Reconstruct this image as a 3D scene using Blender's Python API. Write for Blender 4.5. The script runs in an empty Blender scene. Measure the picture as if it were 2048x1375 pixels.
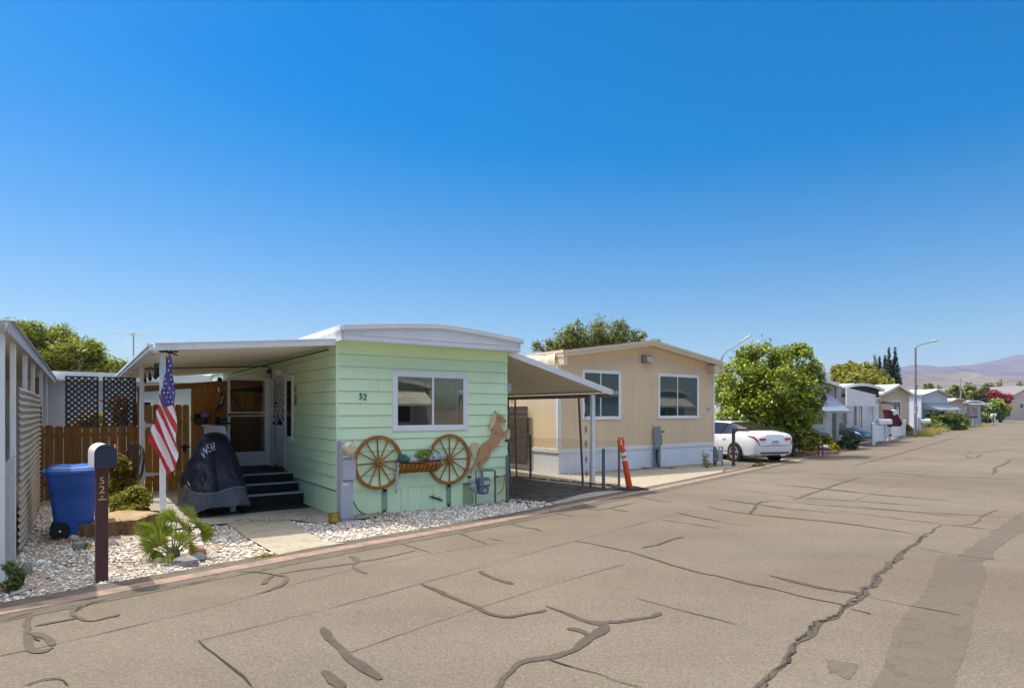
# Trailer-park lane under a clear sky: built object by object, in metres, camera eye at 1.85 m.
SUN_E, SKY_E, EXPO = 3.4, .15, .70
SKY_DUST, SKY_OZ, SKY_SAT, SKY_SAT2, SKY_HUE = .8, 2.0, 1.34, 1.64, .497
SKY_ZSAT, SKY_V0, SKY_V, SKY_ZV = .02, .47, .66, 4.4
WCAR_ROT = -15.0
HAZE = 1.2e-4
import bpy, bmesh, math, random
import numpy as np
from mathutils import Vector, Matrix
random.seed(7); RNG = np.random.default_rng(11)
R = math.radians
sc = bpy.context.scene
COL = sc.collection

# ------------------------------------------------------------------ measuring
F, CX, HY, H = 1238.0, 1024.0, 821.0, 1.85      # focal length in photo pixels, horizon row, eye height
def gp(u, v, z=0.0):
    Y = (H - z) * F / (v - HY)
    return Vector(((u - CX) / F * Y, Y, z))
def up(u, v, Y):                                  # point seen at (u, v) at distance Y
    return Vector(((u - CX) / F * Y, Y, H - (v - HY) / F * Y))
GA = math.atan2(.5719, .8203)                     # the homes stand at this angle to the street
class Frame:
    def __init__(s, o, ang=GA):
        s.o = Vector((o[0], o[1], 0)); s.ang = ang
        s.a = Vector((math.cos(ang), math.sin(ang), 0)); s.b = Vector((-math.sin(ang), math.cos(ang), 0))
        s.M = Matrix.Translation(s.o) @ Matrix.Rotation(ang, 4, 'Z')
    def w(s, a, b, z=0): return s.o + s.a * a + s.b * b + Vector((0, 0, z))
    def loc(s, p):
        d = Vector(p) - s.o; return Vector((d.dot(s.a), d.dot(s.b), p[2]))
    def _hit(s, u, v, n, c):
        D = Vector(((u - CX) / F, 1, -(v - HY) / F)); E = Vector((0, 0, H))
        t = (c - (E - s.o).dot(n)) / D.dot(n); return s.loc(E + D * t)
    def fp(s, u, v, b=0.0):                       # pixel on the wall plane b -> (a, z)
        p = s._hit(u, v, s.b, b); return p.x, p.z
    def sp(s, u, v, a=0.0):                       # pixel on the wall plane a -> (b, z)
        p = s._hit(u, v, s.a, a); return p.y, p.z

# ------------------------------------------------------------------ objects
def tag(o, label=None, cat=None, group=None, kind=None):
    if label: o['label'] = label
    if cat: o['category'] = cat
    if group: o['group'] = group
    if kind: o['kind'] = kind
    return o
def thing(name, label, cat, loc=(0, 0, 0), rot=0.0, group=None):
    o = bpy.data.objects.new(name, None); COL.objects.link(o)
    o.location = loc; o.rotation_euler = (0, 0, rot); o.empty_display_size = .2
    return tag(o, label, cat, group)
def dup(root, loc=None, rotz=None, label=None, group=None):
    r = root.copy(); COL.objects.link(r)
    if loc is not None: r.location = loc
    if rotz is not None: r.rotation_euler = (0, 0, rotz)
    if label: r['label'] = label
    if group: r['group'] = group
    for ch in list(root.children):
        c = ch.copy(); COL.objects.link(c); c.parent = r
        for g in list(ch.children):
            d = g.copy(); COL.objects.link(d); d.parent = c
    return r
class MB:
    def __init__(s): s.v = []; s.f = []; s.m = []; s.M = None
    def add(s, vs, fs, mi=0):
        o = len(s.v)
        for p in vs:
            p = Vector(p); s.v.append(tuple(s.M @ p if s.M is not None else p))
        for f in fs: s.f.append(tuple(i + o for i in f)); s.m.append(mi)
        return s
    def box(s, x0, x1, y0, y1, z0, z1, mi=0):
        return s.add([(x0,y0,z0),(x1,y0,z0),(x1,y1,z0),(x0,y1,z0),(x0,y0,z1),(x1,y0,z1),(x1,y1,z1),(x0,y1,z1)],
              [(0,3,2,1),(4,5,6,7),(0,1,5,4),(1,2,6,5),(2,3,7,6),(3,0,4,7)], mi)
    def beam(s, p, q, w, h, mi=0, up=(0, 0, 1)):           # rectangular bar from p to q
        p = Vector(p); q = Vector(q); d = (q - p).normalized(); u_ = Vector(up)
        if abs(d.dot(u_)) > .95: u_ = Vector((1, 0, 0))
        sx = d.cross(u_).normalized() * w / 2; sz = sx.cross(d).normalized() * h / 2
        vs = [c + i * sx + j * sz for c in (p, q) for i, j in ((-1,-1),(1,-1),(1,1),(-1,1))]
        return s.add(vs, [(0,3,2,1),(4,5,6,7),(0,1,5,4),(1,2,6,5),(2,3,7,6),(3,0,4,7)], mi)
    def tube(s, pts, r, n=8, mi=0, caps=True):
        pts = [Vector(p) for p in pts]; rs = r if isinstance(r, (list, tuple)) else [r] * len(pts)
        vs = []; prev = None
        for i, p in enumerate(pts):
            d = (pts[min(i + 1, len(pts) - 1)] - pts[max(i - 1, 0)]).normalized()
            if prev is None:
                k = Vector((0, 0, 1)) if abs(d.z) < .9 else Vector((1, 0, 0)); x = d.cross(k).normalized()
            else:
                x = prev - d * prev.dot(d)
                x = x.normalized() if x.length > 1e-6 else d.orthogonal().normalized()
            prev = x; y = d.cross(x)
            for k in range(n):
                t = 2 * math.pi * k / n; vs.append(p + (x * math.cos(t) + y * math.sin(t)) * rs[i])
        fs = []
        for i in range(len(pts) - 1):
            for k in range(n):
                a = i * n + k; b = i * n + (k + 1) % n; fs.append((a, b, b + n, a + n))
        if caps: fs += [tuple(range(n))[::-1], tuple((len(pts) - 1) * n + k for k in range(n))]
        return s.add(vs, fs, mi)
    def cyl(s, p, q, r, r2=None, n=14, mi=0): return s.tube([p, q], [r, r if r2 is None else r2], n, mi)
    def lathe(s, prof, c=(0, 0, 0), n=20, mi=0, axis='Z', caps=True):
        vs = []
        for r, z in prof:
            for k in range(n):
                t = 2 * math.pi * k / n; x, y = r * math.cos(t), r * math.sin(t)
                q = (x, y, z) if axis == 'Z' else ((x, z, y) if axis == 'Y' else (z, x, y))
                vs.append((c[0] + q[0], c[1] + q[1], c[2] + q[2]))
        fs = [(i * n + k, i * n + (k + 1) % n, (i + 1) * n + (k + 1) % n, (i + 1) * n + k) for i in range(len(prof) - 1) for k in range(n)]
        if caps: fs += [tuple(range(n))[::-1], tuple((len(prof) - 1) * n + k for k in range(n))]
        return s.add(vs, fs, mi)
    def ext(s, poly, fn, d0, d1, mi=0):                     # polygon (p, q) pushed from d0 to d1; fn(p, q, d) -> point
        n = len(poly); vs = [fn(p, q, d0) for p, q in poly] + [fn(p, q, d1) for p, q in poly]
        fs = [tuple(range(n)), tuple(range(2 * n - 1, n - 1, -1))] + [(i, (i + 1) % n, n + (i + 1) % n, n + i) for i in range(n)]
        return s.add(vs, fs, mi)
    def grid(s, fn, nu, nv, mi=0, close_u=False):
        vs = [fn(i / (nu if close_u else nu - 1), j / (nv - 1)) for j in range(nv) for i in range(nu)]
        fs = []
        for j in range(nv - 1):
            for i in range(nu if close_u else nu - 1):
                k = (i + 1) % nu; fs.append((j * nu + i, j * nu + k, (j + 1) * nu + k, (j + 1) * nu + i))
        return s.add(vs, fs, mi)
    def ball(s, c, r, n=8, mi=0):
        if not isinstance(r, (tuple, list)): r = (r, r, r)
        def fn(u, v):
            t = u * 2 * math.pi; p = math.pi * (.02 + .96 * v)
            return (c[0] + r[0] * math.sin(p) * math.cos(t), c[1] + r[1] * math.sin(p) * math.sin(t), c[2] - r[2] * math.cos(p))
        return s.grid(fn, n * 2, n, mi, True)
    def build(s, name, mats, parent=None, smooth=False, bevel=0.0, fix=True, sharp=38):
        me = bpy.data.meshes.new(name); me.from_pydata(s.v, [], s.f)
        for m in (mats if isinstance(mats, (list, tuple)) else [mats]): me.materials.append(m)
        me.polygons.foreach_set('material_index', s.m)
        if fix:
            bm = bmesh.new(); bm.from_mesh(me); bmesh.ops.recalc_face_normals(bm, faces=bm.faces); bm.to_mesh(me); bm.free()
        if smooth:
            me.polygons.foreach_set('use_smooth', [True] * len(me.polygons))
            if sharp: me.set_sharp_from_angle(angle=R(sharp))
        me.update()
        o = bpy.data.objects.new(name, me); COL.objects.link(o)
        if parent is not None: o.parent = parent
        if bevel:
            b = o.modifiers.new('edge', 'BEVEL'); b.width = bevel; b.segments = 2; b.limit_method = 'ANGLE'; b.angle_limit = R(40)
        return o
def np_mesh(name, V, Fq, mat, parent=None, nside=4, smooth=False):
    me = bpy.data.meshes.new(name); n = len(Fq)
    me.vertices.add(len(V)); me.vertices.foreach_set('co', np.asarray(V, np.float32).ravel())
    me.loops.add(n * nside); me.loops.foreach_set('vertex_index', np.asarray(Fq, np.int32).ravel())
    me.polygons.add(n); me.polygons.foreach_set('loop_start', np.arange(0, n * nside, nside, dtype=np.int32))
    try: me.polygons.foreach_set('loop_total', np.full(n, nside, np.int32))
    except Exception: pass
    me.materials.append(mat); me.update(calc_edges=True); me.validate()
    if smooth: me.polygons.foreach_set('use_smooth', [True] * n)
    o = bpy.data.objects.new(name, me); COL.objects.link(o)
    if parent is not None: o.parent = parent
    return o
def text_mb(mb, txt, size, M, ext=.004, mi=0):               # lettering as real relief
    c = bpy.data.curves.new('lettering', 'FONT'); c.body = txt; c.size = size; c.extrude = ext; c.align_x = 'CENTER'; c.align_y = 'CENTER'
    o = bpy.data.objects.new('lettering', c); COL.objects.link(o)
    me = bpy.data.meshes.new_from_object(o.evaluated_get(bpy.context.evaluated_depsgraph_get()))
    mb.add([M @ v.co for v in me.vertices], [tuple(p.vertices) for p in me.polygons], mi)
    bpy.data.objects.remove(o); bpy.data.curves.remove(c); bpy.data.meshes.remove(me)

# ------------------------------------------------------------------ materials
def S(r, g, b):                                             # sRGB 0-255 -> linear
    f = lambda c: (c / 255 / 12.92) if c <= 10 else ((c / 255 + .055) / 1.055) ** 2.4
    return (f(r), f(g), f(b))
def nodes_of(name):
    m = bpy.data.materials.new(name); m.use_nodes = True; nt = m.node_tree
    return m, nt, nt.nodes['Principled BSDF'], nt.nodes, nt.links
def mixc(N, L, fac, a, b, typ='MIX'):
    x = N.new('ShaderNodeMix'); x.data_type = 'RGBA'; x.blend_type = typ
    if isinstance(fac, (int, float)): x.inputs[0].default_value = fac
    else: L.new(fac, x.inputs[0])
    for i, c in ((6, a), (7, b)):
        if isinstance(c, tuple): x.inputs[i].default_value = (*c[:3], 1)
        else: L.new(c, x.inputs[i])
    return x.outputs[2]
def tco(N, L, which='Object', scale=(1, 1, 1), rot=(0, 0, 0)):
    t = N.new('ShaderNodeTexCoord'); mp = N.new('ShaderNodeMapping'); mp.inputs[3].default_value = scale; mp.inputs[2].default_value = rot
    if which == 'World':
        g = N.new('ShaderNodeNewGeometry'); L.new(g.outputs['Position'], mp.inputs[0])
    else: L.new(t.outputs[which], mp.inputs[0])
    return mp.outputs[0]
def noise(N, L, co, scale, detail=5, rough=.55, dist=0):
    n = N.new('ShaderNodeTexNoise'); n.inputs['Scale'].default_value = scale; n.inputs['Detail'].default_value = detail
    n.inputs['Roughness'].default_value = rough; n.inputs['Distortion'].default_value = dist; L.new(co, n.inputs['Vector']); return n.outputs['Fac']
def ramp(N, L, fac, p0, p1, c0=(0, 0, 0), c1=(1, 1, 1)):
    r = N.new('ShaderNodeValToRGB'); e = r.color_ramp.elements; e[0].position = p0; e[1].position = p1
    e[0].color = (*c0, 1); e[1].color = (*c1, 1); L.new(fac, r.inputs[0]); return r.outputs[0]
def bump(N, L, h, strength, dist, P, prev=None):
    b = N.new('ShaderNodeBump'); b.inputs['Strength'].default_value = strength; b.inputs['Distance'].default_value = dist
    L.new(h, b.inputs['Height'])
    if prev is not None: L.new(prev, b.inputs['Normal'])
    L.new(b.outputs[0], P.inputs['Normal']); return b.outputs[0]
_mc = {}
def M(name, col, rough=.55, metal=0.0, var=.10, vs=2.5, bmp=.15, bs=60, bd=.002, spec=.4, coat=0.0, dirt=0.0, dcol=(.16, .13, .10), streak=1.0):
    if name in _mc: return _mc[name]
    m, nt, P, N, L = nodes_of(name)
    co = tco(N, L, 'Object', (1, 1, streak))
    n1 = noise(N, L, co, vs, 6, .6)
    k0 = tuple(c * (1 - var) for c in col); k1 = tuple(min(1, c * (1 + var)) for c in col)
    c = ramp(N, L, n1, .3, .7, k0, k1)
    if dirt:
        d = ramp(N, L, noise(N, L, co, vs * 2.7, 8, .7, .6), .52, .78)
        x = N.new('ShaderNodeMath'); x.operation = 'MULTIPLY'; x.inputs[1].default_value = dirt; L.new(d, x.inputs[0])
        c = mixc(N, L, x.outputs[0], c, dcol)
    L.new(c, P.inputs['Base Color'])
    P.inputs['Roughness'].default_value = rough; P.inputs['Metallic'].default_value = metal
    P.inputs['Specular IOR Level'].default_value = spec
    if coat: P.inputs['Coat Weight'].default_value = coat; P.inputs['Coat Roughness'].default_value = .06
    if bmp: bump(N, L, noise(N, L, tco(N, L), bs, 4), bmp, bd, P)
    _mc[name] = m; return m
def leaf_mat(name, cols, rough=.5, trans=.35, spec=.3):
    if name in _mc: return _mc[name]
    m, nt, P, N, L = nodes_of(name)
    g = N.new('ShaderNodeNewGeometry'); r = N.new('ShaderNodeValToRGB'); L.new(g.outputs['Random Per Island'], r.inputs[0])
    e = r.color_ramp.elements
    while len(e) < len(cols): e.new(.5)
    for i, c in enumerate(cols): e[i].position = i / (len(cols) - 1); e[i].color = (*c, 1)
    L.new(r.outputs[0], P.inputs['Base Color']); P.inputs['Roughness'].default_value = rough; P.inputs['Specular IOR Level'].default_value = spec
    T = N.new('ShaderNodeBsdfTranslucent'); L.new(mixc(N, L, .5, r.outputs[0], (.30, .42, .03)), T.inputs['Color'])
    x = N.new('ShaderNodeMixShader'); x.inputs[0].default_value = trans; L.new(P.outputs[0], x.inputs[1]); L.new(T.outputs[0], x.inputs[2])
    L.new(x.outputs[0], N['Material Output'].inputs['Surface']); _mc[name] = m; return m
def wood(name, c0, c1, board=.14, axis=0, rough=.75, gloss=.2):
    """vertical boards: every board its own tone, grain along Z"""
    if name in _mc: return _mc[name]
    m, nt, P, N, L = nodes_of(name)
    co = tco(N, L); sp = N.new('ShaderNodeSeparateXYZ'); L.new(co, sp.inputs[0])
    d = N.new('ShaderNodeMath'); d.operation = 'DIVIDE'; d.inputs[1].default_value = board; L.new(sp.outputs[axis], d.inputs[0])
    fl = N.new('ShaderNodeMath'); fl.operation = 'FLOOR'; L.new(d.outputs[0], fl.inputs[0])
    w = N.new('ShaderNodeTexWhiteNoise'); w.noise_dimensions = '1D'; L.new(fl.outputs[0], w.inputs['W'])
    gr = noise(N, L, tco(N, L, 'Object', (14, 14, .9)), 3, 7, .65, .8)
    kn = ramp(N, L, noise(N, L, tco(N, L, 'Object', (3.2, 3.2, 1.6)), 2.2, 2), .68, .74)
    a = mixc(N, L, w.outputs['Value'], c0, c1)
    b = mixc(N, L, ramp(N, L, gr, .35, .7), a, tuple(x * .55 for x in c0))
    c = mixc(N, L, kn, b, tuple(x * .3 for x in c0))
    L.new(c, P.inputs['Base Color']); P.inputs['Roughness'].default_value = rough; P.inputs['Specular IOR Level'].default_value = gloss
    bump(N, L, gr, .3, .004, P); _mc[name] = m; return m
def glass(name, tint=(.02, .025, .025), see=.0):
    if name in _mc: return _mc[name]
    m, nt, P, N, L = nodes_of(name)
    P.inputs['Base Color'].default_value = (*tint, 1); P.inputs['Roughness'].default_value = .02; P.inputs['Specular IOR Level'].default_value = .8
    bump(N, L, noise(N, L, tco(N, L), 1.6, 2), .06, .02, P)
    if see:
        T = N.new('ShaderNodeBsdfTransparent'); T.inputs[0].default_value = (.75, .8, .78, 1)
        G = N.new('ShaderNodeBsdfGlossy'); G.inputs['Roughness'].default_value = .01
        fr = N.new('ShaderNodeFresnel'); fr.inputs[0].default_value = 1.9
        x = N.new('ShaderNodeMixShader'); L.new(fr.outputs[0], x.inputs[0]); L.new(T.outputs[0], x.inputs[1]); L.new(G.outputs[0], x.inputs[2])
        L.new(x.outputs[0], N['Material Output'].inputs['Surface'])
    _mc[name] = m; return m

WHITE = M('white_paint', (.74, .74, .75), .5, var=.05, dirt=.10, vs=1.5, bmp=.05)
WHITEM = M('white_metal', (.70, .71, .73), .4, var=.05, dirt=.18, vs=2, bmp=.05, streak=.3)
TRIM = M('white_trim', (.78, .78, .80), .42, var=.04, bmp=.03)
BLACK = M('black_metal', (.012, .012, .013), .45, var=.1)
RUBBER = M('black_rubber', (.015, .015, .016), .8, var=.2)
GREY = M('grey_paint', (.32, .34, .37), .5, var=.06, dirt=.2, vs=4)
DGREY = M('steel_blue_grey', (.13, .16, .20), .5, var=.12, dirt=.25, vs=6)
STEEL = M('galvanised_steel', (.24, .24, .24), .5, .5, var=.15, vs=8, dirt=.2)
BROWNM = M('brown_painted_metal', (.135, .10, .085), .6, var=.15, dirt=.2, vs=5)
GREEN = M('mint_green_paint', (.70, .87, .565), .55, var=.05, vs=1.3, dirt=.12, dcol=(.24, .33, .19), streak=.35, bmp=.12, bs=90)
TAN = M('tan_paint', (.70, .53, .34), .65, var=.04, vs=1.2, dirt=.06, dcol=(.33, .24, .15), streak=.3)
CREAM = M('cream_trim', (.60, .49, .35), .55, var=.05, dirt=.15, vs=2)
GL = glass('window_glass', (.012, .016, .016)); GLT = glass('tinted_glass', (.012, .035, .03)); GLC = glass('clear_glass', see=.2)
CARGL = glass('car_glass', (.02, .018, .015))
# ------------------------------------------------------------------ camera, sky, sun
cam = bpy.data.objects.new('camera', bpy.data.cameras.new('camera')); COL.objects.link(cam); sc.camera = cam
cam.location = (0, 0, H); cam.rotation_euler = (R(90), 0, 0)
cam.data.sensor_width = 36; cam.data.lens = F / 2048 * 36; cam.data.shift_y = (HY - 687.5) / 2048
cam.data.clip_end = 30000; cam.data.clip_start = .05
TOSUN = Vector((-.927 * math.cos(R(65)), .374 * math.cos(R(65)), math.sin(R(65))))
sl = bpy.data.lights.new('sun', 'SUN'); sl.energy = SUN_E; sl.angle = R(.53); sl.color = (1, .925, .80)
so = bpy.data.objects.new('sun', sl); COL.objects.link(so); so.rotation_euler = (-TOSUN).to_track_quat('-Z', 'Y').to_euler(); so.location = (0, 0, 30)
W = bpy.data.worlds.new('World'); sc.world = W; W.use_nodes = True
nt = W.node_tree; bg = nt.nodes['Background']; sky = nt.nodes.new('ShaderNodeTexSky'); sky.sky_type = 'NISHITA'
sky.sun_disc = False; sky.sun_elevation = R(65); sky.sun_rotation = R(292); sky.altitude = 100; sky.air_density = 1.0; sky.dust_density = SKY_DUST; sky.ozone_density = SKY_OZ
hs = nt.nodes.new('ShaderNodeHueSaturation'); hs.inputs['Hue'].default_value = SKY_HUE
gtc = nt.nodes.new('ShaderNodeTexCoord'); sxyz = nt.nodes.new('ShaderNodeSeparateXYZ'); nt.links.new(gtc.outputs['Generated'], sxyz.inputs[0])
def wmap(a, b, c, d):                                        # maps by height: saturated low down; overhead whitened and boosted as added fill light
    r_ = nt.nodes.new('ShaderNodeMapRange'); r_.interpolation_type = 'SMOOTHSTEP'; nt.links.new(sxyz.outputs[2], r_.inputs[0])
    for k_, v_ in zip((1, 2, 3, 4), (a, b, c, d)): r_.inputs[k_].default_value = v_
    return r_.outputs[0]
mlt = nt.nodes.new('ShaderNodeMath'); mlt.operation = 'MULTIPLY'; nt.links.new(wmap(.0, .5, SKY_SAT, SKY_SAT2), mlt.inputs[0]); nt.links.new(wmap(.56, .80, 1.0, SKY_ZSAT), mlt.inputs[1]); nt.links.new(mlt.outputs[0], hs.inputs['Saturation']); mlv = nt.nodes.new('ShaderNodeMath'); mlv.operation = 'MULTIPLY'; nt.links.new(wmap(-.15, .55, SKY_V0, SKY_V), mlv.inputs[0]); nt.links.new(wmap(.56, .80, 1.0, SKY_ZV), mlv.inputs[1]); nt.links.new(mlv.outputs[0], hs.inputs['Value'])
nt.links.new(sky.outputs[0], hs.inputs['Color']); nt.links.new(hs.outputs[0], bg.inputs[0]); bg.inputs[1].default_value = SKY_E
vs = sc.view_settings; vs.view_transform = 'Standard'; vs.look = 'None'; vs.gamma = 1; vs.use_curve_mapping = False; vs.exposure = EXPO
cy = sc.cycles; cy.use_denoising = True; cy.max_bounces = 8; cy.diffuse_bounces = 4; cy.transparent_max_bounces = 12; cy.volume_bounces = 1; cy.sample_clamp_indirect = 8

# ------------------------------------------------------------------ road edge, measured along the kerb line
EDGE_PX = [(456,1141),(700,1095),(860,1067.7),(1036,1036),(1184,1003),(1286,984),(1433,953.5),(1596,919),(1756,886.6),(1883.5,861),(1989,842.5)]
EDGE = [Vector((-9.5, .45, 0)), Vector((-4.655, 5.63, 0))] + [gp(u, v) for u, v in EDGE_PX]
EDGE.append(EDGE[-1] + (EDGE[-1] - EDGE[-2]).normalized() * 500)
def smooth_line(P, it=3):
    for _ in range(it):
        Q = [P[0]]
        for a, b in zip(P[:-1], P[1:]): Q += [a * .75 + b * .25, a * .25 + b * .75]
        Q.append(P[-1]); P = Q
    return P
EDGE = smooth_line(EDGE)
def side_off(P, d):
    out = []
    for i, p in enumerate(P):
        t = (P[min(i + 1, len(P) - 1)] - P[max(i - 1, 0)]).normalized(); out.append(p + Vector((t.y, -t.x, 0)) * d)
    return out
def strip(mb, A, B, za, zb=None, mi=0):
    zb = za if zb is None else zb; n = len(A)
    mb.add([(p.x, p.y, za) for p in A] + [(p.x, p.y, zb) for p in B], [(i, n + i, n + i + 1, i + 1) for i in range(n - 1)], mi)

def asphalt(name, base, tone, patch=.5):
    m, nt, P, N, L = nodes_of(name)
    co = tco(N, L, 'World'); along = tco(N, L, 'World', (1, 1, 1), (0, 0, R(-49)))
    big = noise(N, L, co, .22, 6, .6, .4); mid = noise(N, L, co, 1.3, 7, .62)
    st = noise(N, L, tco(N, L, 'World', (.10, .9, 1), (0, 0, R(-49.5))), 1.1, 5, .6)
    pink = ramp(N, L, noise(N, L, tco(N, L, 'World', (.25, .8, 1), (0, 0, R(-49.5))), .5, 4, .6, .5), .42, .62)
    fine = noise(N, L, co, 95, 3, .7); fine2 = noise(N, L, co, 210, 2, .7)
    v = N.new('ShaderNodeTexVoronoi'); v.inputs['Scale'].default_value = 130; L.new(co, v.inputs['Vector'])
    c = ramp(N, L, big, .32, .70, tuple(x * .88 for x in base), tuple(x * 1.08 for x in tone))
    c = mixc(N, L, ramp(N, L, mid, .38, .66), mixc(N, L, 1, c, (.93, .925, .92), 'MULTIPLY'), c)
    c = mixc(N, L, ramp(N, L, st, .40, .62), mixc(N, L, 1, c, (.93, .925, .92), 'MULTIPLY'), c)
    c = mixc(N, L, pink, c, mixc(N, L, 1, c, (.99, .93, .91), 'MULTIPLY'))
    dk = ramp(N, L, noise(N, L, co, .75, 3, .5, 1.2), .66, .74)                     # oil and tyre marks
    x = N.new('ShaderNodeMath'); x.operation = 'MULTIPLY'; x.inputs[1].default_value = .28; L.new(dk, x.inputs[0])
    c = mixc(N, L, x.outputs[0], c, (.10, .09, .085))
    c = mixc(N, L, ramp(N, L, fine, .36, .64), mixc(N, L, 1, c, (.66, .65, .64), 'MULTIPLY'), mixc(N, L, 1, c, (1.26, 1.25, 1.24), 'MULTIPLY'))
    c = mixc(N, L, ramp(N, L, noise(N, L, co, 34, 3, .7), .38, .62), mixc(N, L, 1, c, (.86, .855, .85), 'MULTIPLY'), mixc(N, L, 1, c, (1.10, 1.10, 1.09), 'MULTIPLY'))
    vs_ = N.new('ShaderNodeTexVoronoi'); vs_.inputs['Scale'].default_value = 2.6; L.new(tco(N, L, 'World', (1, 1, 1)), vs_.inputs['Vector']); c = mixc(N, L, ramp(N, L, vs_.outputs['Distance'], .035, .075, (.6, .6, .6), (0, 0, 0)), c, (.085, .07, .055))
    sp = ramp(N, L, v.outputs['Distance'], .05, .16, (1, 1, 1), (0, 0, 0)); wn = ramp(N, L, fine2, .60, .66)
    y = N.new('ShaderNodeMath'); y.operation = 'MULTIPLY'; L.new(sp, y.inputs[0]); L.new(wn, y.inputs[1])
    c = mixc(N, L, y.outputs[0], c, (.62, .58, .52))
    L.new(c, P.inputs['Base Color']); P.inputs['Roughness'].default_value = .86; P.inputs['Specular IOR Level'].default_value = .25
    b1 = bump(N, L, fine, .55, .006, P); bump(N, L, mid, .25, .03, P, b1)
    return m
ASPH = asphalt('worn_asphalt', (.148, .123, .092), (.165, .139, .106))
def plain_ground(name, c0, c1, c2, sc_=1.5, rough=.95, fscale=60, b=.6, bd=.012):
    m, nt, P, N, L = nodes_of(name); co = tco(N, L, 'World')
    a = ramp(N, L, noise(N, L, co, sc_ * .35, 6, .6, .5), .35, .65, c0, c1)
    a = mixc(N, L, ramp(N, L, noise(N, L, co, sc_ * 4, 8, .7), .5, .62), a, c2)
    f = noise(N, L, co, fscale, 4, .7)
    a = mixc(N, L, ramp(N, L, f, .38, .62), mixc(N, L, 1, a, (.66, .64, .62), 'MULTIPLY'), a)
    L.new(a, P.inputs['Base Color']); P.inputs['Roughness'].default_value = rough; P.inputs['Specular IOR Level'].default_value = .2
    bump(N, L, f, b, bd, P); return m
DIRT = plain_ground('dry_dirt', (.26, .20, .14), (.34, .27, .19), (.20, .15, .10))
YARD = plain_ground('gravel_bed_soil', (.34, .27, .20), (.44, .36, .28), (.26, .19, .13), 2, fscale=45)
CONC = plain_ground('pale_concrete', (.36, .315, .24), (.42, .37, .285), (.31, .27, .20), 1.0, .85, 120, .25, .003)
PATIO = plain_ground('grey_concrete', (.36, .33, .28), (.43, .40, .34), (.28, .25, .21), 1.2, .8, 110, .25, .003)
DARKAS = plain_ground('oil_stained_asphalt', (.075, .068, .062), (.12, .11, .10), (.022, .02, .018), .9, .85, 70, .5, .006)

gm = MB(); gm.grid(lambda u, v: ((u - .5) * 26000, -3000 + v * 16000, 0), 14, 10)
tag(gm.build('ground', DIRT, fix=False), kind='structure')
rm = MB(); strip(rm, EDGE, [q + Vector((.76, -.65, 0)) * 10 for q in EDGE], .004)
tag(rm.build('road', ASPH, fix=False), kind='structure')
# asphalt lip that rolls up a little from the road to the yards
LIP = plain_ground('kerb_asphalt', (.120, .102, .079), (.152, .13, .102), (.095, .08, .062), 1.6, .9, 80, .5, .006)
NEAR = [p for p in EDGE if p.y < 120]
km = MB(); strip(km, side_off(NEAR, -.30), side_off(NEAR, .30), .035, .008)
tag(km.build('kerb', LIP, fix=False), kind='structure')
m_, nt_, P_, N_, L_ = nodes_of('faded_red_kerb_paint')
co_ = tco(N_, L_, 'World'); wear = ramp(N_, L_, noise(N_, L_, co_, 5, 8, .75), .44, .60)
c_ = mixc(N_, L_, wear, (.33, .195, .150), (.18, .14, .104)); c_ = mixc(N_, L_, ramp(N_, L_, noise(N_, L_, co_, 90, 3), .4, .6), mixc(N_, L_, 1, c_, (.72, .72, .72), 'MULTIPLY'), c_)
L_.new(c_, P_.inputs['Base Color']); P_.inputs['Roughness'].default_value = .85; REDP = m_
NR = [p for p in EDGE if p.y < 45]
pm = MB(); A_ = side_off(NR, -.085); B_ = side_off(NR, .10); n_ = len(A_)
A_ = [p + Vector((RNG.normal(0, .008), RNG.normal(0, .008), 0)) for p in A_]
def lipz(d): return .035 + (d + .30) / .60 * (.008 - .035) + .004
strip(pm, A_, B_, lipz(-.085), lipz(.10))
tag(pm.build('kerb_paint', REDP, fix=False), kind='structure')

# tar seams and cracks: narrow ribbons lying on the road
TAR = plain_ground('tar_seal', (.078, .064, .048), (.096, .08, .061), (.064, .053, .04), 3, .75, 150, .3, .002)
TARL = plain_ground('old_tar_seal', (.098, .081, .061), (.115, .096, .073), (.085, .07, .053), 3, .8, 150, .3, .002)
CRK = M('crack_dark', (.03, .024, .018), .95, var=.3, vs=20)  # near-black tone of the thin open cracks
CRKG = M('crack_grit', (.11, .078, .035), .95, var=.5, vs=25)
RZ = [0]
def ribbon(mb, px, w, z=.009, jit=.18, taper=True, mi=0, ext=True, step=.045, wob=.012):
    P = [gp(u, v) for u, v in px]
    for _ in range(2):
        Q = [P[0]]
        for a, b in zip(P[:-1], P[1:]): Q += [a * .75 + b * .25, a * .25 + b * .75]
        Q.append(P[-1]); P = Q
    pts = [P[0]]
    for a, b in zip(P[:-1], P[1:]):
        n = max(1, int((b - a).length / step)); pts += [a.lerp(b, k / n) for k in range(1, n + 1)]
    n = len(pts); k = RNG.normal(0, 1, (n, 3)); ker = np.array([.2, .6, 1, .6, .2]); ker /= ker.sum()
    k = np.stack([np.convolve(k[:, i], ker, 'same') for i in range(3)], 1)
    lk = np.convolve(RNG.normal(0, 1, n + 24), np.hanning(13) / np.hanning(13).sum() * 2.2, 'same')[12:12 + n]
    A, B = [], []
    for i, p in enumerate(pts):
        t = (pts[min(i + 1, n - 1)] - pts[max(i - 1, 0)]).normalized(); s = Vector((t.y, -t.x, 0))
        f = min(1, .35 + 3.5 * min(i, n - 1 - i) / max(n, 8)) if taper else 1
        c = p + s * (k[i, 2] * wob); hw = w * .42 * f * max(.35, 1 + .30 * lk[i])
        A.append(c - s * hw * (1 + jit * k[i, 0])); B.append(c + s * hw * (1 + jit * k[i, 1]))
    RZ[0] += 1
    strip(mb, A, B, z + .00009 * (RZ[0] % 40), None, mi)
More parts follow.
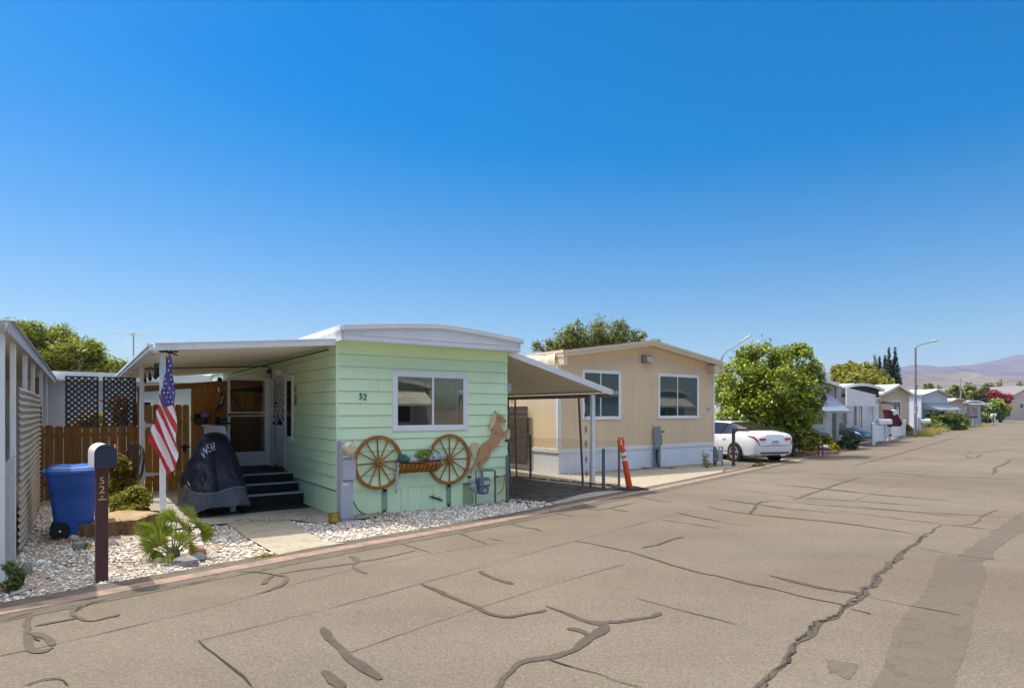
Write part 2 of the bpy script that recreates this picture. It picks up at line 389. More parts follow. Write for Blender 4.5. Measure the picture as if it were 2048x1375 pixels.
Z1 = lambda L: [(1000 + x / 1.954, 1000 + y / 1.954) for x, y in L]
Z2 = lambda L: [(x / 2, 1150 + y / 2) for x, y in L]
def Z3(ox, oy, k): return lambda L: [(ox + x / k, oy + y / k) for x, y in L]
ZA, ZB, ZC, ZD = Z3(280, 1000, 6.827), Z3(560, 1000, 6.827), Z3(860, 960, 6.827), Z3(1140, 880, 6.827)
ZE, ZF = Z3(1420, 840, 6.827), Z3(1700, 800, 5.885)
tar = MB(); tl = MB(); ck = MB(); jn = MB()
main = Z1([(985,752),(1010,733),(1060,685),(1115,645),(1150,600),(1160,555),(1195,530),(1225,490),(1270,465),(1320,455),(1345,420),(1400,380),(1425,352),(1470,320),(1475,290),(1530,255),(1555,220),(1600,185),(1635,165),(1650,140),(1700,120),(1722,97)])
ribbon(tar, main, .075, .009, .5, wob=.024)
def broken(px, w, mi, keep, z):                               # an open crack: short ragged gaps
    P = [gp(u, v) for u, v in px]; L_ = 0
    for a, b in zip(P[:-1], P[1:]):
        n = max(1, int((b - a).length / .11))
        for k in range(n):
            if RNG.uniform() < keep:
                p, q = a.lerp(b, k / n), a.lerp(b, min(1, (k + RNG.uniform(.6, 1.5)) / n)); o = Vector((RNG.normal(0, .012), RNG.normal(0, .012), 0)); pp = [p + o, (p + q) / 2 + Vector((RNG.normal(0, .014), RNG.normal(0, .014), 0)), q]
                ribbon(ck, [(CX + F * r.x / r.y, HY + F * H / r.y) for r in pp], w * RNG.uniform(.5, 1.4), z, .8, mi=mi, step=.025, wob=.008)
broken(main[:14], .020, 0, .85, .013); broken(main[1:12], .022, 1, .38, .0175); broken(main[13:20], .014, 0, .7, .013)
for L_, w in (([(1740,103),(1800,100),(1865,92),(1875,65),(1950,35)], .02), ([(290,160),(380,175),(520,205),(640,245),(760,280),(880,305),(1000,335),(1100,355),(1200,385),(1345,410)], .05),
              ([(1055,295),(1150,320),(1280,350),(1390,365)], .06), ([(830,30),(900,45),(980,55),(1100,68),(1300,85),(1480,110),(1640,135)], .05),
              ([(180,415),(260,445),(330,475),(385,485),(410,490),(395,515),(350,540),(300,580),(250,605),(180,620),(110,625),(60,650),(20,690),(-5,735),(-30,760)], .075),
              ([(385,480),(460,475),(560,465),(600,455),(625,440)], .06), ([(265,500),(320,515),(350,530)], .05), ([(555,187),(620,175),(680,152),(715,145)], .06),
              ([(0,460),(60,455),(140,440),(180,430)], .055), ([(1350,355),(1400,370),(1430,360)], .11), ([(975,52),(990,40),(1005,8),(1060,5)], .06)):
    ribbon(tar, Z1(L_), w)
for L_, w in (([(1620,185),(1750,210),(1900,230),(2060,250)], .022), ([(1430,378),(1600,415),(1800,450)], .016), ([(530,385),(700,430),(930,487)], .02), ([(190,625),(400,690),(560,735)], .02),
              ([(1700,0),(1900,25),(2060,33)], .025), ([(1370,425),(1450,447)], .03), ([(690,50),(880,90),(1000,105)], .02)):
    ribbon(ck, Z1(L_), w * .7, .0095, .6)
for L_, w in (([(1680,35),(1750,60),(1820,100),(1890,120),(1950,155),(2020,170),(2060,172)], .06), ([(1290,212),(1300,240),(1350,280),(1390,335),(1450,370),(1522,420)], .10), ([(1295,385),(1330,425),(1375,455)], .10)):
    ribbon(tar, Z2(L_), w)
for L_, w in (([(120,155),(105,210),(110,260),(130,310),(180,310),(205,292)], .07), ([(210,285),(180,255),(150,240),(128,232)], .06), ([(140,205),(220,190),(300,175),(320,170),(350,188),(420,175),(480,160)], .06), ([(300,170),(290,140),(330,118)], .06),
              ([(180,140),(260,130),(330,120),(410,98)], .03)):
    ribbon(tl, Z2(L_), w)
for L_, w in (([(790,265),(850,315),(920,365),(980,420),(1010,452)], .02), ([(90,445),(160,425),(250,415),(275,445)], .025), ([(0,185),(80,165),(140,150),(150,120)], .02), ([(110,235),(140,250),(160,265)], .02), ([(300,150),(330,125),(440,95)], .015)):
    ribbon(ck, Z2(L_), w * .7, .0105, .6)
for L_, w in (([(1580,1270),(1690,1262),(1820,1215),(1950,1150),(2012,1090),(1990,1040),(1900,1030),(1850,1020),(1650,985),(1480,985),(1300,980),(1150,1010),(900,1110),(600,1160),(200,1180)], .065), ([(1800,1040),(1700,1100),(1680,1152)], .07), ([(1640,985),(1560,930),(1480,880)], .03)):
    ribbon(tl, ZA(L_), w)
for L_, w in (([(0,1010),(100,990),(300,960),(500,930),(800,890),(1000,870),(1100,840),(1300,810),(1600,750),(1845,690)], .05), ([(940,770),(1040,800),(1060,840),(1000,880),(1010,930),(1080,970),(1195,1003)], .08), ([(1560,560),(1700,610),(1900,670),(2048,720)], .02)):
    ribbon(tl, ZB(L_), w)
for L_, w in (([(370,695),(450,745),(600,810),(780,870)], .06), ([(940,570),(1100,600),(1300,650),(1450,670),(1530,700)], .05), ([(1560,440),(1750,460),(1950,495)], .04), ([(820,805),(1000,832)], .03)):
    ribbon(tl, ZC(L_), w)
ribbon(tar, ZC([(680,1240),(760,1300),(920,1362),(1130,1425)]), .075)
for L_, w in (([(90,910),(300,945),(440,955),(700,890),(950,850)], .045), ([(830,745),(1050,800),(1250,835),(1420,850)], .045), ([(570,940),(700,965),(800,975)], .05), ([(1450,990),(1700,1050),(2040,1110)], .03), ([(1870,905),(2048,945)], .06), ([(1240,1090),(1700,1150),(2040,1210)], .03), ([(1100,690),(1360,710)], .03)):
    ribbon(tl, ZD(L_), w)
for L_, w in (([(860,880),(1200,905),(1600,940),(2040,985)], .07), ([(1130,1090),(1500,960),(1750,870),(2048,780)], .09), ([(1480,740),(1750,750),(2040,770)], .05), ([(120,800),(560,850)], .05), ([(600,700),(1000,735)], .06)):
    ribbon(tl, ZE(L_), w)
for L_, w in (([(250,840),(500,850),(860,890),(1600,920),(2048,940)], .07), ([(1350,640),(1390,670),(1450,690),(1560,640)], .10), ([(1890,700),(1830,750),(1680,800),(1720,830),(1670,880)], .10), ([(1380,590),(1400,620),(1590,615),(1650,600),(1820,580),(2000,590)], .10), ([(60,770),(400,680),(900,540),(1300,420)], .10), ([(650,700),(740,680)], .08)):
    ribbon(tl, ZF(L_), w)
# paving joints along the lane and fainter ones across it
for L_ in ([(395,1282),(500,1257),(625,1225),(750,1192),(837,1168),(1040,1112),(1148,1082),(1312,1038),(1390,1020)], [(700,1305),(900,1235),(1100,1170),(1250,1128)], [(0,1312),(140,1283),(420,1215),(600,1165),(760,1125),(1000,1085)],
           [(1710,1000),(1820,960),(1960,905)]):
    ribbon(jn, L_, .010, .0085, .5, taper=False, wob=.006)
for k in range(34):
    Y = 14 + k * k * .045 + RNG.uniform(-.4, .4); e = min(EDGE, key=lambda p: abs(p.y - Y)); a = RNG.uniform(.2, 4); b = a + RNG.uniform(1.5, 5)
    d1 = Vector((.76, -.65, 0)); s_ = RNG.uniform(-.8, .8)
    p, q = e + d1 * a, e + d1 * b + Vector((.65, .76, 0)) * s_
    if q.y < 6.5: continue
    pxl = [(CX + F * r.x / r.y, HY + F * H / r.y) for r in (p, (p + q) / 2 + Vector((.1, .15, 0)) * RNG.normal(), q)]
    ribbon(tl if k % 3 else jn, pxl, RNG.uniform(.02, .05), .009, .5)
# darker resurfaced patches at the right of the lane
pt = MB()
for kz_, P_ in enumerate(([(1880,1110),(1960,1118),(1975,1150),(1950,1215),(1935,1290),(1905,1375),(1880,1440),(1700,1440),(1768,1335),(1790,1255),(1850,1180)], [(1650,1318),(1720,1330),(1700,1360),(1660,1345)],
           [(1905,1122),(1960,1080),(2048,1020),(2048,1060),(1990,1100),(1985,1118),(1930,1125)])):
    Q_ = []
    for (u0, v0), (u1, v1) in zip(P_, P_[1:] + P_[:1]):
        n_ = max(2, int(math.hypot(u1 - u0, v1 - v0) / 5)); Q_ += [(u0 + (u1 - u0) * k / n_ + RNG.normal(0, 2.2), v0 + (v1 - v0) * k / n_ + RNG.normal(0, 1.0)) for k in range(n_)]
    pt.add([(*gp(u, v)[:2], .0062 + .0006 * kz_) for u, v in Q_], [tuple(range(len(Q_)))])
PATCH = plain_ground('darker_patch_asphalt', (.124, .100, .078), (.139, .114, .090), (.115, .093, .073), 1.4, .85, 95, .55, .006)
tag(pt.build('road_patches', PATCH, fix=False), kind='structure')
tag(tar.build('road_crack_seal', TAR, fix=False), kind='structure'); tag(tl.build('road_old_seal', TARL, fix=False), kind='structure')
tag(jn.build('road_joints', plain_ground('paving_joint', (.120, .099, .074), (.14, .118, .089), (.105, .087, .065), 3, .85, 150, .3, .002), fix=False), kind='structure')
tag(ck.build('road_cracks', [CRK, CRKG], fix=False), kind='structure')

# ------------------------------------------------------------------ lots
G = Frame((-3.01, 10.65)); GWID = 3.545
T = Frame((1.34, 17.8)); TWID = 7.02
def poly_w(mb, pts, z, mi=0): mb.add([(p[0], p[1], z) for p in pts], [tuple(range(len(pts)))], mi)
yardp = [p - Vector((0, 0, 0)) for p in side_off([q for q in EDGE if q.y < 12.2], -.28)]
ym = MB(); back = [G.w(3.62, -.3), G.w(3.6, .6), G.w(-4.9, 9.5), G.w(-7.5, 4)]
poly_w(ym, yardp + back, .006)
tag(ym.build('yard', YARD, fix=False), kind='structure')
pa = MB(); poly_w(pa, [G.w(-2.75, .34), G.w(-1.68, .40), G.w(-.75, .16), G.w(-.45, -.42), G.w(.55, -.42), G.w(.7, .02), G.w(0, .02), G.w(0, 9), G.w(-2.75, 9)], .034)
tag(pa.build('patio', PATIO, fix=False), kind='structure')
wk = MB()
wk.add([G.w(-1.68, .40, .030), G.w(-.75, .16, .030), G.w(-.83, -1.05, .033), G.w(-1.66, -1.05, .033)], [(0, 1, 2, 3)])
wk.add([G.w(-1.66, -1.062, .036), G.w(-.83, -1.062, .036), (*gp(650, 1089)[:2], .040), (*gp(690, 1091)[:2], .040), (*gp(620, 1101)[:2], .036), (*gp(557, 1114)[:2], .036), (*gp(546, 1110)[:2], .040)], [tuple(range(7))])
tag(wk.build('path', CONC, fix=False), kind='structure')
dw = MB(); poly_w(dw, [G.w(3.56, 0), G.w(3.58, 14), G.w(6.55, 14), G.w(6.45, 3), (*gp(1236, 972)[:2],), (*gp(1282, 980)[:2],), (*gp(1150, 1004)[:2],), (*gp(1062, 1022)[:2],), (*gp(1030, 1003)[:2],)], .012)
tag(dw.build('carport_floor', DARKAS, fix=False), kind='structure')
st = MB(); poly_w(st, [G.w(6.15, 14), G.w(6.42, 14), (*gp(1236, 971)[:2],), (*gp(1215, 977)[:2],), G.w(6.2, 2.5)], .02); poly_w(st, [(*gp(1100, 1006)[:2],), (*gp(1160, 990)[:2],), (*gp(1190, 984)[:2],), (*gp(1270, 981)[:2],), (*gp(1120, 1010)[:2],)], .017)
tag(st.build('carport_concrete_edge', PATIO, fix=False), kind='structure')
ap = MB(); poly_w(ap, [(*gp(1236, 970)[:2],), (*gp(1256, 983)[:2],), (*gp(1310, 974)[:2],), (*gp(1330, 969)[:2],), (*gp(1372, 960)[:2],), (*gp(1405, 955)[:2],), (*gp(1440, 948)[:2],), T.w(7.6, -.4), T.w(7.2, .0), T.w(0, 0), T.w(-.05, 12), T.w(-2.6, 12)], .024)
tag(ap.build('driveway', CONC, fix=False), kind='structure')
ag = MB(); poly_w(ag, [T.w(1.2, -.02), T.w(7.05, -.02), T.w(7.2, -.9), T.w(5.5, -.75), T.w(4.2, -.5), T.w(1.2, -.35)], .028)
tag(ag.build('gravel_strip', plain_ground('dark_gravel', (.26, .24, .21), (.36, .33, .29), (.15, .13, .11), 3, .9, 50, .8, .02), fix=False), kind='structure')
d3 = MB(); poly_w(d3, [T.w(7.25, -.5), T.w(7.25, 12), T.w(10.6, 12), T.w(10.6, -1.2), (*gp(1520, 935)[:2],), (*gp(1448, 947)[:2],)], .016)
tag(d3.build('gravel_drive', plain_ground('drive_dirt', (.34, .28, .20), (.45, .38, .28), (.22, .17, .12), 2, .95, 50, .7, .015), fix=False), kind='structure')

# white stone chips: hundreds of loose stones on the beds (uncountable)
def inside(P, x, y):
    c = np.zeros(len(x), bool); n = len(P)
    for i in range(n):
        x0, y0 = P[i][0], P[i][1]; x1, y1 = P[(i + 1) % n][0], P[(i + 1) % n][1]
        k = ((y0 > y) != (y1 > y)); c ^= k & (x < (x1 - x0) * (y - y0) / (y1 - y0 + 1e-12) + x0)
    return c
ico = bmesh.new(); bmesh.ops.create_icosphere(ico, subdivisions=1, radius=1); ICV = np.array([v.co[:] for v in ico.verts]); ICF = np.array([[v.index for v in f.verts] for f in ico.faces]); ico.free()
def stones(name, regions, holes, n, size, mat, z0=.0, thin=None):
    allp = np.array([(p[0], p[1]) for r in regions for p in r]); lo, hi = allp.min(0), allp.max(0)
    X = RNG.uniform(lo[0], hi[0], n); Yv = RNG.uniform(lo[1], hi[1], n)
    ok = np.zeros(n, bool)
    for r in regions: ok |= inside(r, X, Yv)
    for h in holes: ok &= ~inside(h, X, Yv)
    if thin is not None:
        for cx, cy, rr, keep in thin: ok &= ~((np.hypot(X - cx, Yv - cy) < rr * RNG.uniform(.7, 1.1, n)) & (RNG.uniform(0, 1, n) > keep))
    X, Yv = X[ok], Yv[ok]; k = len(X)
    s = size * RNG.lognormal(0, .28, k); q = RNG.normal(0, 1, (k, 4)); q /= np.linalg.norm(q, axis=1, keepdims=True)
    w, x, y, z = q.T
    Rm = np.stack([1-2*(y*y+z*z), 2*(x*y-z*w), 2*(x*z+y*w), 2*(x*y+z*w), 1-2*(x*x+z*z), 2*(y*z-x*w), 2*(x*z-y*w), 2*(y*z+x*w), 1-2*(x*x+y*y)], 1).reshape(k, 3, 3)
    base = ICV[None] * (1 + RNG.normal(0, .13, (k, 12, 1))) * np.stack([np.ones(k), RNG.uniform(.55, .9, k), RNG.uniform(.35, .7, k)], 1)[:, None]
    V = np.einsum('kij,knj->kni', Rm, base) * s[:, None, None]
    V[..., 2] *= .75; V[..., 0] += X[:, None]; V[..., 1] += Yv[:, None]; V[..., 2] += z0 + (s * RNG.uniform(.1, .55, k))[:, None]
    Fc = (ICF[None] + (np.arange(k) * 12)[:, None, None]).reshape(-1, 3)
    return np_mesh(name, V.reshape(-1, 3), Fc, mat, nside=3)
STONE = leaf_mat('white_stone_chips', [(.46, .38, .29), (.70, .64, .55), (.78, .74, .67), (.82, .79, .73), (.50, .45, .39), (.74, .66, .54), (.58, .42, .33), (.80, .78, .74)], .8, 0, .3)
pth = [G.w(-2.75, .34), G.w(-1.68, .40), Vector((*gp(546, 1110)[:2], 0)), Vector((*gp(557, 1116)[:2], 0)), Vector((*gp(690, 1092)[:2], 0)), Vector((*gp(650, 1089)[:2], 0)), G.w(-.83, -1.05), G.w(-.75, .16)]
pat2 = [G.w(-2.75, .36), G.w(-.75, .16), G.w(-.40, -.30), G.w(.45, -.30), G.w(.7, .02), G.w(0, .02), G.w(0, 9), G.w(-2.75, 9)]
gl = side_off([q for q in EDGE if q.y < 12.0], -.31)
regL = [p for p in gl if p.x > -7.2] + [G.w(3.75, .15), G.w(0, .02), G.w(0, .4), G.w(-2.6, .4), G.w(-2.7, 3.0), G.w(-4.25, 4.5), G.w(-4.3, -4.5)]
wobble = [gp(u, v) for u, v in ((585,1036),(592,1046),(640,1080),(655,1087),(610,1062),(580,1042))]
stump_c = gp(222, 1064); shrub_c = gp(255, 1012); palm_c = gp(345, 1108)
tag(stones('gravel', [regL], [pth, pat2], 46000, .0195, STONE, .008, thin=[(stump_c.x, stump_c.y - .2, .95, .35), (gp(165,1190).x, gp(165,1190).y, .25, .3), (gp(30,1165).x, gp(30,1165).y, .35, .35), (gp(265,1135).x, gp(265,1135).y, .35, .4), (shrub_c.x, shrub_c.y, .6, .3), (G.w(.6,-.4).x, G.w(.6,-.4).y, .5, .35)]), kind='stuff')
# ================================================================== mint green home
def lap_wall(mb, span, z0, z1, step, axis, sign, depth=.016, base=0.0, gmi=0):
    """clapboard courses; axis 'a': wall along a facing -b; axis 'b': wall along b, facing sign*a"""
    s0, s1 = span; z = z1
    while z > z0 + .01:
        zl = max(z0, z - step)
        fn = (lambda s, d, zz: (s, -d, zz)) if axis == 'a' else (lambda s, d, zz: (base + sign * d, s, zz))
        vs = [fn(s0, .002, z), fn(s1, .002, z), fn(s1, depth, zl + .008), fn(s0, depth, zl + .008), fn(s1, depth, zl), fn(s0, depth, zl), fn(s1, -.01, zl), fn(s0, -.01, zl), fn(s0, -.01, z), fn(s1, -.01, z)]
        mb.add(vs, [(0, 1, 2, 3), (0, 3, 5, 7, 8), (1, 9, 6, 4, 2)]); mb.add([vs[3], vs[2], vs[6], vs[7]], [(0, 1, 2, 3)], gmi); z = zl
def arch(a0, a1, ze, zp, n=14, pk=None):
    pk = (a0 + a1) / 2 if pk is None else pk; out = []
    for i in range(n + 1):
        a = a0 + (a1 - a0) * i / n; t = abs(a - pk) / (abs((a0 if a < pk else a1) - pk)); out.append((a, zp - (zp - ze) * t ** 1.35))
    return out
def slider_window(root, fr, u0, vt0, u1, vb, name='window', b=0.0, gl=None, mull=.5, fw=.075, blind=None, plane='a', rect=None, proud=.03):
    a0, z1 = fr.fp(u0, vt0, b) if rect is None else (rect[0], rect[3]); a1, z0 = fr.fp(u1, vb, b) if rect is None else (rect[1], rect[2])
    gl = gl or GL; y0 = b - proud
    m = MB(); m.box(a0, a1, y0, b, z1 - fw, z1); m.box(a0, a1, y0, b, z0, z0 + fw)
    m.box(a0, a0 + fw, y0, b, z0 + fw, z1 - fw); m.box(a1 - fw, a1, y0, b, z0 + fw, z1 - fw)
    fr_ = m.build(name, TRIM, root, bevel=.006)
    i0, i1, j0, j1 = a0 + fw, a1 - fw, z0 + fw, z1 - fw; mid = i0 + (i1 - i0) * mull; t = .022
    m = MB(); y1 = b - proud + .012
    for x0, x1 in ((i0, mid + t), (mid - t, i1)):
        yy = y1 if x0 == i0 else y1 - .008
        m.box(x0, x1, yy, yy + .016, j1 - t, j1); m.box(x0, x1, yy, yy + .016, j0, j0 + t); m.box(x0, x0 + t, yy, yy + .016, j0 + t, j1 - t); m.box(x1 - t, x1, yy, yy + .016, j0 + t, j1 - t)
    m.build('sash', TRIM, fr_)
    for x0, x1 in ((i0 + t, mid - t), (mid + t, i1 - t)):
        m = MB(); m.box(x0, x1, b - .012, b - .008, j0 + t, j1 - t); m.build('pane', gl, fr_)
    return fr_, (i0, i1, j0, j1)

HG = thing('mobile_home', 'mint green mobile home numbered 52 with two wagon wheels on its front wall', 'mobile home', G.o, GA)
L_G = 14.0; TOP = 3.035; STEP = .2125; SK = .52
CR0 = (-.035, 3.70)
wa0, wz1 = G.fp(784, 740.5); wa1, wz0 = G.fp(935, 859)
m = MB()
# front wall laps round the window opening: full courses, the opening cut out by spans
zc = 2.829 + STEP; zs = []
while zc > SK + .01:
    zl = max(SK, zc - STEP); zs.append((min(zc, TOP), zl)); zc = zl
op = (wa0 + .05, wa1 - .05, wz0 + .05, wz1 - .05)
for zt, zl in zs:
    cuts = sorted({zl, zt} | {z for z in (op[2], op[3]) if zl < z < zt})
    def dep(z): return .002 + (zt - z) / (zt - zl) * .017
    for q0, q1 in zip(cuts[:-1], cuts[1:]):
        mid = (q0 + q1) / 2; spans = [(0, GWID)] if not (op[2] < mid < op[3]) else [(0, op[0]), (op[1], GWID)]
        for s0, s1 in spans:
            g0 = q0 + (.008 if q0 == zl else 0); m.add([(s0, -dep(q1), q1), (s1, -dep(q1), q1), (s1, -dep(g0), g0), (s0, -dep(g0), g0)], [(0, 1, 2, 3)])
            if q0 == zl: m.add([(s0, -dep(g0), g0), (s1, -dep(g0), g0), (s1, -.003, q0), (s0, -.003, q0)], [(0, 1, 2, 3)], 1)  # darker green strip under each course paints in its shadow line
            if s1 == GWID: m.add([(s1, -dep(q1), q1), (s1, -dep(q0), q0), (s1, .012, q0), (s1, .012, q1)], [(0, 1, 2, 3)])
DB0, DB1, DZ0, DZ1 = 3.30, 4.25, .62, 2.58
for zt, zl in zs:                                            # butt joints of the boards
    for k in range(1):
        s_ = RNG.uniform(.5, 3.2)
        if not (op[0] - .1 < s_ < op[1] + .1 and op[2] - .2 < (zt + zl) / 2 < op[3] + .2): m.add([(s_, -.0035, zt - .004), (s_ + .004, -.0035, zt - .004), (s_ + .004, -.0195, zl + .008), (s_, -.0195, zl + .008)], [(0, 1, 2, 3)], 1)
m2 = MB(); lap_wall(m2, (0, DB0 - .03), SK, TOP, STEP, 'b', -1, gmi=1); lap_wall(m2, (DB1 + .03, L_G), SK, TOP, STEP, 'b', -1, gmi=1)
m2.box(-.012, 0, DB0 - .03, DB1 + .03, DZ1 + .04, TOP)
lap_wall(m2, (0, L_G), SK, TOP, STEP, 'b', 1, base=GWID)
m2.box(0.02, GWID - .02, L_G - .05, L_G, 0, TOP); o_ = len(m.v); m.v += m2.v; m.f += [tuple(i + o_ for i in f) for f in m2.f]; m.m += m2.m
m.build('wall', [GREEN, M('siding_gap_shade_green', (.42, .54, .33), .7, var=.12)], HG, fix=False)  # second green: board gaps, and shadow lines painted under the laps
m = MB(); m.box(-.022, .014, -.022, .002, SK, TOP); m.build('corner_trim', GREEN, HG); m = MB(); m.box(GWID - .07, GWID - .062, -.0165, -.004, SK, TOP); m.build('corner_trim', GREEN, HG)
# soffit
m = MB(); m.box(-.03, GWID + .08, -.34, 0.0, TOP, TOP + .02); m.box(-.03, 0, 0, L_G, TOP, TOP + .02); m.box(GWID, GWID + .08, 0, L_G, TOP, TOP + .02); m.build('soffit', GREEN, HG)
# skirting with boards, vents, a batten line
m = MB(); m.box(-.016, GWID + .016, -.030, 0, SK - .035, SK + .005); m.box(-.018, GWID + .018, -.022, 0, SK - .075, SK - .037)
m.box(-.03, 0, 0.002, L_G, SK - .035, SK + .005)
vents = []
for uu0, uu1 in ((762.5, 774.5), (891.5, 902)):
    a0, _ = G.fp(uu0, 1000); a1, _ = G.fp(uu1, 1000); vents.append((a0, a1))
cuts = [0.0] + [G.fp(u_, 1000)[0] for u_ in (733,)] + [vents[0][0], vents[0][1]] + [G.fp(u_, 1000)[0] for u_ in (801.5, 815.5, 842, 866)] + [vents[1][0], vents[1][1]] + [G.fp(u_, 1000)[0] for u_ in (925, 947, 968, 990)] + [GWID]
for i, (s0, s1) in enumerate(zip(cuts[:-1], cuts[1:])):
    if any(abs(s0 - v0) < 1e-6 for v0, _ in vents): continue
    d = (.012, .006, .010, .004, .012)[i % 5]
    if abs(s0 - G.fp(925, 1000)[0]) < 1e-4: d = -.02
    m.box(s0 + .003, s1 - .003, -d, .02, -.02, SK - .075)
for k in range(24):
    s0 = k * .30; m.box(-(.012, .004, .009)[k % 3], .02, s0 + .003, s0 + .297, -.02, SK - .06)
sk = m.build('skirt', GREEN, HG)
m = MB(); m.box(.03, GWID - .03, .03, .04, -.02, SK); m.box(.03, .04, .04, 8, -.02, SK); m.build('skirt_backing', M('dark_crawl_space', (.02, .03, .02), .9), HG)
VG = M('vent_lattice_green', (.42, .60, .38), .7, var=.15)
for v0, v1 in vents:
    m = MB(); w = v1 - v0; zt = SK - .08
    for k in range(-3, 30):
        for sg in (1, -1):
            p0 = (v0, .0, k * .022); p1 = (v1, .0, k * .022 + sg * w)
            if min(p0[2], p1[2]) > -.0 and max(p0[2], p1[2]) < zt: m.beam(p0, p1, .006, .007)
    m.box(v0, v0 + .008, -.006, .006, 0, zt); m.box(v1 - .008, v1, -.006, .006, 0, zt); m.build('vent', VG, HG, fix=False)
# roof, stepped white fascia
RO = M('white_roof_coat', (.76, .75, .72), .6, var=.05, dirt=.22, dcol=(.42, .38, .30), vs=1.2)
A = arch(CR0[0], CR0[1], 3.285, 3.44)
m = MB(); m.grid(lambda u, v: (CR0[0] + (CR0[1] - CR0[0]) * u, -.36 + (L_G + .6) * v, np.interp(CR0[0] + (CR0[1] - CR0[0]) * u, [p[0] for p in A], [p[1] for p in A])), 15, 3)
m.build('roof', RO, HG)
m = MB(); fn = lambda p, q, d: (p, d, q)
AZ = lambda a_: float(np.interp(a_, [p[0] for p in A], [p[1] for p in A])); m.ext([(CR0[0] + .03, TOP - .005), (CR0[1] - .08, TOP - .005)] + [(a_, AZ(a_) - .004) for a_ in np.linspace(CR0[1] - .08, CR0[0] + .03, 16)], fn, -.345, -.315)
lip = [(a_, z_ + .006) for a_, z_ in A]; m.ext(lip + [(a_, z_ - .085) for a_, z_ in A[::-1]], fn, -.385, -.346)
for dz, pr in ((.10, .356), (.012, .357)):
    m.box(CR0[0] + .03, CR0[1] - .08, -pr, -.344, TOP + dz, TOP + dz + .014)
m.box(CR0[0] + .03, CR0[1] - .08, -.352, -.344, TOP - .005, TOP + .010)
for xs in ((CR0[0] - .006, CR0[0] + .028), (CR0[1] - .078, CR0[1] - .04)): m.box(xs[0], xs[1], -.316, L_G, TOP - .005, 3.20)
for xs in ((CR0[0] - .03, CR0[0] + .06), (CR0[1] - .10, CR0[1] + .02)): m.box(xs[0], xs[1], -.342, L_G, 3.198, 3.284)
m.build('fascia', WHITEM, HG, bevel=.004)
# front window with clear panes and a dim room behind
wf, inn = slider_window(HG, G, 0, 0, 0, 0, rect=(wa0, wa1, wz0, wz1), gl=GLC, mull=.52, fw=.085)
m = MB(); m.cyl((inn[1] - .14, -.004, inn[3] - .04), (inn[1] - .17, -.004, inn[2] + .18), .006, n=6); m.build('blind_wand', TRIM, wf)
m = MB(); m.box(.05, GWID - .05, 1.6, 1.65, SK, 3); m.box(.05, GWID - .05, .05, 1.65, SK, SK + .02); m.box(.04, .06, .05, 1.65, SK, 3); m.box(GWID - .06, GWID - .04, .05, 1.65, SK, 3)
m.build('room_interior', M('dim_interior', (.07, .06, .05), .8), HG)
WOV = M('woven_blind', (.50, .42, .30), .8, var=.35, vs=30, streak=8)
m = MB()
for x0, x1, zt, sg in ((inn[0] + .02, inn[0] + .62, inn[3] - .12, 0), (inn[0] + .66, inn[1] - .16, inn[3] - .10, 0)):
    for k in range(9):
        z = zt - .028 * k - .03; n = 10
        for i in range(n):
            xa, xb = x0 + (x1 - x0) * i / n, x0 + (x1 - x0) * (i + 1) / n; f = lambda x: .05 * (1 - ((x - (x0 + x1) / 2) / ((x1 - x0) / 2)) ** 2) * (1 - k / 9)
            m.beam((xa, .09, z + f(xa)), (xb, .09, z + f(xb)), .010, .022)
m.build('woven_shade', WOV, wf, fix=False)
m = MB()
for k in range(9): m.ball((inn[1] - .45 + RNG.uniform(-.25, .3), .14 + RNG.uniform(0, .06), inn[2] + RNG.uniform(.0, .05)), RNG.uniform(.03, .05), 5)
m.build('window_sill_clutter', M('dusty_blue_cloth', (.16, .25, .36), .8, var=.4, vs=9), wf, smooth=True)
# numbers on the wall
m = MB(); a_, z_ = G.fp(726, 793.5, -.02); text_mb(m, '52', .155, Matrix.Translation((a_, -.016, z_)) @ Matrix.Rotation(R(90), 4, 'X') @ Matrix.Rotation(R(-6), 4, 'Z'), .006); m.build('house_number', BLACK, HG)
# entry door in the left wall, sidelight, lamp
dr = MB(); dr.box(-.022, .0, DB0 - .035, DB0 + .02, DZ0, DZ1 + .04); dr.box(-.022, 0, DB1 - .02, DB1 + .035, DZ0, DZ1 + .04); dr.box(-.022, 0, DB0 + .02, DB1 - .02, DZ1 - .01, DZ1 + .04); dr.box(.03, .05, DB0, DB1, DZ0, DZ1)
dr.box(.02, .035, DB0 + .10, DB1 - .10, DZ0 + .12, DZ0 + .78); dr.beam((.018, DB0 + .14, DZ0 + .16), (.018, DB1 - .14, DZ0 + .74), .05, .012, up=(1, 0, 0)); dr.beam((.018, DB1 - .14, DZ0 + .16), (.018, DB0 + .14, DZ0 + .74), .05, .012, up=(1, 0, 0))
door = dr.build('door', WHITE, HG, bevel=.004)
m = MB(); m.box(.02, .028, DB0 + .13, DB1 - .13, DZ0 + .92, DZ1 - .12); m.build('pane', GL, door)
m = MB()
for k in range(6):
    z0 = DZ0 + .92 + k * .17
    m.beam((.012, DB0 + .13, z0), (.012, DB1 - .13, min(z0 + .46, DZ1 - .12)), .012, .035, up=(1, 0, 0)); m.beam((.010, DB1 - .13, z0), (.010, DB0 + .13, min(z0 + .46, DZ1 - .12)), .012, .035, up=(1, 0, 0))
m.build('lattice', WHITE, door)
m = MB(); m.ball((-.02, DB1 - .09, DZ0 + .95), .03, 6); m.build('knob', BLACK, door, smooth=True); m = MB(); m.ball((-.02, DB1 - .09, DZ0 + 1.10), .022, 6); m.build('deadbolt', BLACK, door, smooth=True); m = MB(); m.box(-.0, .03, DB1 - .14, DB1 - .05, DZ0 + 1.3, DZ0 + 1.5); m.build('door_hanger', BLACK, door)
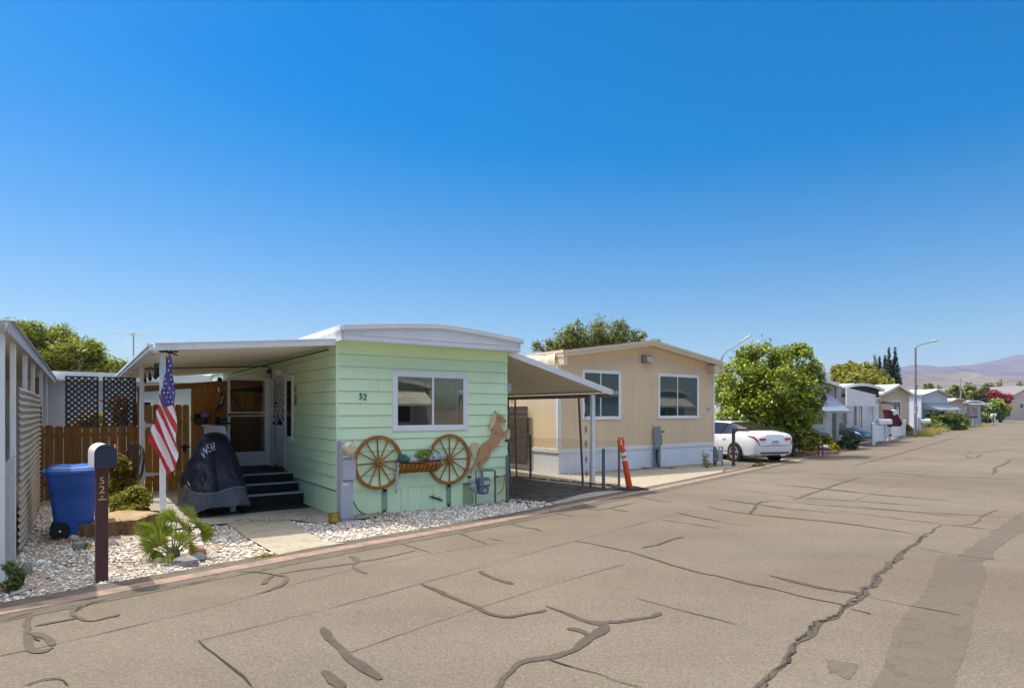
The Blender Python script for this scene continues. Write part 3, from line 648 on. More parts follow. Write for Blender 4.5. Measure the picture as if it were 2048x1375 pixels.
m = MB(); b0, b1, z0, z1 = 2.64, 3.20, 1.22, 2.57
m.box(-.035, 0, b0, b0 + .07, z0, z1); m.box(-.035, 0, b1 - .07, b1, z0, z1); m.box(-.035, 0, b0 + .07, b1 - .07, z0, z0 + .09); m.box(-.035, 0, b0 + .07, b1 - .07, z1 - .09, z1)
sw = m.build('side_window', TRIM, HG, bevel=.005); m = MB(); m.box(-.018, -.016, b0 + .07, b1 - .07, z0 + .09, z1 - .09); m.build('pane', GL, sw)
m = MB(); bb, zz = G.sp(563, 748, -.1); m.box(-.06, 0, bb - .06, bb + .06, zz - .07, zz + .03); m.cyl((-.05, bb - .03, zz), (-.19, bb - .12, zz + .03), .03, .055); m.cyl((-.05, bb + .03, zz + .02), (-.19, bb + .12, zz + .05), .03, .055); m.build('flood_light', WHITE, HG, smooth=True)
# screen door swung open, square to the wall
m = MB(); sb = 4.54; x0, x1, z0, z1 = -.92, -.02, .60, 2.60; t = .075
m.box(x0, x0 + .055, sb, sb + .03, z0, z1); m.box(x1 - .11, x1, sb, sb + .03, z0, z1); m.box(x0 + .055, x1 - .11, sb, sb + .03, z1 - .055, z1)
m.box(x0 + .055, x1 - .11, sb + .004, sb + .026, z0, z0 + .29); m.box(x0 + .055, x1 - .11, sb, sb + .03, z0 + .29, z0 + .32)
m.box(x0 + .055, x1 - .11, sb + .003, sb + .027, z0 + 1.12, z0 + 1.145); m.box(x0 + .055, x1 - .11, sb + .003, sb + .027, z0 + 1.20, z0 + 1.225); m.box(-.02, 0, DB1 + .03, sb + .05, z0 - .03, z1)
scr = m.build('screen_door', WHITE, HG, bevel=.004)
sm, nt, P, N, L = nodes_of('insect_screen'); P.inputs['Base Color'].default_value = (.03, .028, .025, 1); P.inputs['Roughness'].default_value = .9
tr = N.new('ShaderNodeBsdfTransparent'); mx = N.new('ShaderNodeMixShader'); mx.inputs[0].default_value = .20; L.new(tr.outputs[0], mx.inputs[1]); L.new(P.outputs[0], mx.inputs[2]); L.new(mx.outputs[0], N['Material Output'].inputs['Surface'])
m = MB(); m.box(x0 + .055, x1 - .11, sb + .010, sb + .012, z0 + .32, z0 + 1.12); m.box(x0 + .055, x1 - .11, sb + .018, sb + .020, z0 + .32, z0 + 1.12); m.box(x0 + .055, x1 - .11, sb + .013, sb + .017, z0 + 1.225, z1 - .055); m.build('screen', sm, scr)
m = MB(); m.box(x0 + .01, x0 + .05, sb - .03, sb, z0 + 1.13, z0 + 1.19); m.ball((x0 + .10, sb - .02, z0 + 1.16), .018, 5); m.build('handle', BLACK, scr)
# string of pegged ornaments beside the sidelight
tm = MB(); bb, zz = G.sp(590.5, 783, -.03); tm.ball((-.03, bb, zz + .05), (.02, .05, .07), 6); tm.ball((-.03, bb, zz - .08), (.02, .03, .05), 6); tm.box(-.035, -.01, bb - .035, bb + .035, zz - .28, zz - .11)
o = tm.build('wall_ornament', M('dried_flower_tan', (.30, .20, .08), .8, var=.5, vs=12), smooth=True); o.matrix_world = G.M; tag(o, 'dried flower ornament hanging on the green wall beside the tall narrow window', 'ornament')
m = MB(); bb, zz = G.sp(537, 743, -.06); m.ball((-.05, bb, zz), (.05, .05, .05), 6); m.cyl((-.05, bb, zz), (0, bb, zz + .02), .02); o = m.build('security_camera', BLACK, smooth=True); o.matrix_world = G.M; tag(o, 'small black dome camera high on the green wall above the entry door', 'camera')

# ------------------------------------------------------------------ porch roof on the left
AWM = M('awning_cream_enamel', (.70, .68, .60), .35, var=.05, dirt=.15, dcol=(.45, .40, .28), vs=1.5)
PA0, PA1, PZ0, PZ1, PL = -2.70, -.035, 2.755, 3.0, 10.4
def awning_sheet(mb, a0, z0, a1, z1, b0, b1, pitch=.2, rib=.022, th=.05):
    n = int((b1 - b0) / pitch); prof = []
    for i in range(n):
        s = b0 + i * pitch; prof += [(s, 0), (s + pitch * .10, rib), (s + pitch * .45, rib), (s + pitch * .5, .006), (s + pitch * .55, rib), (s + pitch * .9, rib)]
    prof.append((b1, 0)); k = len(prof)
    mb.add([(a0, b_, z0 + d) for b_, d in prof] + [(a1, b_, z1 + d) for b_, d in prof], [(i, i + 1, k + i + 1, k + i) for i in range(k - 1)])
    mb.add([(a0, b0, z0 + th), (a1, b0, z1 + th), (a1, b1, z1 + th), (a0, b1, z0 + th)], [(0, 1, 2, 3)])
PR = thing('porch_roof', 'white metal porch roof on posts along the left side of the green home', 'awning', G.w(-1.4, 0), GA)
OFF = Vector((1.4, 0, 0))
def pl(mb): mb.M = Matrix.Translation(OFF); return mb
m = pl(MB()); awning_sheet(m, PA0, PZ0, PA1, PZ1, .02, PL); m.build('deck', AWM, PR, fix=False)
m = pl(MB()); m.beam((PA0 - .02, .0, PZ0 + .035), (PA1 + .01, .0, PZ1 + .03), .05, .115); m.beam((PA0 - .02, -.027, PZ0 + .082), (PA1, -.027, PZ1 + .078), .012, .03)
m.build('fascia', WHITEM, PR, bevel=.004)
m = pl(MB()); m.box(PA0 - .10, PA0 - .045, .0, PL, PZ0 - .03, PZ0 + .075); m.box(PA0 - .125, PA0 - .10, -.02, PL, PZ0 + .03, PZ0 + .09); m.box(PA0 - .045, PA0 + .03, .03, PL, PZ0 - .05, PZ0 - .005); m.build('gutter', WHITEM, PR, bevel=.005)
for b_ in (.25, 4.1, 7.6):
    m = pl(MB()); m.box(-2.64, -2.56, b_ - .04, b_ + .04, 0, PZ0 - .01); m.box(-2.655, -2.545, b_ - .055, b_ + .055, 0, .05); m.build('post', WHITEM, PR, bevel=.006)
m = pl(MB()); m.tube([(-2.6, 4.1, 2.70), (-1.3, 4.2, 2.79), (-.12, 4.3, 2.86), (-.05, 4.3, 2.80), (-.045, 4.3, 2.60)], .016, 6); m.tube([(-.03, .4, 2.93), (-.03, 5, 2.93), (-.03, 9, 2.93)], .012, 6); m.build('conduit', M('dark_conduit', (.06, .06, .05), .6), PR)
# string lights along the gutter
SLT = thing('string_lights', 'black string lights with hanging bulbs under the edge of the porch roof', 'string lights', G.w(-2.55, 0, 2.7), GA)
m = MB(); pts = []; bul = []
for k in range(13):
    b_ = .3 + k * .42; pts.append((0, b_, -.02 - (.10 if k % 2 else 0)))
    if k % 2 or k < 5: bul.append((0.02 * (k % 3), b_, -.02 - (.10 if k % 2 else 0)))
m.tube(pts, .008, 5); m.build('cable', BLACK, SLT)
for p in bul:
    m = MB(); m.lathe([(.012, 0), (.022, -.03), (.022, -.07), (.034, -.10), (.030, -.14), (.010, -.165)], p, 9); m.build('bulb', BLACK, SLT, smooth=True)

# ------------------------------------------------------------------ carport on the right
CB = M('carport_brown_beam', (.22, .16, .11), .6, var=.12, dirt=.2)
CPT = thing('carport', 'cream carport awning sloping off the right side of the green home on thin posts', 'carport', G.w(5, .3), GA); OFF = Vector((-5, -.3, 0))
def cl(mb): mb.M = Matrix.Translation(OFF); return mb
tip_a, tip_z = G.fp(1221, 784, .02); 
CA0, CZ0, CA1, CZ1, CL = GWID + .06, 3.0, tip_a - .03, tip_z - .02, 9.0; BA = CA1 - .03
m = cl(MB()); awning_sheet(m, CA0, CZ0, CA1, CZ1, .05, CL, .24, .02); m.build('deck', M('carport_cream_enamel', (.62, .55, .44), .4, var=.05, dirt=.2, dcol=(.4, .32, .2)), CPT, fix=False)
m = cl(MB()); m.beam((CA0 - .03, .025, CZ0 + .045), (CA1 + .05, .025, CZ1 + .02), .05, .13); m.box(CA1 + .02, CA1 + .10, .0, CL, CZ1 - .03, CZ1 + .07); m.build('fascia', WHITEM, CPT, bevel=.005)
m = cl(MB()); m.box(BA - .04, BA + .04, .12, CL, CZ1 - .10, CZ1 - .01); m.add([(BA + .04, .06, CZ1 - .09), (CA1 + .09, .06, CZ1 - .03), (CA1 + .09, CL, CZ1 - .03), (BA + .04, CL, CZ1 - .09)], [(0, 1, 2, 3)]); m.build('beam', CB, CPT)
cpost = [(gp(1166, 971), gp(1181, 976)), (G.w(6.46, 3.78), G.w(6.46, 4.12))]
for p0, p1 in cpost:
    l0, l1 = G.loc(p0), G.loc(p1)
    for l in (l0, l1):
        m = cl(MB()); m.beam((l.x, l.y, 0), (BA, l.y, CZ1 - .10), .038, .038); m.build('post', BROWNM, CPT)
    for k in range(6):
        zc_ = .3 + k * .36; cen = [(l0[i] + l1[i]) / 2 for i in (0, 1)]; d_ = Vector((l1.x - l0.x, l1.y - l0.y, 0)).normalized(); pp = []
        f_ = zc_ / 2.2; cx_ = cen[0] + (BA - cen[0]) * f_
        for q in range(15):
            t = q / 14 * 3.6 * math.pi; r_ = .085 * (1 - q / 16); pp.append(Vector((cx_, cen[1], zc_)) + d_ * (r_ * math.cos(t)) + Vector((0, 0, r_ * 1.5 * math.sin(t))))
        m = cl(MB()); m.tube(pp, .006, 5); m.build('scroll', BROWNM, CPT, fix=False)
m = cl(MB()); pd = [G.fp(1185, v_, .15) for v_ in (790, 960)]; m.box(pd[0][0] - .04, pd[0][0] + .05, .11, .19, .20, CZ1 - .04); m.build('downspout', WHITEM, CPT, bevel=.008)
m = MB(); a_, z_ = G.fp(1020, 773, -.02); m.box(GWID + .015, GWID + .11, .0, .12, z_ - .10, z_ + .07); m.tube([(GWID + .06, .06, z_ - .1), (GWID + .03, .05, z_ - .22), (GWID + .03, .05, z_ - .6)], .012, 6)
o = m.build('junction_box', GREY, bevel=.006); o.matrix_world = G.M; tag(o, 'grey electrical box on the right corner of the green home under the carport', 'electrical box')

# ------------------------------------------------------------------ things on the front wall
WWOOD = M('varnished_wheel_wood', (.34, .135, .020), .42, var=.25, vs=6, bs=30, bmp=.2)
WDK = M('wheel_hub_wood', (.25, .095, .016), .5, var=.3, vs=8)
WB = -.045
def wheel(u, v, label, rot):
    a_, z_ = G.fp(u, v, WB); w = thing('wagon_wheel', label, 'wagon wheel', G.w(a_, WB, z_), GA, 'wagon wheels on the green wall'); r0, r1 = .485, .425; k = .955
    n = 56; vs_ = []; fs_ = []
    for i in range(n):
        t = 2 * math.pi * i / n; c, s_ = math.cos(t) * k, math.sin(t)
        vs_ += [(c * r0, -.018, s_ * r0), (c * r1, -.018, s_ * r1), (c * r1, .022, s_ * r1), (c * r0, .022, s_ * r0)]
        j = (i + 1) % n
        fs_ += [(4 * i + q, 4 * i + (q + 1) % 4, 4 * j + (q + 1) % 4, 4 * j + q) for q in range(4)]
    m = MB(); m.add(vs_, fs_); m.build('rim', WWOOD, w, bevel=.006)
    m = MB(); m.lathe([(.02, -.058), (.052, -.055), (.060, -.02), (.062, .02)], (0, 0, 0), 20, axis='Y'); hb = m.build('hub', WWOOD, w, smooth=True)
    m = MB(); m.cyl((0, -.062, 0), (0, -.05, 0), .016, n=10); m.build('hub_hole', BLACK, hb)
    for i in range(12):
        t = math.pi * 2 * i / 12 + rot; m = MB(); m.tube([(math.cos(t) * .055 * k, 0, math.sin(t) * .055), (math.cos(t) * .24 * k, 0, math.sin(t) * .24), (math.cos(t) * .43 * k, 0, math.sin(t) * .43)], [.015, .0135, .011], 6); m.build('spoke', WWOOD if i % 3 else WDK, w, smooth=True)
wheel(757.3, 924.6, 'varnished wagon wheel left of the flower basket, nearer the electric meter', R(4))
wheel(899, 918, 'varnished wagon wheel right of the flower basket, next to the wooden horse', R(0))
# wall basket
a0, z1_ = G.fp(796, 926, -.1); a1, z0_ = G.fp(876, 941, -.1)
FB = thing('flower_basket', 'wire wall basket with orange coco liner and pale flowers between the wagon wheels', 'flower basket', G.w((a0 + a1) / 2, 0, z0_), GA); wd = (a1 - a0) / 2; hh = z1_ - z0_ + .02
COCO = M('coco_liner', (.46, .18, .03), .95, var=.4, vs=14, bmp=.8, bs=70, bd=.01)
def bsk(u, v, r=1.0, e=0):
    t = math.pi * v; x = -wd + 2 * wd * u; return (x, -.012 - math.sin(t) * .19 * r, hh - (hh + e) * (math.sin(t) ** .8 if v < .5 else 1) + (0 if v < .5 else (0)) ) if False else (x, -.02 - .19 * r * math.cos(math.pi / 2 * v), hh - (hh + e) * math.sin(math.pi / 2 * v))
m = MB(); m.grid(lambda u, v: tuple(Vector(bsk(u, v)) + Vector((0, 0, .008 * math.sin(u * 50) * (v > .1)))), 30, 8); m.add([bsk(0, k / 7) for k in range(8)] + [(-wd, -.02, hh)], [tuple(range(9))]); m.add([bsk(1, k / 7) for k in range(8)] + [(wd, -.02, hh)], [tuple(range(9))])
m.box(-wd, wd, -.20, -.02, hh - .03, hh - .012); m.build('liner', COCO, FB, smooth=True)
m = MB()
for k in range(10):
    u_ = .02 + .96 * k / 9; m.tube([bsk(u_ + .03 * math.sin(v_ * 5 / 7), v_ / 7, 1.05, .01) for v_ in range(8)], .006, 5)
m.tube([(-wd, -.02, hh + .02), (-wd, -.215, hh + .0), (0, -.215, hh - .03), (wd * .6, -.215, hh + .01), (wd, -.215, hh + .0), (wd, -.02, hh + .02)], .010, 6); m.build('wire_frame', BLACK, FB, fix=False)
def petals(mb, c, r, n, sz):
    for _ in range(n):
        d = Vector(RNG.normal(0, 1, 3)).normalized(); p = Vector(c) + Vector((d.x * r[0], d.y * r[1], d.z * r[2])) * RNG.uniform(.5, 1)
        x = d.orthogonal().normalized(); y = d.cross(x); s = sz * RNG.uniform(.6, 1.3); q = RNG.uniform(0, 6.28); x, y = x * math.cos(q) + y * math.sin(q), y * math.cos(q) - x * math.sin(q)
        mb.add([p - x * s, p + y * s * .55 + d * s * .2, p + x * s, p - y * s * .55 + d * s * .2], [(0, 1, 2, 3)])
FLW = leaf_mat('white_blossom', [(.70, .70, .74), (.80, .80, .80), (.62, .66, .80), (.75, .72, .62)], .7, .2)
FLB = leaf_mat('blue_foliage', [(.05, .12, .16), (.10, .22, .28), (.16, .30, .30)], .7, .2); FLG = leaf_mat('lime_blossom', [(.30, .38, .04), (.45, .50, .08), (.10, .20, .03), (.65, .66, .40)], .7, .2)
m = MB(); petals(m, (-wd * .72, -.12, hh + .06), (.14, .08, .09), 120, .035); m.build('blue_foliage', FLB, FB, fix=False)
m = MB(); petals(m, (.10, -.12, hh + .11), (.19, .08, .11), 220, .035); petals(m, (-.1, -.13, hh + .03), (.1, .06, .05), 60, .03); m.build('green_bouquet', FLG, FB, fix=False)
m = MB(); petals(m, (-.12, -.15, hh + .03), (.13, .06, .05), 90, .03); petals(m, (wd * .8, -.13, hh + .05), (.17, .08, .08), 160, .03); petals(m, (wd * 1.2, -.13, hh + .09), (.10, .05, .05), 70, .028); petals(m, (wd * .55, -.1, hh + .24), (.05, .03, .05), 26, .025)
for k in range(26): petals(m, (-wd - .02 - .002 * k, -.16, hh - .01 - k * .021), (.03, .025, .014), 9, .022)
m.build('white_blossom', FLW, FB, fix=False)
# wooden horse cut-out
HZ = lambda L: [G.fp(920 + x / 5.98, 800 + y / 5.98, -.05) for x, y in L]
HBK = M('horse_black_paint', (.02, .015, .012), .6); HC = M('horse_palomino_paint', (.50, .265, .125), .6, var=.10, vs=3); HM = M('horse_cream_paint', (.62, .50, .33), .6, var=.08, vs=5)
HS = thing('horse_cutout', 'painted wooden cut-out of a rearing palomino horse on the green wall', 'wall decoration', G.w(*[HZ([(300, 550)])[0][0], -.05, HZ([(300, 550)])[0][1]]), GA)
hc = HZ([(300, 550)])[0]; hf = lambda p, q, d: (p - hc[0], d, q - hc[1])
body = [(428,152),(450,150),(478,170),(505,195),(530,215),(553,245),(548,262),(528,272),(505,262),(480,255),(474,285),(490,318),(505,345),(512,372),(545,368),(572,342),(582,352),(575,385),(545,398),(518,425),(500,440),(490,470),(465,520),(430,560),(395,590),(362,603),(355,650),(345,690),(320,720),(290,740),(265,765),(258,790),(262,830),(268,880),(246,872),(240,830),(220,790),(222,762),(243,732),(236,720),(212,748),(180,790),(150,830),(130,878),(100,872),(112,848),(140,800),(170,745),(212,690),(220,640),(235,570),(250,540),(290,505),(340,475),(370,445),(385,400),(390,350),(405,300),(420,250),(420,195)]
m = MB(); m.ext(HZ(body), hf, -.014, .010); m.build('body', HC, HS)
m = MB(); m.ext(HZ([(247,547),(215,515),(185,500),(150,505),(125,540),(120,590),(140,640),(152,695),(168,690),(185,650),(205,605),(232,562)]), hf, -.016, .008); m.build('tail', HM, HS); m = MB()
m.ext(HZ([(414,135),(397,165),(382,200),(378,232),(362,240),(365,270),(355,300),(360,335),(376,345),(388,332),(400,300),(420,240),(424,175),(440,160),(475,172),(460,150),(430,140)]), hf, -.018, .006); m.build('mane', HM, HS); m = MB(); m.ext(HZ([(100,868),(130,874),(130,905),(95,905)]), hf, -.018, .006); m.build('white_sock', HM, HS); m = MB(); m.ext(HZ([(246,868),(269,874),(268,900),(250,905)]), hf, -.018, .006); m.build('white_sock', HM, HS); m = MB(); m.ext(HZ([(572,342),(585,355),(590,420),(578,460),(560,470),(548,440),(560,400)]), hf, -.03, -.012); m.build('raised_foreleg', HM, HS)
m = MB(); m.ext(HZ([(92,904),(130,904),(132,925),(88,925)]), hf, -.02, .004); m.build('hoof', HBK, HS); m = MB(); m.ext(HZ([(550,465),(562,472),(552,500),(535,498),(532,480)]), hf, -.03, -.012); m.build('hoof', HBK, HS); m = MB(); m.ext(HZ([(250,904),(268,900),(272,918),(250,920)]), hf, -.02, .004); m.build('hoof', HBK, HS); m = MB(); m.ext(HZ([(412,128),(422,128),(430,152),(416,156)]), hf, -.02, .004); m.build('ear', HBK, HS); m = MB()
HL = Z3(0, 0, 1)
for ln in ([(340,530),(355,580),(350,640)], [(470,200),(455,215),(458,240)], [(395,390),(420,400),(440,380)], [(255,700),(290,700),(320,690)], [(480,410),(500,405)], [(478,182),(492,186)]):
    q = HZ(ln)
    for (p0, q0), (p1, q1) in zip(q[:-1], q[1:]): m.beam((p0 - hc[0], -.016, q0 - hc[1]), (p1 - hc[0], -.016, q1 - hc[1]), .004, .008, up=(0, 1, 0))
m.build('painted_lines', HBK, HS)
# lizard ornament low on the skirting
m = MB(); q = [G.fp(u_, v_, -.03) for u_, v_ in ((858, 992), (864, 993), (871, 995), (878, 997), (886, 1000))]; m.tube([(a_, -.025, z_) for a_, z_ in q], [.006, .014, .018, .016, .012], 6)
for (a_, z_), s in ((q[1], 1), (q[3], 1), (q[1], -1), (q[3], -1)): m.tube([(a_, -.025, z_), (a_ + .03, -.02, z_ + .035 * s)], .007, 5)
o = m.build('lizard_ornament', M('rusty_black_iron', (.045, .028, .018), .8, var=.5, vs=30)); o.matrix_world = G.M; tag(o, 'rusty dark metal lizard on the green skirting below the flower basket', 'ornament')
# gas meter
GM_ = thing('gas_meter', 'blue grey gas meter and pipes in front of the green wall below the horse', 'gas meter', G.w(*[G.fp(965, 975, -.25)[0], -.25, 0]), GA); ga = G.fp(965, 975, -.25)[0]
def g(u, v, b=-.25): a_, z_ = G.fp(u, v, b); return (a_ - ga, b + .25, z_)
def gpipe(pts, r, name, mat=DGREY): m = MB(); m.tube(pts, r, 10); return m.build(name, mat, GM_, smooth=True)
x0, z1 = g(955, 957)[0], g(955, 957)[2]; x1, z0 = g(976, 986)[0], g(976, 986)[2]; zm = z0 + (z1 - z0) * .52
m = MB(); m.box(x0, x1, -.09, .06, zm, z1); m.ext([(x0 + .01, zm), (x0 + .01, z0 + .03), (x0 + .04, z0), (x1 - .06, z0), (x1 - .03, z0 + .03), (x1 - .025, zm)], lambda p, q, d: (p, d, q), -.085, .055); m.box(x0 + .02, x1 - .02, -.075, .045, z1, z1 + .025)
mb_ = m.build('meter_case', DGREY, GM_, bevel=.012)
m = MB(); m.box(x0 + .085, x1 - .02, -.10, -.088, zm + .03, z1 - .035); m.build('dial_window', M('dial_cream', (.45, .43, .36), .3, var=.2, vs=40), mb_)
m = MB(); m.cyl(((x0 + x1) / 2 - .0, -.095, z0 + .075), ((x0 + x1) / 2, -.083, z0 + .075), .035); m.build('badge', M('badge_grey', (.40, .38, .36), .5, var=.3, vs=40), mb_)
p = g(951.8, 940); q = g(951.8, 1006); gpipe([p, q], .014, 'riser_pipe'); q2 = g(951.8, 975)
m = MB(); m.lathe([(.02, -.05), (.06, -.04), (.075, -.01), (.075, .01), (.06, .035), (.03, .05)], (g(946, 973)[0], 0, g(946, 973)[2]), 16, axis='Y'); m.ball((g(949, 981)[0], -.03, g(949, 981)[2]), .035, 7); m.build('regulator', M('regulator_silver', (.30, .33, .38), .45, .3, var=.15), GM_, smooth=True)
p = g(964.5, 954); gpipe([p, g(964.5, 941), g(966.5, 939.5), g(987, 939.5), g(990, 941.5), g(990.5, 1004)], .022, 'outlet_pipe')
m = MB(); a_ = g(991, 952); m.cyl((a_[0] - .06, -.05, a_[2]), (a_[0] + .04, -.05, a_[2]), .02); m.box(a_[0] + .02, a_[0] + .20, -.06, -.045, a_[2] - .008, a_[2] + .008); m.build('valve_lever', M('rusty_lever', (.14, .08, .05), .7, var=.4), GM_)
YEL = M('yellow_gas_pipe', (.50, .26, .015), .5, var=.1)
p = [g(u_, v_) for u_, v_ in ((1009, 948), (1008.5, 965), (1006.5, 975), (1002, 983), (996, 987))]; gpipe(p, .018, 'yellow_pipe', YEL)
m = MB(); a_ = g(1004, 965); m.box(a_[0] - .05, a_[0] + .07, .0, .012, a_[2] - .03, a_[2] + .045); m.build('tag', M('tag_cream', (.6, .5, .35), .7, var=.2, vs=30), GM_)
# bollard post with chain
bp = G.w(G.fp(1014.5, 1003, -.2)[0], -.2); m = MB(); m.cyl((0, 0, 0), (0, 0, .95), .036, n=14); m.ball((0, 0, .95), (.036, .036, .015), 6)
BP = thing('bollard_post', 'grey steel bollard post with a chain at the corner of the green home', 'post', bp); m.build('post', DGREY, BP, smooth=True)
m = MB(); m.tube([(.036, .05, .88), (.07, .06, .5), (.12, .03, .12), (.25, -.1, .02), (.5, -.2, .02)], .015, 6); m.build('chain', M('rusty_chain', (.10, .09, .08), .7, .4, var=.6, vs=60), BP)
# electric meter pedestal
pb = -.45; e0 = G.fp(681.5, 1040, pb); e1 = G.fp(707, 1040, pb); w_ = e1[0] - e0[0]
PG = M('pedestal_grey', (.40, .42, .47), .5, var=.05, dirt=.15, vs=3)
EP = thing('electric_pedestal', 'tall grey electric meter pedestal at the left corner of the green home', 'meter pedestal', G.w(e0[0], pb), GA)
zt = G.fp(690, 882, pb)[1]; z1 = G.fp(690, 919, pb)[1]; z2 = G.fp(690, 959, pb)[1]
m = MB(); m.box(0, w_, 0, .20, 0, zt); m.box(0, w_, -.014, 0, .06, z2 - .02); m.box(.0, w_ - .02, -.012, 0, z1 + .09, zt - .01); bd_ = m.build('cabinet', PG, EP, bevel=.006)
m = MB(); m.box(.025, w_ + .025, -.045, 0, z2, z1); m.box(.06, .09, -.055, -.045, z1 - .06, z1 - .03); m.build('breaker_door', PG, EP, bevel=.006)
mc_ = (w_ * .56, -.02, G.fp(698, 896, pb)[1]); m = MB(); m.lathe([(.105, .02), (.110, 0), (.095, -.03), (.098, -.09), (.080, -.115), (.02, -.12)], mc_, 24, axis='Y'); m.build('meter', M('meter_glass_cream', (.55, .48, .32), .2, var=.1, coat=.5), EP, smooth=True)
m = MB(); m.box(.03, .13, -.016, -.0135, z2 - .09, z2 - .055); m.build('label_plate', WHITE, EP); m = MB(); m.box(.03, .13, -.014, -.0115, z1 + .045, z1 + .075); m.build('label_plate', WHITE, EP)
# cable from pedestal
m = MB(); q = [G.fp(u_, v_, -.06) for u_, v_ in ((707, 1002), (713, 1015), (722, 1024), (734, 1028.5), (748, 1029), (760, 1024))]; m.tube([(a_, -.06, max(z_, .012)) for a_, z_ in q], .009, 6); o = m.build('black_cable', BLACK); o.matrix_world = G.M; tag(o, 'black cable drooping from the grey pedestal along the green skirting', 'cable')
# brass pot
bc = gp(668, 1043, .034); m = MB(); m.lathe([(.07, 0), (.086, .006), (.086, .13), (.084, .14), (.078, .142), (.074, .125)], (0, 0, 0), 24); o = m.build('brass_pot', M('aged_brass', (.45, .30, .06), .35, .8, var=.25, vs=8), smooth=True); o.location = (bc.x, bc.y, .035); tag(o, 'small round brass pot on the concrete beside the grey pedestal', 'pot')

# ------------------------------------------------------------------ porch: steps, rail, wooden partition, gate
TRD = M('black_tread_rubber', (.010, .010, .011), .75, var=.3, vs=12); NOS = M('grey_nosing', (.36, .36, .35), .6, var=.15, vs=9)
PS = thing('porch_steps', 'black porch steps with pale grey nosings climbing to the open screen door', 'steps', G.w(-.63, 1.85), GA)
LZ = (.585, .425, .265); fronts = (2.60, 2.23, 1.85)
for i, (z, fb) in enumerate(zip(LZ, fronts)):
    bk = 5.25 if i == 0 else fronts[i - 1]; q = i * .0
    m = MB(); m.box(-.68 - q, .60 - i * .004, fb - 1.85, bk - 1.85, 0 if i else .0, z); s_ = m.build('landing' if i == 0 else 'step', TRD, PS)
    m = MB(); m.box(-.69, .605, fb - 1.85 - .014, fb - 1.85 + .022, z - .022, z + .014); m.build('nosing', NOS, s_, bevel=.004)
m = MB(); m.box(-.64, .56, 0, .56, 0, .012); o = m.build('door_mat', TRD, bevel=.004); o.location = G.w(-.62, 1.26, .036); o.rotation_euler = (0, 0, GA); tag(o, 'black rubber mat on the concrete at the foot of the porch steps', 'mat')
RL = thing('porch_railing', 'white boarded railing beside the porch steps behind the covered motorcycle', 'railing', G.w(-1.36, 3.2, .58), GA)
x_ = 0; rb0, rb1, rb2 = 4.75 - 3.2, 2.62 - 3.2, 1.62 - 3.2
m = MB(); m.box(-.06, .06, rb1, rb0, .93, .965); m.beam((0, rb1 + .01, .945), (0, rb2, .12), .11, .035); m.box(-.045, .045, rb2 - .03, rb2 + .05, -.55, .14); m.build('cap_rail', WHITE, RL, bevel=.004)
for k in range(20):
    s0 = rb0 - .14 - k * .145; zt_ = .93 if s0 > rb1 - .02 else .93 + (s0 - rb1) * .825
    if s0 < rb2: break
    m = MB(); m.box(-.012, .012, s0, s0 + .136, -.55 if s0 < rb1 else -.02, zt_ - .01); m.build('board', WHITE, RL, bevel=.003)
CED = wood('stained_cedar', (.46, .20, .035), (.66, .31, .066), .145); CED2 = wood('dark_cedar', (.24, .115, .030), (.36, .175, .05), .15)
WBK = 5.3; PT = thing('wooden_partition', 'orange stained vertical board partition under the porch roof behind the motorcycle', 'partition', G.w(-.8, WBK), GA); OF = .8
def pz(a): return 2.387 + (a + 2.5) * .098
m = MB(); m.M = Matrix.Translation((OF, 0, 0))
for k in range(12):
    a0 = -1.55 + k * .145; a1 = min(a0 + .137, -.02)
    if a0 > -.05: break
    m.add([(a0, 0, .1), (a1, 0, .1), (a1, 0, pz(a1) - .1), (a0, 0, pz(a0) - .1), (a0, .02, .1), (a1, .02, .1), (a1, .02, pz(a1) - .1), (a0, .02, pz(a0) - .1)], [(0, 1, 2, 3), (7, 6, 5, 4), (0, 4, 5, 1), (1, 5, 6, 2), (3, 2, 6, 7), (0, 3, 7, 4)])
m.box(-1.56, -.02, .02, .05, 1.62, 1.72); m.box(-1.56, -.02, .02, .05, .3, .4); m.box(-1.55, -.02, .012, .03, .1, 2.3); m.build('boards', CED, PT)
m = MB(); m.M = Matrix.Translation((OF, 0, 0)); m.beam((-2.62, -.03, pz(-2.62) - .06), (-.02, -.03, pz(-.02) - .06), .06, .13); m.box(-2.60, -2.5, -.03, .05, 0, pz(-2.5) - .12); m.build('beam', M('redwood_beam', (.32, .13, .03), .7, var=.2, vs=5), PT)
GT = thing('wooden_gate', 'dog-eared cedar board gate with white hinges left of the partition', 'gate', G.w(-2.02, WBK, .05), GA)
m = MB(); k = 0; xx = -.44
while xx < .42:
    w = .138; zt_ = 1.94; m.ext([(xx, 0), (xx + w, 0), (xx + w, zt_ - .04), (xx + w - .035, zt_), (xx + .035, zt_), (xx, zt_ - .04)], lambda p, q, d: (p, d, q), 0, .018); xx += .146
m.box(-.44, .43, .018, .05, .25, .34); m.box(-.44, .43, .018, .05, 1.5, 1.59); m.build('boards', CED, GT)
for z_ in (.40, 1.48):
    m = MB(); m.ext([(-.43, z_ - .045), (-.05, z_ - .012), (-.05, z_ + .012), (-.43, z_ + .045)], lambda p, q, d: (p, d, q), -.012, -.002); m.box(-.50, -.43, -.014, -.002, z_ - .10, z_ + .10); m.build('hinge', WHITEM, GT)
m = MB(); m.box(.24, .44, -.02, -.002, .97, 1.0); m.box(.30, .36, -.03, -.002, .88, 1.03); m.cyl((.27, -.04, .985), (.44, -.04, .985), .01); m.build('latch', BLACK, GT)
m = MB(); m.box(.04, .20, -.02, -.004, 1.30, 1.48); gs = m.build('sign_plate', M('sign_cream', (.55, .50, .36), .7, var=.1), GT); m = MB()
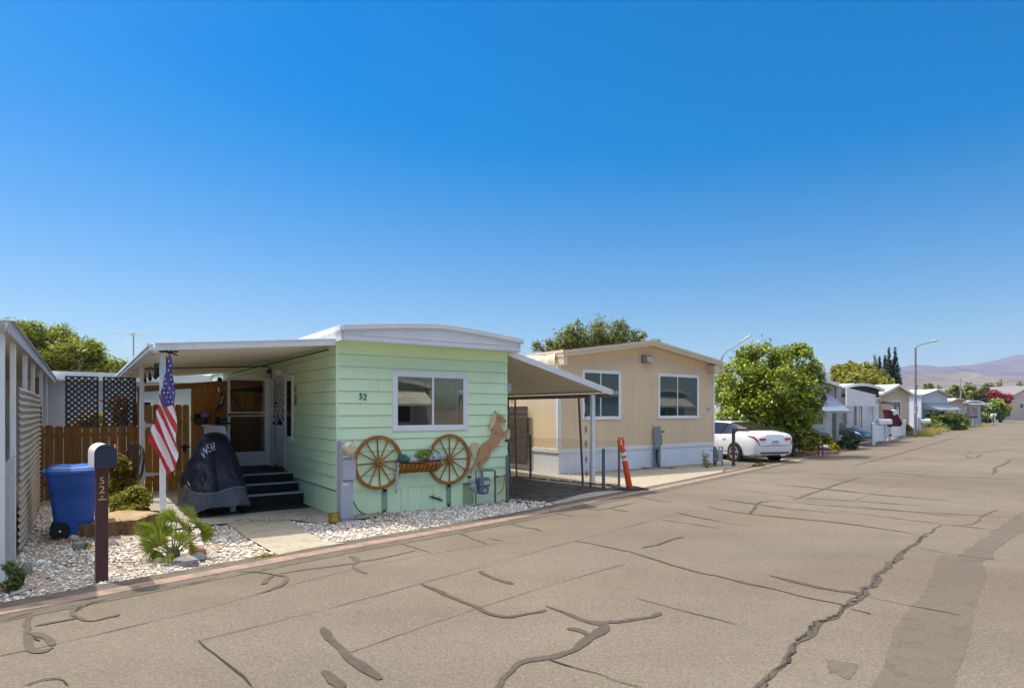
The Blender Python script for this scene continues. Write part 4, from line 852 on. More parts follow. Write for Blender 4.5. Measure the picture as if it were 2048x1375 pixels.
for k, (zz, n) in enumerate(((1.44, 5), (1.39, 6), (1.34, 5))):
    for j in range(n): m.box(.055 + j * .022, .07 + j * .022, -.024, -.0205, zz - .013, zz + .013)
m.build('sign_marks', BLACK, gs)
m = MB(); m.box(-.44, .40, -.05, .08, 0, .05); o = m.build('gate_threshold', M('weathered_plank', (.42, .34, .24), .9, var=.2, vs=6)); o.location = G.w(-2.02, WBK - .1); o.rotation_euler = (0, 0, GA); tag(o, 'weathered plank lying on the ground under the cedar gate', 'plank')
# hung on the partition
a_, z_ = G.fp(403, 836, WBK - .12); HB = thing('hanging_basket', 'black wire half basket of pink flowers hung on the orange partition', 'flower basket', G.w(a_, WBK - .02, z_), GA)
m = MB(); m.lathe([(.02, -.16), (.10, -.13), (.145, -.06), (.155, 0)], (0, -.0, 0), 16); m.build('liner', M('brown_moss_liner', (.13, .09, .04), .95, var=.5, vs=20), HB, smooth=True)
m = MB()
for k in range(9):
    t = math.pi * (1 + k / 8); m.tube([(.16 * math.cos(t), .16 * math.sin(t), .01), (.15 * math.cos(t), .15 * math.sin(t), -.06), (.105 * math.cos(t), .105 * math.sin(t), -.135), (0, 0, -.17)], .007, 5)
m.tube([(.16 * math.cos(math.pi + k * math.pi / 10), .16 * math.sin(math.pi + k * math.pi / 10), .01) for k in range(11)], .009, 5); m.build('wire_frame', BLACK, HB)
m = MB(); petals(m, (.07, -.10, .08), (.13, .08, .09), 170, .032); m.build('pink_blossom', leaf_mat('pink_blossom', [(.42, .16, .36), (.58, .28, .48), (.62, .45, .60), (.30, .10, .28)], .7, .2), HB, fix=False); m = MB(); petals(m, (-.07, -.08, .05), (.10, .07, .07), 70, .035); m.build('leaves', leaf_mat('dark_leaf', [(.012, .022, .008), (.02, .04, .015)], .6, .2), HB, fix=False)
a_, z_ = G.fp(443, 801, WBK - .03); m = MB(); m.ball((0, 0, .14), (.03, .02, .05), 6); m.ext([(-.035, -.20), (.01, -.14), (.05, -.10), (.055, .0), (.035, .12), (.0, .11), (-.02, .0), (-.10, -.18), (-.14, -.28), (-.09, -.24)], lambda p, q, d: (p, d, q), -.02, .02)
o = m.build('wall_butterfly', BLACK); o.location = G.w(a_, WBK - .03, z_); o.rotation_euler = (0, 0, GA); tag(o, 'dark metal bird ornament with pale bars fixed to the orange partition', 'ornament'); mm = MB()
for k in range(4): mm.box(-.035 + k * .012, .01 + k * .010, -.026, -.021, -.07 + k * .05, -.045 + k * .05)
mm.build('pale_bars', TRIM, o); o.name = 'bird_ornament'
a_, z_ = G.fp(439.5, 758, WBK - .06); m = MB(); m.lathe([(.055, 0), (.05, .07), (.03, .09)], (0, 0, 0), 12); o = m.build('porch_lamp', BLACK, smooth=True); o.location = G.w(a_, WBK - .06, pz(a_) - 0.0); tag(o, 'small black lamp on top of the partition beam', 'lamp')
a_, z_ = G.fp(444, 846, 4.7); m = MB(); m.box(-.10, .14, -.1, .1, 0, .05); m.lathe([(.05, .0), (.08, .06), (.05, .13), (.06, .16)], (-.11, 0, 0), 12); m.box(-.02, .16, -.06, .06, .07, .13); o = m.build('black_lantern', BLACK, smooth=True); o.location = G.w(a_, 4.62, 1.547); o.rotation_euler = (0, 0, GA); tag(o, 'black lantern and box standing on the white railing cap', 'lantern')
SAWM = M('old_saw_steel', (.03, .028, .026), .7, var=.3)
a_, z_ = G.fp(492, 780, WBK - .02); m = MB(); m.ext([(-.42, -.03), (.30, -.035), (.33, .10), (.2, .075), (-.42, .015)], lambda p, q, d: (p, d, q), -.012, -.004); m.ext([(.30, -.06), (.46, -.06), (.46, .13), (.33, .13)], lambda p, q, d: (p, d, q), -.02, -.002); o = m.build('hand_saw', SAWM); o.location = G.w(a_, WBK - .002, z_); o.rotation_euler = (0, 0, GA); tag(o, 'long dark hand saw hung on the boards behind the screen door', 'saw')
m = MB(); m.beam((-.18, -.012, .2), (.12, -.012, -.25), .02, .02); m.ball((-.2, -.02, .22), (.05, .015, .07), 6); o = m.build('wooden_spoon', SAWM); a_, z_ = G.fp(478, 806, WBK - .02); o.location = G.w(a_, WBK - .002, z_); o.rotation_euler = (0, 0, GA); tag(o, 'dark long-handled tool hung slanting behind the screen door', 'tool'); o.name = 'hanging_tool'
a_, z_ = G.fp(523, 801, WBK - .02); m = MB(); m.box(-.14, .10, -.012, 0, -.11, .11); o = m.build('cardboard_notice', M('cardboard', (.25, .15, .07), .9, var=.1)); o.location = G.w(a_, WBK - .004, z_); o.rotation_euler = (0, 0, GA); tag(o, 'brown rectangular notice pinned to the boards behind the screen door', 'notice')

# ------------------------------------------------------------------ back fence with lattice
BF = thing('wooden_fence', 'brown dog-eared wooden fence behind the blue bin, topped by lattice panels', 'fence', G.w(-3.5, WBK + .05), GA)
m = MB(); x = -.88
k = 0
while x < .82:
    w = .148; zt_ = 1.545 + .012 * math.sin(k * 2.1); m.ext([(x, .02), (x + w, .02), (x + w, zt_ - .035), (x + w - .03, zt_), (x + .03, zt_), (x, zt_ - .035)], lambda p, q, d: (p, d, q), 0, .018); x += .158; k += 1
m.box(-.86, .84, .018, .06, .3, .39); m.box(-.86, .84, .018, .06, 1.3, 1.39); m.build('pickets', CED2, BF)
for x_ in (-.30, .13 if False else .82):
    m = MB(); m.box(x_, x_ + .09, .02, .11, 0, 1.5); m.build('post', CED2, BF)
LB = M('dark_lattice_paint', (.035, .030, .030), .7, var=.2, vs=6)
la = [G.fp(u_, 800, WBK + .05)[0] + 3.5 for u_ in (130.5, 197, 206, 272)]; lz1 = G.fp(200, 753, WBK + .05)[1]; lz0 = 1.50
for x0, x1 in ((la[0], la[1]), (la[2], la[3])):
    m = MB()
    for xx in (x0, x1 - .03): m.box(xx, xx + .03, .0, .03, lz0, lz1)
    m.box(x0 + .03, x1 - .03, 0, .03, lz1 - .03, lz1); m.box(x0 + .03, x1 - .03, 0, .03, lz0, lz0 + .03)
    h_ = lz1 - lz0; w_ = x1 - x0; st_ = .115
    for k in range(-14, 26):
        for sg, y_ in ((1, .010), (-1, .020)):
            c_ = k * st_; pts_ = []
            x_a = 0.0; 
            # line z = sg*x + c
            for xx in (0, w_):
                zz = sg * xx + c_; pts_.append((xx, zz))
            (xa, za), (xb, zb) = pts_
            if sg == 1: xs, xe = max(0, -c_), min(w_, h_ - c_)
            else: xs, xe = max(0, c_ - h_), min(w_, c_)
            if xe - xs > .02: m.beam((x0 + xs, y_, lz0 + sg * xs + c_), (x0 + xe, y_, lz0 + sg * xe + c_), .008, .036, up=(0, 0, 1))
    m.build('lattice', LB, BF, fix=False)
m = MB(); m.cyl((-.05, -.05, .1), (-.05, -.05, 1.28), .017, n=8); o = m.build('red_pole', M('red_orange_paint', (.55, .09, .03), .5)); o.location = G.w(*[G.fp(222.5, 900, WBK)[0] + .05, WBK]); tag(o, 'thin orange red pole leaning on the brown fence behind the mailbox', 'pole')
# hose on the second post
HSE = MB(); hp = G.w(-2.72, 4.0)
for k in range(7):
    t0 = RNG.uniform(-.4, .4); HSE.tube([(t0 * .3 + .10 * math.cos(t) + RNG.normal(0, .008), .05 * math.sin(t) - .05, .78 + .34 * math.sin(t) + k * .02) for t in [q * 2 * math.pi / 14 for q in range(15)]], .011, 6)
HSE.tube([(.0, -.06, .5), (.1, -.1, .3), (.15, -.12, .05), (.4, -.2, .02)], .013, 6)
o = HSE.build('coiled_hose', M('dark_hose', (.05, .045, .045), .6, var=.5, vs=5), smooth=True); o.location = hp; tag(o, 'dark hose coiled on the white porch post beside the gate', 'hose')
# ================================================================== neighbour on the left
NA = -4.31
NB = thing('neighbour_carport', 'white carport with posts and a corrugated screen at the left edge, beside the blue bin', 'carport', G.w(NA, 0), GA)
m = MB(); awning_sheet(m, -3.2, 2.92, .02, 2.70, -2.06, 12.2, .3, .02); m.build('deck', M('carport_grey_white', (.50, .49, .46), .5, var=.06, dirt=.2), NB, fix=False)
m = MB(); m.box(.0, .06, -2.08, 12.3, 2.68, 2.73); m.box(.06, .085, -2.08, 12.3, 2.66, 2.79); m.box(.02, .12, -2.08, 12.3, 2.79, 2.805); m.beam((-3.2, -2.06, 2.95), (.03, -2.06, 2.735), .04, .12); m.build('gutter', M('chalky_grey_metal', (.42, .42, .44), .55, var=.1, dirt=.3, vs=3, streak=.4), NB, bevel=.005)
for b_ in (-1.98, -.60, 1.4, 3.3, 5.6, 6.1, 8.5):
    m = MB(); xo_ = 0; m.box(xo_ - .03, xo_ + .03, b_ - .028, b_ + .028, 0, 2.70); m.build('post', WHITEM, NB, bevel=.006)
CORR = M('weathered_corrugated', (.43, .37, .285), .5, var=.10, dirt=.45, dcol=(.26, .21, .16), vs=1.8, spec=.5)
def corr(u, v):
    b_ = -.50 + 4.95 * u; z = .06 + 2.09 * v; return (.065 + .0125 * math.cos(z * 2 * math.pi / .088) + .014 * math.sin(b_ * 1.3) + .006 * math.sin(b_ * 5 + z * 3), b_, z)
m = MB(); m.grid(corr, 24, 330); m.build('corrugated_screen', CORR, NB, smooth=True, fix=False, sharp=0)
m = MB(); m.box(-.03, .03, 4.55, 4.7, 0, 2.5); m.box(-.02, .06, 4.75, 5.0, 0, 1.95); m.build('wood_post', CED2, NB)
def chainlink(mb, p, q, z0, z1, pitch=.075, r=.0022, sag=0):
    p = Vector(p); q = Vector(q); Ln = (q - p).length; d = (q - p) / Ln; n = Vector((d.y, -d.x, 0)); hgt = z1 - z0; k = -int(hgt / pitch) - 1
    while k * pitch < Ln + hgt:
        for sg in (1, -1):
            s0 = k * pitch
            if sg == 1: xs, xe = max(0, s0), min(Ln, s0 + hgt); zs, ze = z0 + xs - s0, z0 + xe - s0
            else: xs, xe = max(0, s0), min(Ln, s0 + hgt); zs, ze = z1 - (xs - s0), z1 - (xe - s0)
            if xe - xs > .02: mb.tube([p + d * xs + n * (.003 * sg) + Vector((0, 0, zs)), p + d * xe + n * (.003 * sg) + Vector((0, 0, ze))], r, 3, caps=False)
        k += 1
m = MB(); chainlink(m, (.02, -1.98, 0), (.02, -.5, 0), .03, 1.30); m.build('chain_link', STEEL, NB, fix=False)
m = MB(); m.cyl((0, -.52, 0), (0, -.52, 1.32), .024, n=10); m.build('fence_post', STEEL, NB)
NH = thing('neighbour_home', 'white mobile home behind the left carport posts', 'mobile home', G.w(-7.5, 0), GA)
m = MB(); lap_wall(m, (-1, 12), .5, 2.95, .2, 'b', 1, base=0); m.box(-3.5, .0, -1, 12, 0, 2.9); m.build('wall', M('neighbour_white', (.62, .62, .64), .6, dirt=.15), NH, fix=False)
m = MB(); m.box(-3.6, .1, -1.2, 12.2, 2.96, 3.2); m.build('roof', RO, NH)
# white building far behind the lattice
BW = thing('mobile_home', 'long white mobile home seen through the lattice behind the wooden fence', 'mobile home', G.w(-8.5, 12.5), GA)
m = MB(); m.box(0, 13.5, 0, 3.5, 0, 2.75); m.box(0, 13.5, -.02, 0, 0, .7); m.build('wall', M('backlot_white', (.66, .66, .68), .6, dirt=.12), BW); m = MB(); m.box(-.2, 13.7, -.3, 3.8, 2.76, 3.02); m.build('roof', RO, BW)
for k in range(3):
    m = MB(); m.box(2 + 3.6 * k, 3.2 + 3.6 * k, -.04, -.022, 1.3, 2.2); f_ = m.build('window', TRIM, BW, bevel=.005); m = MB(); m.box(2.08 + 3.6 * k, 3.12 + 3.6 * k, -.05, -.041, 1.38, 2.12); m.build('pane', GL, f_)
BG_ = thing('mobile_home', 'pale green mobile home seen over the cedar gate', 'mobile home', G.w(-2.3, 16.8), GA)
m = MB(); lap_wall(m, (0, 6), .3, 3.0, .2, 'a', 1); m.box(0, 6, .02, 4, 0, 3); m.build('wall', M('pale_green_paint', (.50, .62, .50), .6), BG_, fix=False); m = MB(); m.box(-.2, 6.2, -.25, 4, 3.01, 3.2); m.build('roof', RO, BG_)
slider_window(BG_, None, 0, 0, 0, 0, rect=(.9, 2.0, 1.5, 2.5), gl=GL)

# ================================================================== tan home
HT = thing('mobile_home', 'tan double-wide mobile home with two white sliding windows and white skirting', 'mobile home', T.o, GA)
LT = 15.0; TSK = T.fp(1300, 891)[1]; ZE_, ZP_ = 3.56, 4.08; PKA = 3.6; TT = 3.16
def tr(a): return ZE_ + (ZP_ - ZE_) * (1 - abs(a - PKA) / PKA)
TANW = None
def grooved(name, col, pitch):
    m, nt, P, N, L = nodes_of(name); co = tco(N, L); sp = N.new('ShaderNodeSeparateXYZ'); L.new(co, sp.inputs[0])
    ad = N.new('ShaderNodeMath'); ad.operation = 'ADD'; L.new(sp.outputs[0], ad.inputs[0]); L.new(sp.outputs[1], ad.inputs[1])
    md = N.new('ShaderNodeMath'); md.operation = 'PINGPONG'; md.inputs[1].default_value = pitch / 2; L.new(ad.outputs[0], md.inputs[0])
    lt = N.new('ShaderNodeMath'); lt.operation = 'LESS_THAN'; lt.inputs[1].default_value = .005; L.new(md.outputs[0], lt.inputs[0])
    n1 = ramp(N, L, noise(N, L, tco(N, L, 'Object', (1.5, 1.5, .35)), 1.3, 6), .3, .7, tuple(c * .95 for c in col), tuple(c * 1.04 for c in col))
    g_ = ramp(N, L, noise(N, L, tco(N, L, 'Object', (40, 40, 2)), 1.5, 4), .3, .7, (.95, .95, .95), (1.03, 1.03, 1.03))
    c = mixc(N, L, 1, n1, g_, 'MULTIPLY'); L.new(mixc(N, L, lt.outputs[0], c, tuple(x * .84 for x in col)), P.inputs['Base Color']); P.inputs['Roughness'].default_value = .7
    b = N.new('ShaderNodeBump'); b.inputs['Strength'].default_value = .5; b.inputs['Distance'].default_value = .006; b.invert = True; L.new(lt.outputs[0], b.inputs['Height']); L.new(b.outputs[0], P.inputs['Normal']); return m
TANW = grooved('tan_grooved_panel', (.72, .54, .335), .30); WSK = grooved('white_skirt_panel', (.74, .75, .78), .305)
wins = [(T.fp(1164, 738), T.fp(1241, 838)), (T.fp(1315.5, 746), T.fp(1397, 836))]
m = MB()
cuts = [0.0]; 
for (a0, z1), (a1, z0) in wins: cuts += [a0 + .04, a1 - .04]
cuts.append(TWID)
for i, (s0, s1) in enumerate(zip(cuts[:-1], cuts[1:])):
    if i % 2 == 0: segs = [(TSK, None)]
    else:
        (a0, z1), (a1, z0) = wins[i // 2]; segs = [(TSK, z0 + .04), (z1 - .04, None)]
    for q0, q1 in segs:
        xs = [s0] + ([PKA] if s0 < PKA < s1 else []) + [s1]
        for x0, x1 in zip(xs[:-1], xs[1:]):
            m.add([(x0, 0, q0), (x1, 0, q0), (x1, 0, q1 if q1 else tr(x1) - .08), (x0, 0, q1 if q1 else tr(x0) - .08)], [(0, 1, 2, 3)])
m.add([(0, 0, TSK), (0, LT, TSK), (0, LT, 3.5), (0, 0, 3.5)], [(0, 1, 2, 3)]); m.add([(TWID, 0, TSK), (TWID, LT, TSK), (TWID, LT, 3.5), (TWID, 0, 3.5)], [(0, 1, 2, 3)]); m.add([(0, LT, 0), (TWID, LT, 0), (TWID, LT, 3.5), (0, LT, 3.5)], [(0, 1, 2, 3)])
m.box(.08, TWID - .08, -.006, -.0005, 2.715, 2.722)
m.build('wall', TANW, HT, fix=False)
m = MB(); m.box(-.005, TWID + .005, -.012, .01, -.02, TSK - .09); m.box(-.005, .01, .012, LT, -.02, TSK - .09); m.box(TWID - .01, TWID + .005, .012, LT, 0, TSK - .09); m.build('skirt', WSK, HT)
m = MB(); m.box(-.03, TWID + .03, -.03, -.001, TSK - .09, TSK + .02); m.box(-.03, -.001, 0.002, LT, TSK - .09, TSK + .02); m.build('skirt_trim', WHITE, HT, bevel=.004)
m = MB(); m.box(-.025, .065, -.022, -.001, TSK + .02, TT); m.box(-.025, -.001, -.022, .09, TSK + .02, TT); m.box(TWID - .035, TWID + .04, -.022, -.001, TSK + .02, TT); m.build('corner_trim', WHITE, HT)
m = MB(); ov = -.32
for a0, a1 in ((-.02, PKA), (PKA, TWID + .08)):
    z0, z1 = tr(max(a0, -.02)) , tr(min(a1, TWID + .08))
    if a0 < 0: z0 = ZE_
    m.add([(a0, ov, z0), (a1, ov, z1), (a1, LT + .3, z1), (a0, LT + .3, z0)], [(0, 1, 2, 3)])
m.build('roof', RO, HT)
m = MB()
for a0, a1 in ((-.02, PKA), (PKA, TWID + .08)):
    z0, z1 = tr(a0), tr(a1)
    for y0, t0, t1, in ((ov - .02, .012, -.075), (ov - .005, -.076, -.165)):
        m.add([(a0, y0, z0 + t0), (a1, y0, z1 + t0), (a1, y0, z1 + t1), (a0, y0, z0 + t1), (a0, y0 + .03, z0 + t0), (a1, y0 + .03, z1 + t0), (a1, y0 + .03, z1 + t1), (a0, y0 + .03, z0 + t1)], [(0, 1, 2, 3), (7, 6, 5, 4), (3, 2, 6, 7), (0, 4, 5, 1), (0, 3, 7, 4), (1, 5, 6, 2)])
    m.add([(a0, ov + .02, z0 - .15), (a1, ov + .02, z1 - .15), (a1, 0, z1 - .15), (a0, 0, z0 - .15)], [(0, 1, 2, 3)])
for s0, s1 in ((-.05, .10), (TWID - .32, TWID + .10)): m.box(s0, s1, ov + .03, -.002, TT, ZE_ - .12)
m.box(-.05, -.001, .002, LT, TT, ZE_ - .05); m.box(-.075, -.052, ov, LT, ZE_ - .16, ZE_ - .08); m.box(-.09, -.052, ov, LT, ZE_ - .07, ZE_ + .015); m.box(TWID + .05, TWID + .12, ov, LT, TT, ZE_ + .01)
m.build('fascia', CREAM, HT)
# folded tarp edge over the left eave
m = MB(); m.grid(lambda u, v: (-.10 - .03 * math.sin(v * 3) + .025 * math.sin(u * 40) - .02, .0 + 2.6 * u, 3.50 - .30 * v - .05 * math.sin(u * 23) * v * (1 - v) - .03 * math.sin(u * 9)), 50, 6); m.build('eave_cover', M('cream_tarp', (.72, .62, .46), .8, var=.08), HT, smooth=True, fix=False)
for (a0, z1), (a1, z0) in wins:
    slider_window(HT, T, 0, 0, 0, 0, rect=(a0, a1, z0, z1), gl=GLT, mull=.46, fw=.075)
a_, z_ = T.fp(1296, 718, -.1); m = MB(); m.box(a_ - .21, a_ + .21, -.10, -.002, z_ - .13, z_ + .13); fx = m.build('wall_light', M('light_housing_grey', (.20, .18, .16), .6), HT, bevel=.012); m = MB(); m.add([(a_ - .06, -.105, z_ + .10), (a_ + .2, -.105, z_ + .10), (a_ + .17, -.19, z_ - .11), (a_ - .04, -.19, z_ - .11), (a_ - .06, -.101, z_ - .12), (a_ + .2, -.101, z_ - .12)], [(0, 1, 2, 3), (3, 2, 5, 4), (0, 3, 4), (1, 5, 2)]); m.build('lens', M('milky_lens', (.52, .47, .38), .3), fx)
a_, z_ = T.fp(1417, 818, -.02); m = MB(); m.box(a_ - .10, a_ + .10, -.014, -.001, z_ - .10, z_ + .10); hn = m.build('number_plate', M('plate_pale', (.62, .62, .62), .5), HT); m = MB(); text_mb(m, '53', .17, Matrix.Translation((a_, -.018, z_)) @ Matrix.Rotation(R(90), 4, 'X'), .003); m.build('house_number', BLACK, hn)
# electric pedestal of the tan home
e0 = gp(1321, 936); lp = T.loc(e0); EP2 = thing('electric_pedestal', 'grey electric meter pedestal in front of the white skirting of the tan home', 'meter pedestal', e0, GA + R(40)); k2 = e0.y / F
m = MB(); hgt = 84 * k2; m.box(-.02, .21, 0, .20, 0, hgt); m.box(.02, .23, -.05, 0, hgt * .55, hgt * .80); m.box(-.10, -.02, .05, .17, hgt * .46, hgt * .60); m.build('cabinet', M('pedestal_blue_grey', (.24, .27, .32), .5, var=.08, dirt=.2), EP2, bevel=.006)
m = MB(); m.lathe([(.085, .02), (.085, -.05), (.07, -.12), (.02, -.125)], (.10, -.0, hgt * .90), 18, axis='Y'); m.build('meter', M('meter_glass_amber', (.42, .32, .16), .2, var=.2, coat=.5), EP2, smooth=True)
m = MB(); m.tube([(-.06, .1, hgt * .47), (-.07, .12, hgt * .33), (-.14, .1, hgt * .16), (-.30, .05, .10)], .035, 8); m.build('conduit', BLACK, EP2, smooth=True)
# second gas meter and dark mailbox post at its right corner
GM2 = thing('gas_meter', 'grey gas meter beside the right corner of the white skirting, before the white car', 'gas meter', gp(1437, 933), GA)
m = MB(); m.box(-.08, .16, -.06, .10, .32, .56); m.ext([(-.07, .32), (-.05, .18), (.12, .18), (.15, .32)], lambda p, q, d: (p, d, q), -.055, .095); m.build('meter_case', GREY, GM2, bevel=.012)
m = MB(); m.tube([(-.13, 0, 0), (-.13, 0, .62)], .025, 8); m.tube([(.05, .02, .56), (.05, .02, .66), (.22, .02, .66), (.22, .02, 0)], .022, 8); m.tube([(-.42, .02, .56), (.3, .02, .52), (.75, .0, .50)], .016, 8); m.lathe([(.03, -.04), (.07, -.02), (.07, .02), (.03, .05)], (-.2, 0, .25), 12, axis='Y'); m.build('pipes', DGREY, GM2, smooth=True)
for px in (1429,): 
    m = MB(); m.cyl((0, 0, 0), (0, 0, .66), .05, n=10); o = m.build('bollard_post', DGREY, smooth=True); o.location = gp(px, 932); tag(o, 'short dark steel bollard beside the gas meter at the corner of the tan home', 'post')
MBD = M('brown_mailbox_metal', (.10, .055, .05), .5, var=.15)
def post_box(name, label, base, rot, ph, pw, mat, boxdim, offx, n=1, posts=((0, 0),), boxmat=None, group=None):
    t = thing(name, label, 'mailbox', base, rot, group)
    for px, py in posts: m = MB(); m.box(px - pw / 2, px + pw / 2, py - pw / 2, py + pw / 2, 0, ph); m.build('post', mat, t, bevel=.004)
    lx, ly, lz = boxdim; m = MB(); pr = [(-ly / 2, 0), (ly / 2, 0), (ly / 2, lz * .55)] + [(ly / 2 * math.cos(k * math.pi / 8), lz * .55 + lz * .45 * math.sin(k * math.pi / 8)) for k in range(1, 8)] + [(-ly / 2, lz * .55)]
    m.ext(pr, lambda p, q, d: (d, p, q + ph), offx - lx / 2, offx + lx / 2); m.build('box', boxmat or mat, t, bevel=.006); return t
SLP = thing('slatted_panel', 'dark brown slatted panel leaning on the sunlit side wall of the tan home', 'panel', T.w(-.05, 2.0), GA); m = MB()
for k in range(11): m.box(-.06 - .02 * (1 - k / 10), -.035 - .02 * (1 - k / 10), -.62, .62, .2 + k * .163, .2 + k * .163 + .155)
m.build('slats', M('dark_brown_slats', (.075, .05, .032), .8, var=.2, vs=4), SLP)
post_box('mailbox', 'brown mailbox on a post in front of the rear wheel of the white car', gp(1467, 932), R(-35), 1.17, .09, MBD, (.46, .19, .14), .20)

# ================================================================== carport fence and cone
CF = thing('chain_link_fence', 'low chain link fence between the carport and the tan home', 'fence', (0, 0, 0))
f0, f1 = gp(1061, 957), gp(1238, 972); fA = f0 + (f0 - f1) * .55
m = MB(); chainlink(m, fA, f1, .04, 1.12, r=.0036); m.build('mesh', STEEL, CF, fix=False)
for p, r_ in ((f0, .032), (f1, .030), (fA, .03)):
    m = MB(); m.cyl(p, p + Vector((0, 0, 1.2)), r_, n=10); m.tube([p + Vector((-.05, -.03, 1.08)), p + Vector((.05, -.03, 1.08))], .012, 6); m.build('post', M('weathered_post', (.16, .14, .12), .6, .3, var=.2), CF, smooth=True)
p = gp(1207, 978); m = MB(); m.cyl((0, 0, 0), (0, 0, .95), .038, n=14); m.ball((0, 0, .95), (.042, .042, .02), 6); o = m.build('bollard_post', DGREY, smooth=True); o.location = p; tag(o, 'lone grey steel bollard in front of the chain link fence', 'post')
DP = gp(1262, 980); DL = thing('delineator_post', 'leaning orange traffic delineator post with two white bands on a black base', 'traffic post', DP, R(25)); OR = M('orange_plastic', (.75, .085, .012), .45, var=.10, vs=6, dirt=.12)
m = MB(); m.box(-.30, .30, -.28, .28, .01, .045); m.box(-.22, .22, -.2, .2, .045, .06); o_ = m.build('base', RUBBER, DL, bevel=.012); o_.rotation_euler = (R(0), R(-3), 0)
lean = Matrix.Rotation(R(-14), 4, 'Y') @ Matrix.Rotation(R(3), 4, 'X'); m = MB(); m.M = Matrix.Translation((-.04, 0, .05)) @ lean
m.lathe([(.075, 0), (.070, .25), (.062, .62), (.056, .92), (.050, 1.0), (.028, 1.03)], (0, 0, 0), 18)
m.tube([(-.0, 0, 1.02), (-.075, 0, 1.07), (-.085, 0, 1.17), (-.03, 0, 1.22), (.045, 0, 1.20), (.055, 0, 1.10), (.03, 0, .98)], .026, 8); tb = m.build('tube', OR, DL, smooth=True)
for z0, z1 in ((.80, .88), (.68, .745)):
    m = MB(); m.M = Matrix.Translation((-.04, 0, .05)) @ lean; rr = lambda z: .062 - (z - .62) * .02 + .003
    m.lathe([(rr(z0), z0), (rr(z1), z1)], (0, 0, 0), 18); m.build('reflective_band', M('reflective_white', (.72, .72, .74), .3), tb, smooth=True)

# ================================================================== mailbox 52
mp = gp(203, 1163); MX = thing('mailbox', 'arched mailbox numbered 52 on a tall brown post at the left of the yard', 'mailbox', mp, R(41)); PW = .112
BRP = M('brown_post_paint', (.085, .034, .030), .5, var=.15, vs=6, streak=.2)
sc_ = mp.y / F; ph = (1165 - 935) * sc_
m = MB(); m.box(-PW / 2, PW / 2, -PW / 2, PW / 2, -.05, ph + .0); post = m.build('post', BRP, MX, bevel=.006)
bw, bl, bh = .20, .50, .245
pr = [(-bw / 2, 0), (bw / 2, 0), (bw / 2, bh - bw / 2)] + [(bw / 2 * math.cos(k * math.pi / 14), bh - bw / 2 + bw / 2 * math.sin(k * math.pi / 14)) for k in range(1, 14)] + [(-bw / 2, bh - bw / 2)]
def mbf(p, q, d): return (p + .02, d, q + ph + .002)
m = MB(); m.ext(pr, mbf, -.135, .36); bx = m.build('box', M('mailbox_white_enamel', (.66, .66, .64), .35, var=.05, dirt=.1), MX, smooth=True)
m = MB(); m.ext([(p * 1.04, q * 1.02) for p, q in pr], mbf, -.155, -.1355); m.box(-.015, .055, -.165, -.1555, ph + bh - .03, ph + bh - .012); m.build('door', M('mailbox_navy', (.025, .035, .065), .45, var=.12, vs=8), bx, bevel=.004)
m = MB(); m.box(.122, .13, -.06, -.03, ph + .08, ph + .24); m.box(.122, .13, -.03, .03, ph + .2, ph + .24); m.build('flag', M('flag_red', (.5, .04, .03), .5), bx)
BRS = M('brass_numerals', (.60, .46, .22), .35, .6, var=.1)
for ch, vv, s_ in (('5', 960, .105), ('2', 978, .115), ('0', 992.5, .05)):
    z_ = H - (vv - HY) * sc_; m = MB(); text_mb(m, ch, s_, Matrix.Translation((-.004, -PW / 2 - .004, z_)) @ Matrix.Rotation(R(90), 4, 'X'), .003); m.build('numeral' if s_ > .06 else 'screw_hole', BRS, post)
m = MB(); z_ = H - (997 - HY) * sc_; m.box(-.036, .036, -PW / 2 - .006, -PW / 2 - .001, z_ - .006, z_ + .006); m.build('numeral_bar', BRS, post)

# ================================================================== recycling bin
BL = M('blue_bin_plastic', (.006, .078, .36), .38, var=.10, vs=3, spec=.5, dirt=.10, dcol=(.12, .15, .25)); bc = gp(146, 1078)
RB = thing('recycling_bin', 'blue wheeled recycling bin standing beside the corrugated screen', 'bin', bc + Vector((-.16, .26, 0)), R(35))
def binsec(z):                                             # half sizes at height z
    t = z / .95; return .225 + .045 * t, .20 + .08 * t
def rr_rect(hx, hy, r, n=6):
    out = []
    for cx, cy, s in ((hx - r, hy - r, 0), (-hx + r, hy - r, 1), (-hx + r, -hy + r, 2), (hx - r, -hy + r, 3)):
        for k in range(n + 1): t = math.pi / 2 * (s + k / n); out.append((cx + r * math.cos(t), cy + r * math.sin(t)))
    return out
m = MB(); zs_ = [.03, .05, .25, .50, .70, .715, .93, .935, .985, .99]; ex = [-.01, 0, 0, 0, 0, .012, .016, .035, .035, .02]
ring = [rr_rect(binsec(z)[0] + e, binsec(z)[1] + e, .07) for z, e in zip(zs_, ex)]; n_ = len(ring[0])
m.add([(x + (-.05 * (z / .95) if x < 0 else 0), y, z) for z, rg in zip(zs_, ring) for x, y in rg], [(i * n_ + k, i * n_ + (k + 1) % n_, (i + 1) * n_ + (k + 1) % n_, (i + 1) * n_ + k) for i in range(len(zs_) - 1) for k in range(n_)] + [tuple(range(n_))])
m.ext([(-.20, .0), (-.14, .22), (-.02, .20), (.06, .05), (.02, .0)], lambda p, q, d: (p, d, q + .04), -.222, -.20)
m.build('body', BL, RB, smooth=True)
def lid(u, v):
    x = -.345 + .655 * u; y = -.325 + .65 * v; e = max(abs(u - .5), abs(v - .5)) * 2; z = .995 + .065 * (1 - e ** 4) + .014 * math.sin(u * 9) * (1 - e) + .012 * math.cos((v - .5) * 14) * (1 - e * .7)
    if e > .93: z -= .03
    s = 1 - .06 * (abs(u - .5) * 2) ** 4 ; return (x, y * s, z)
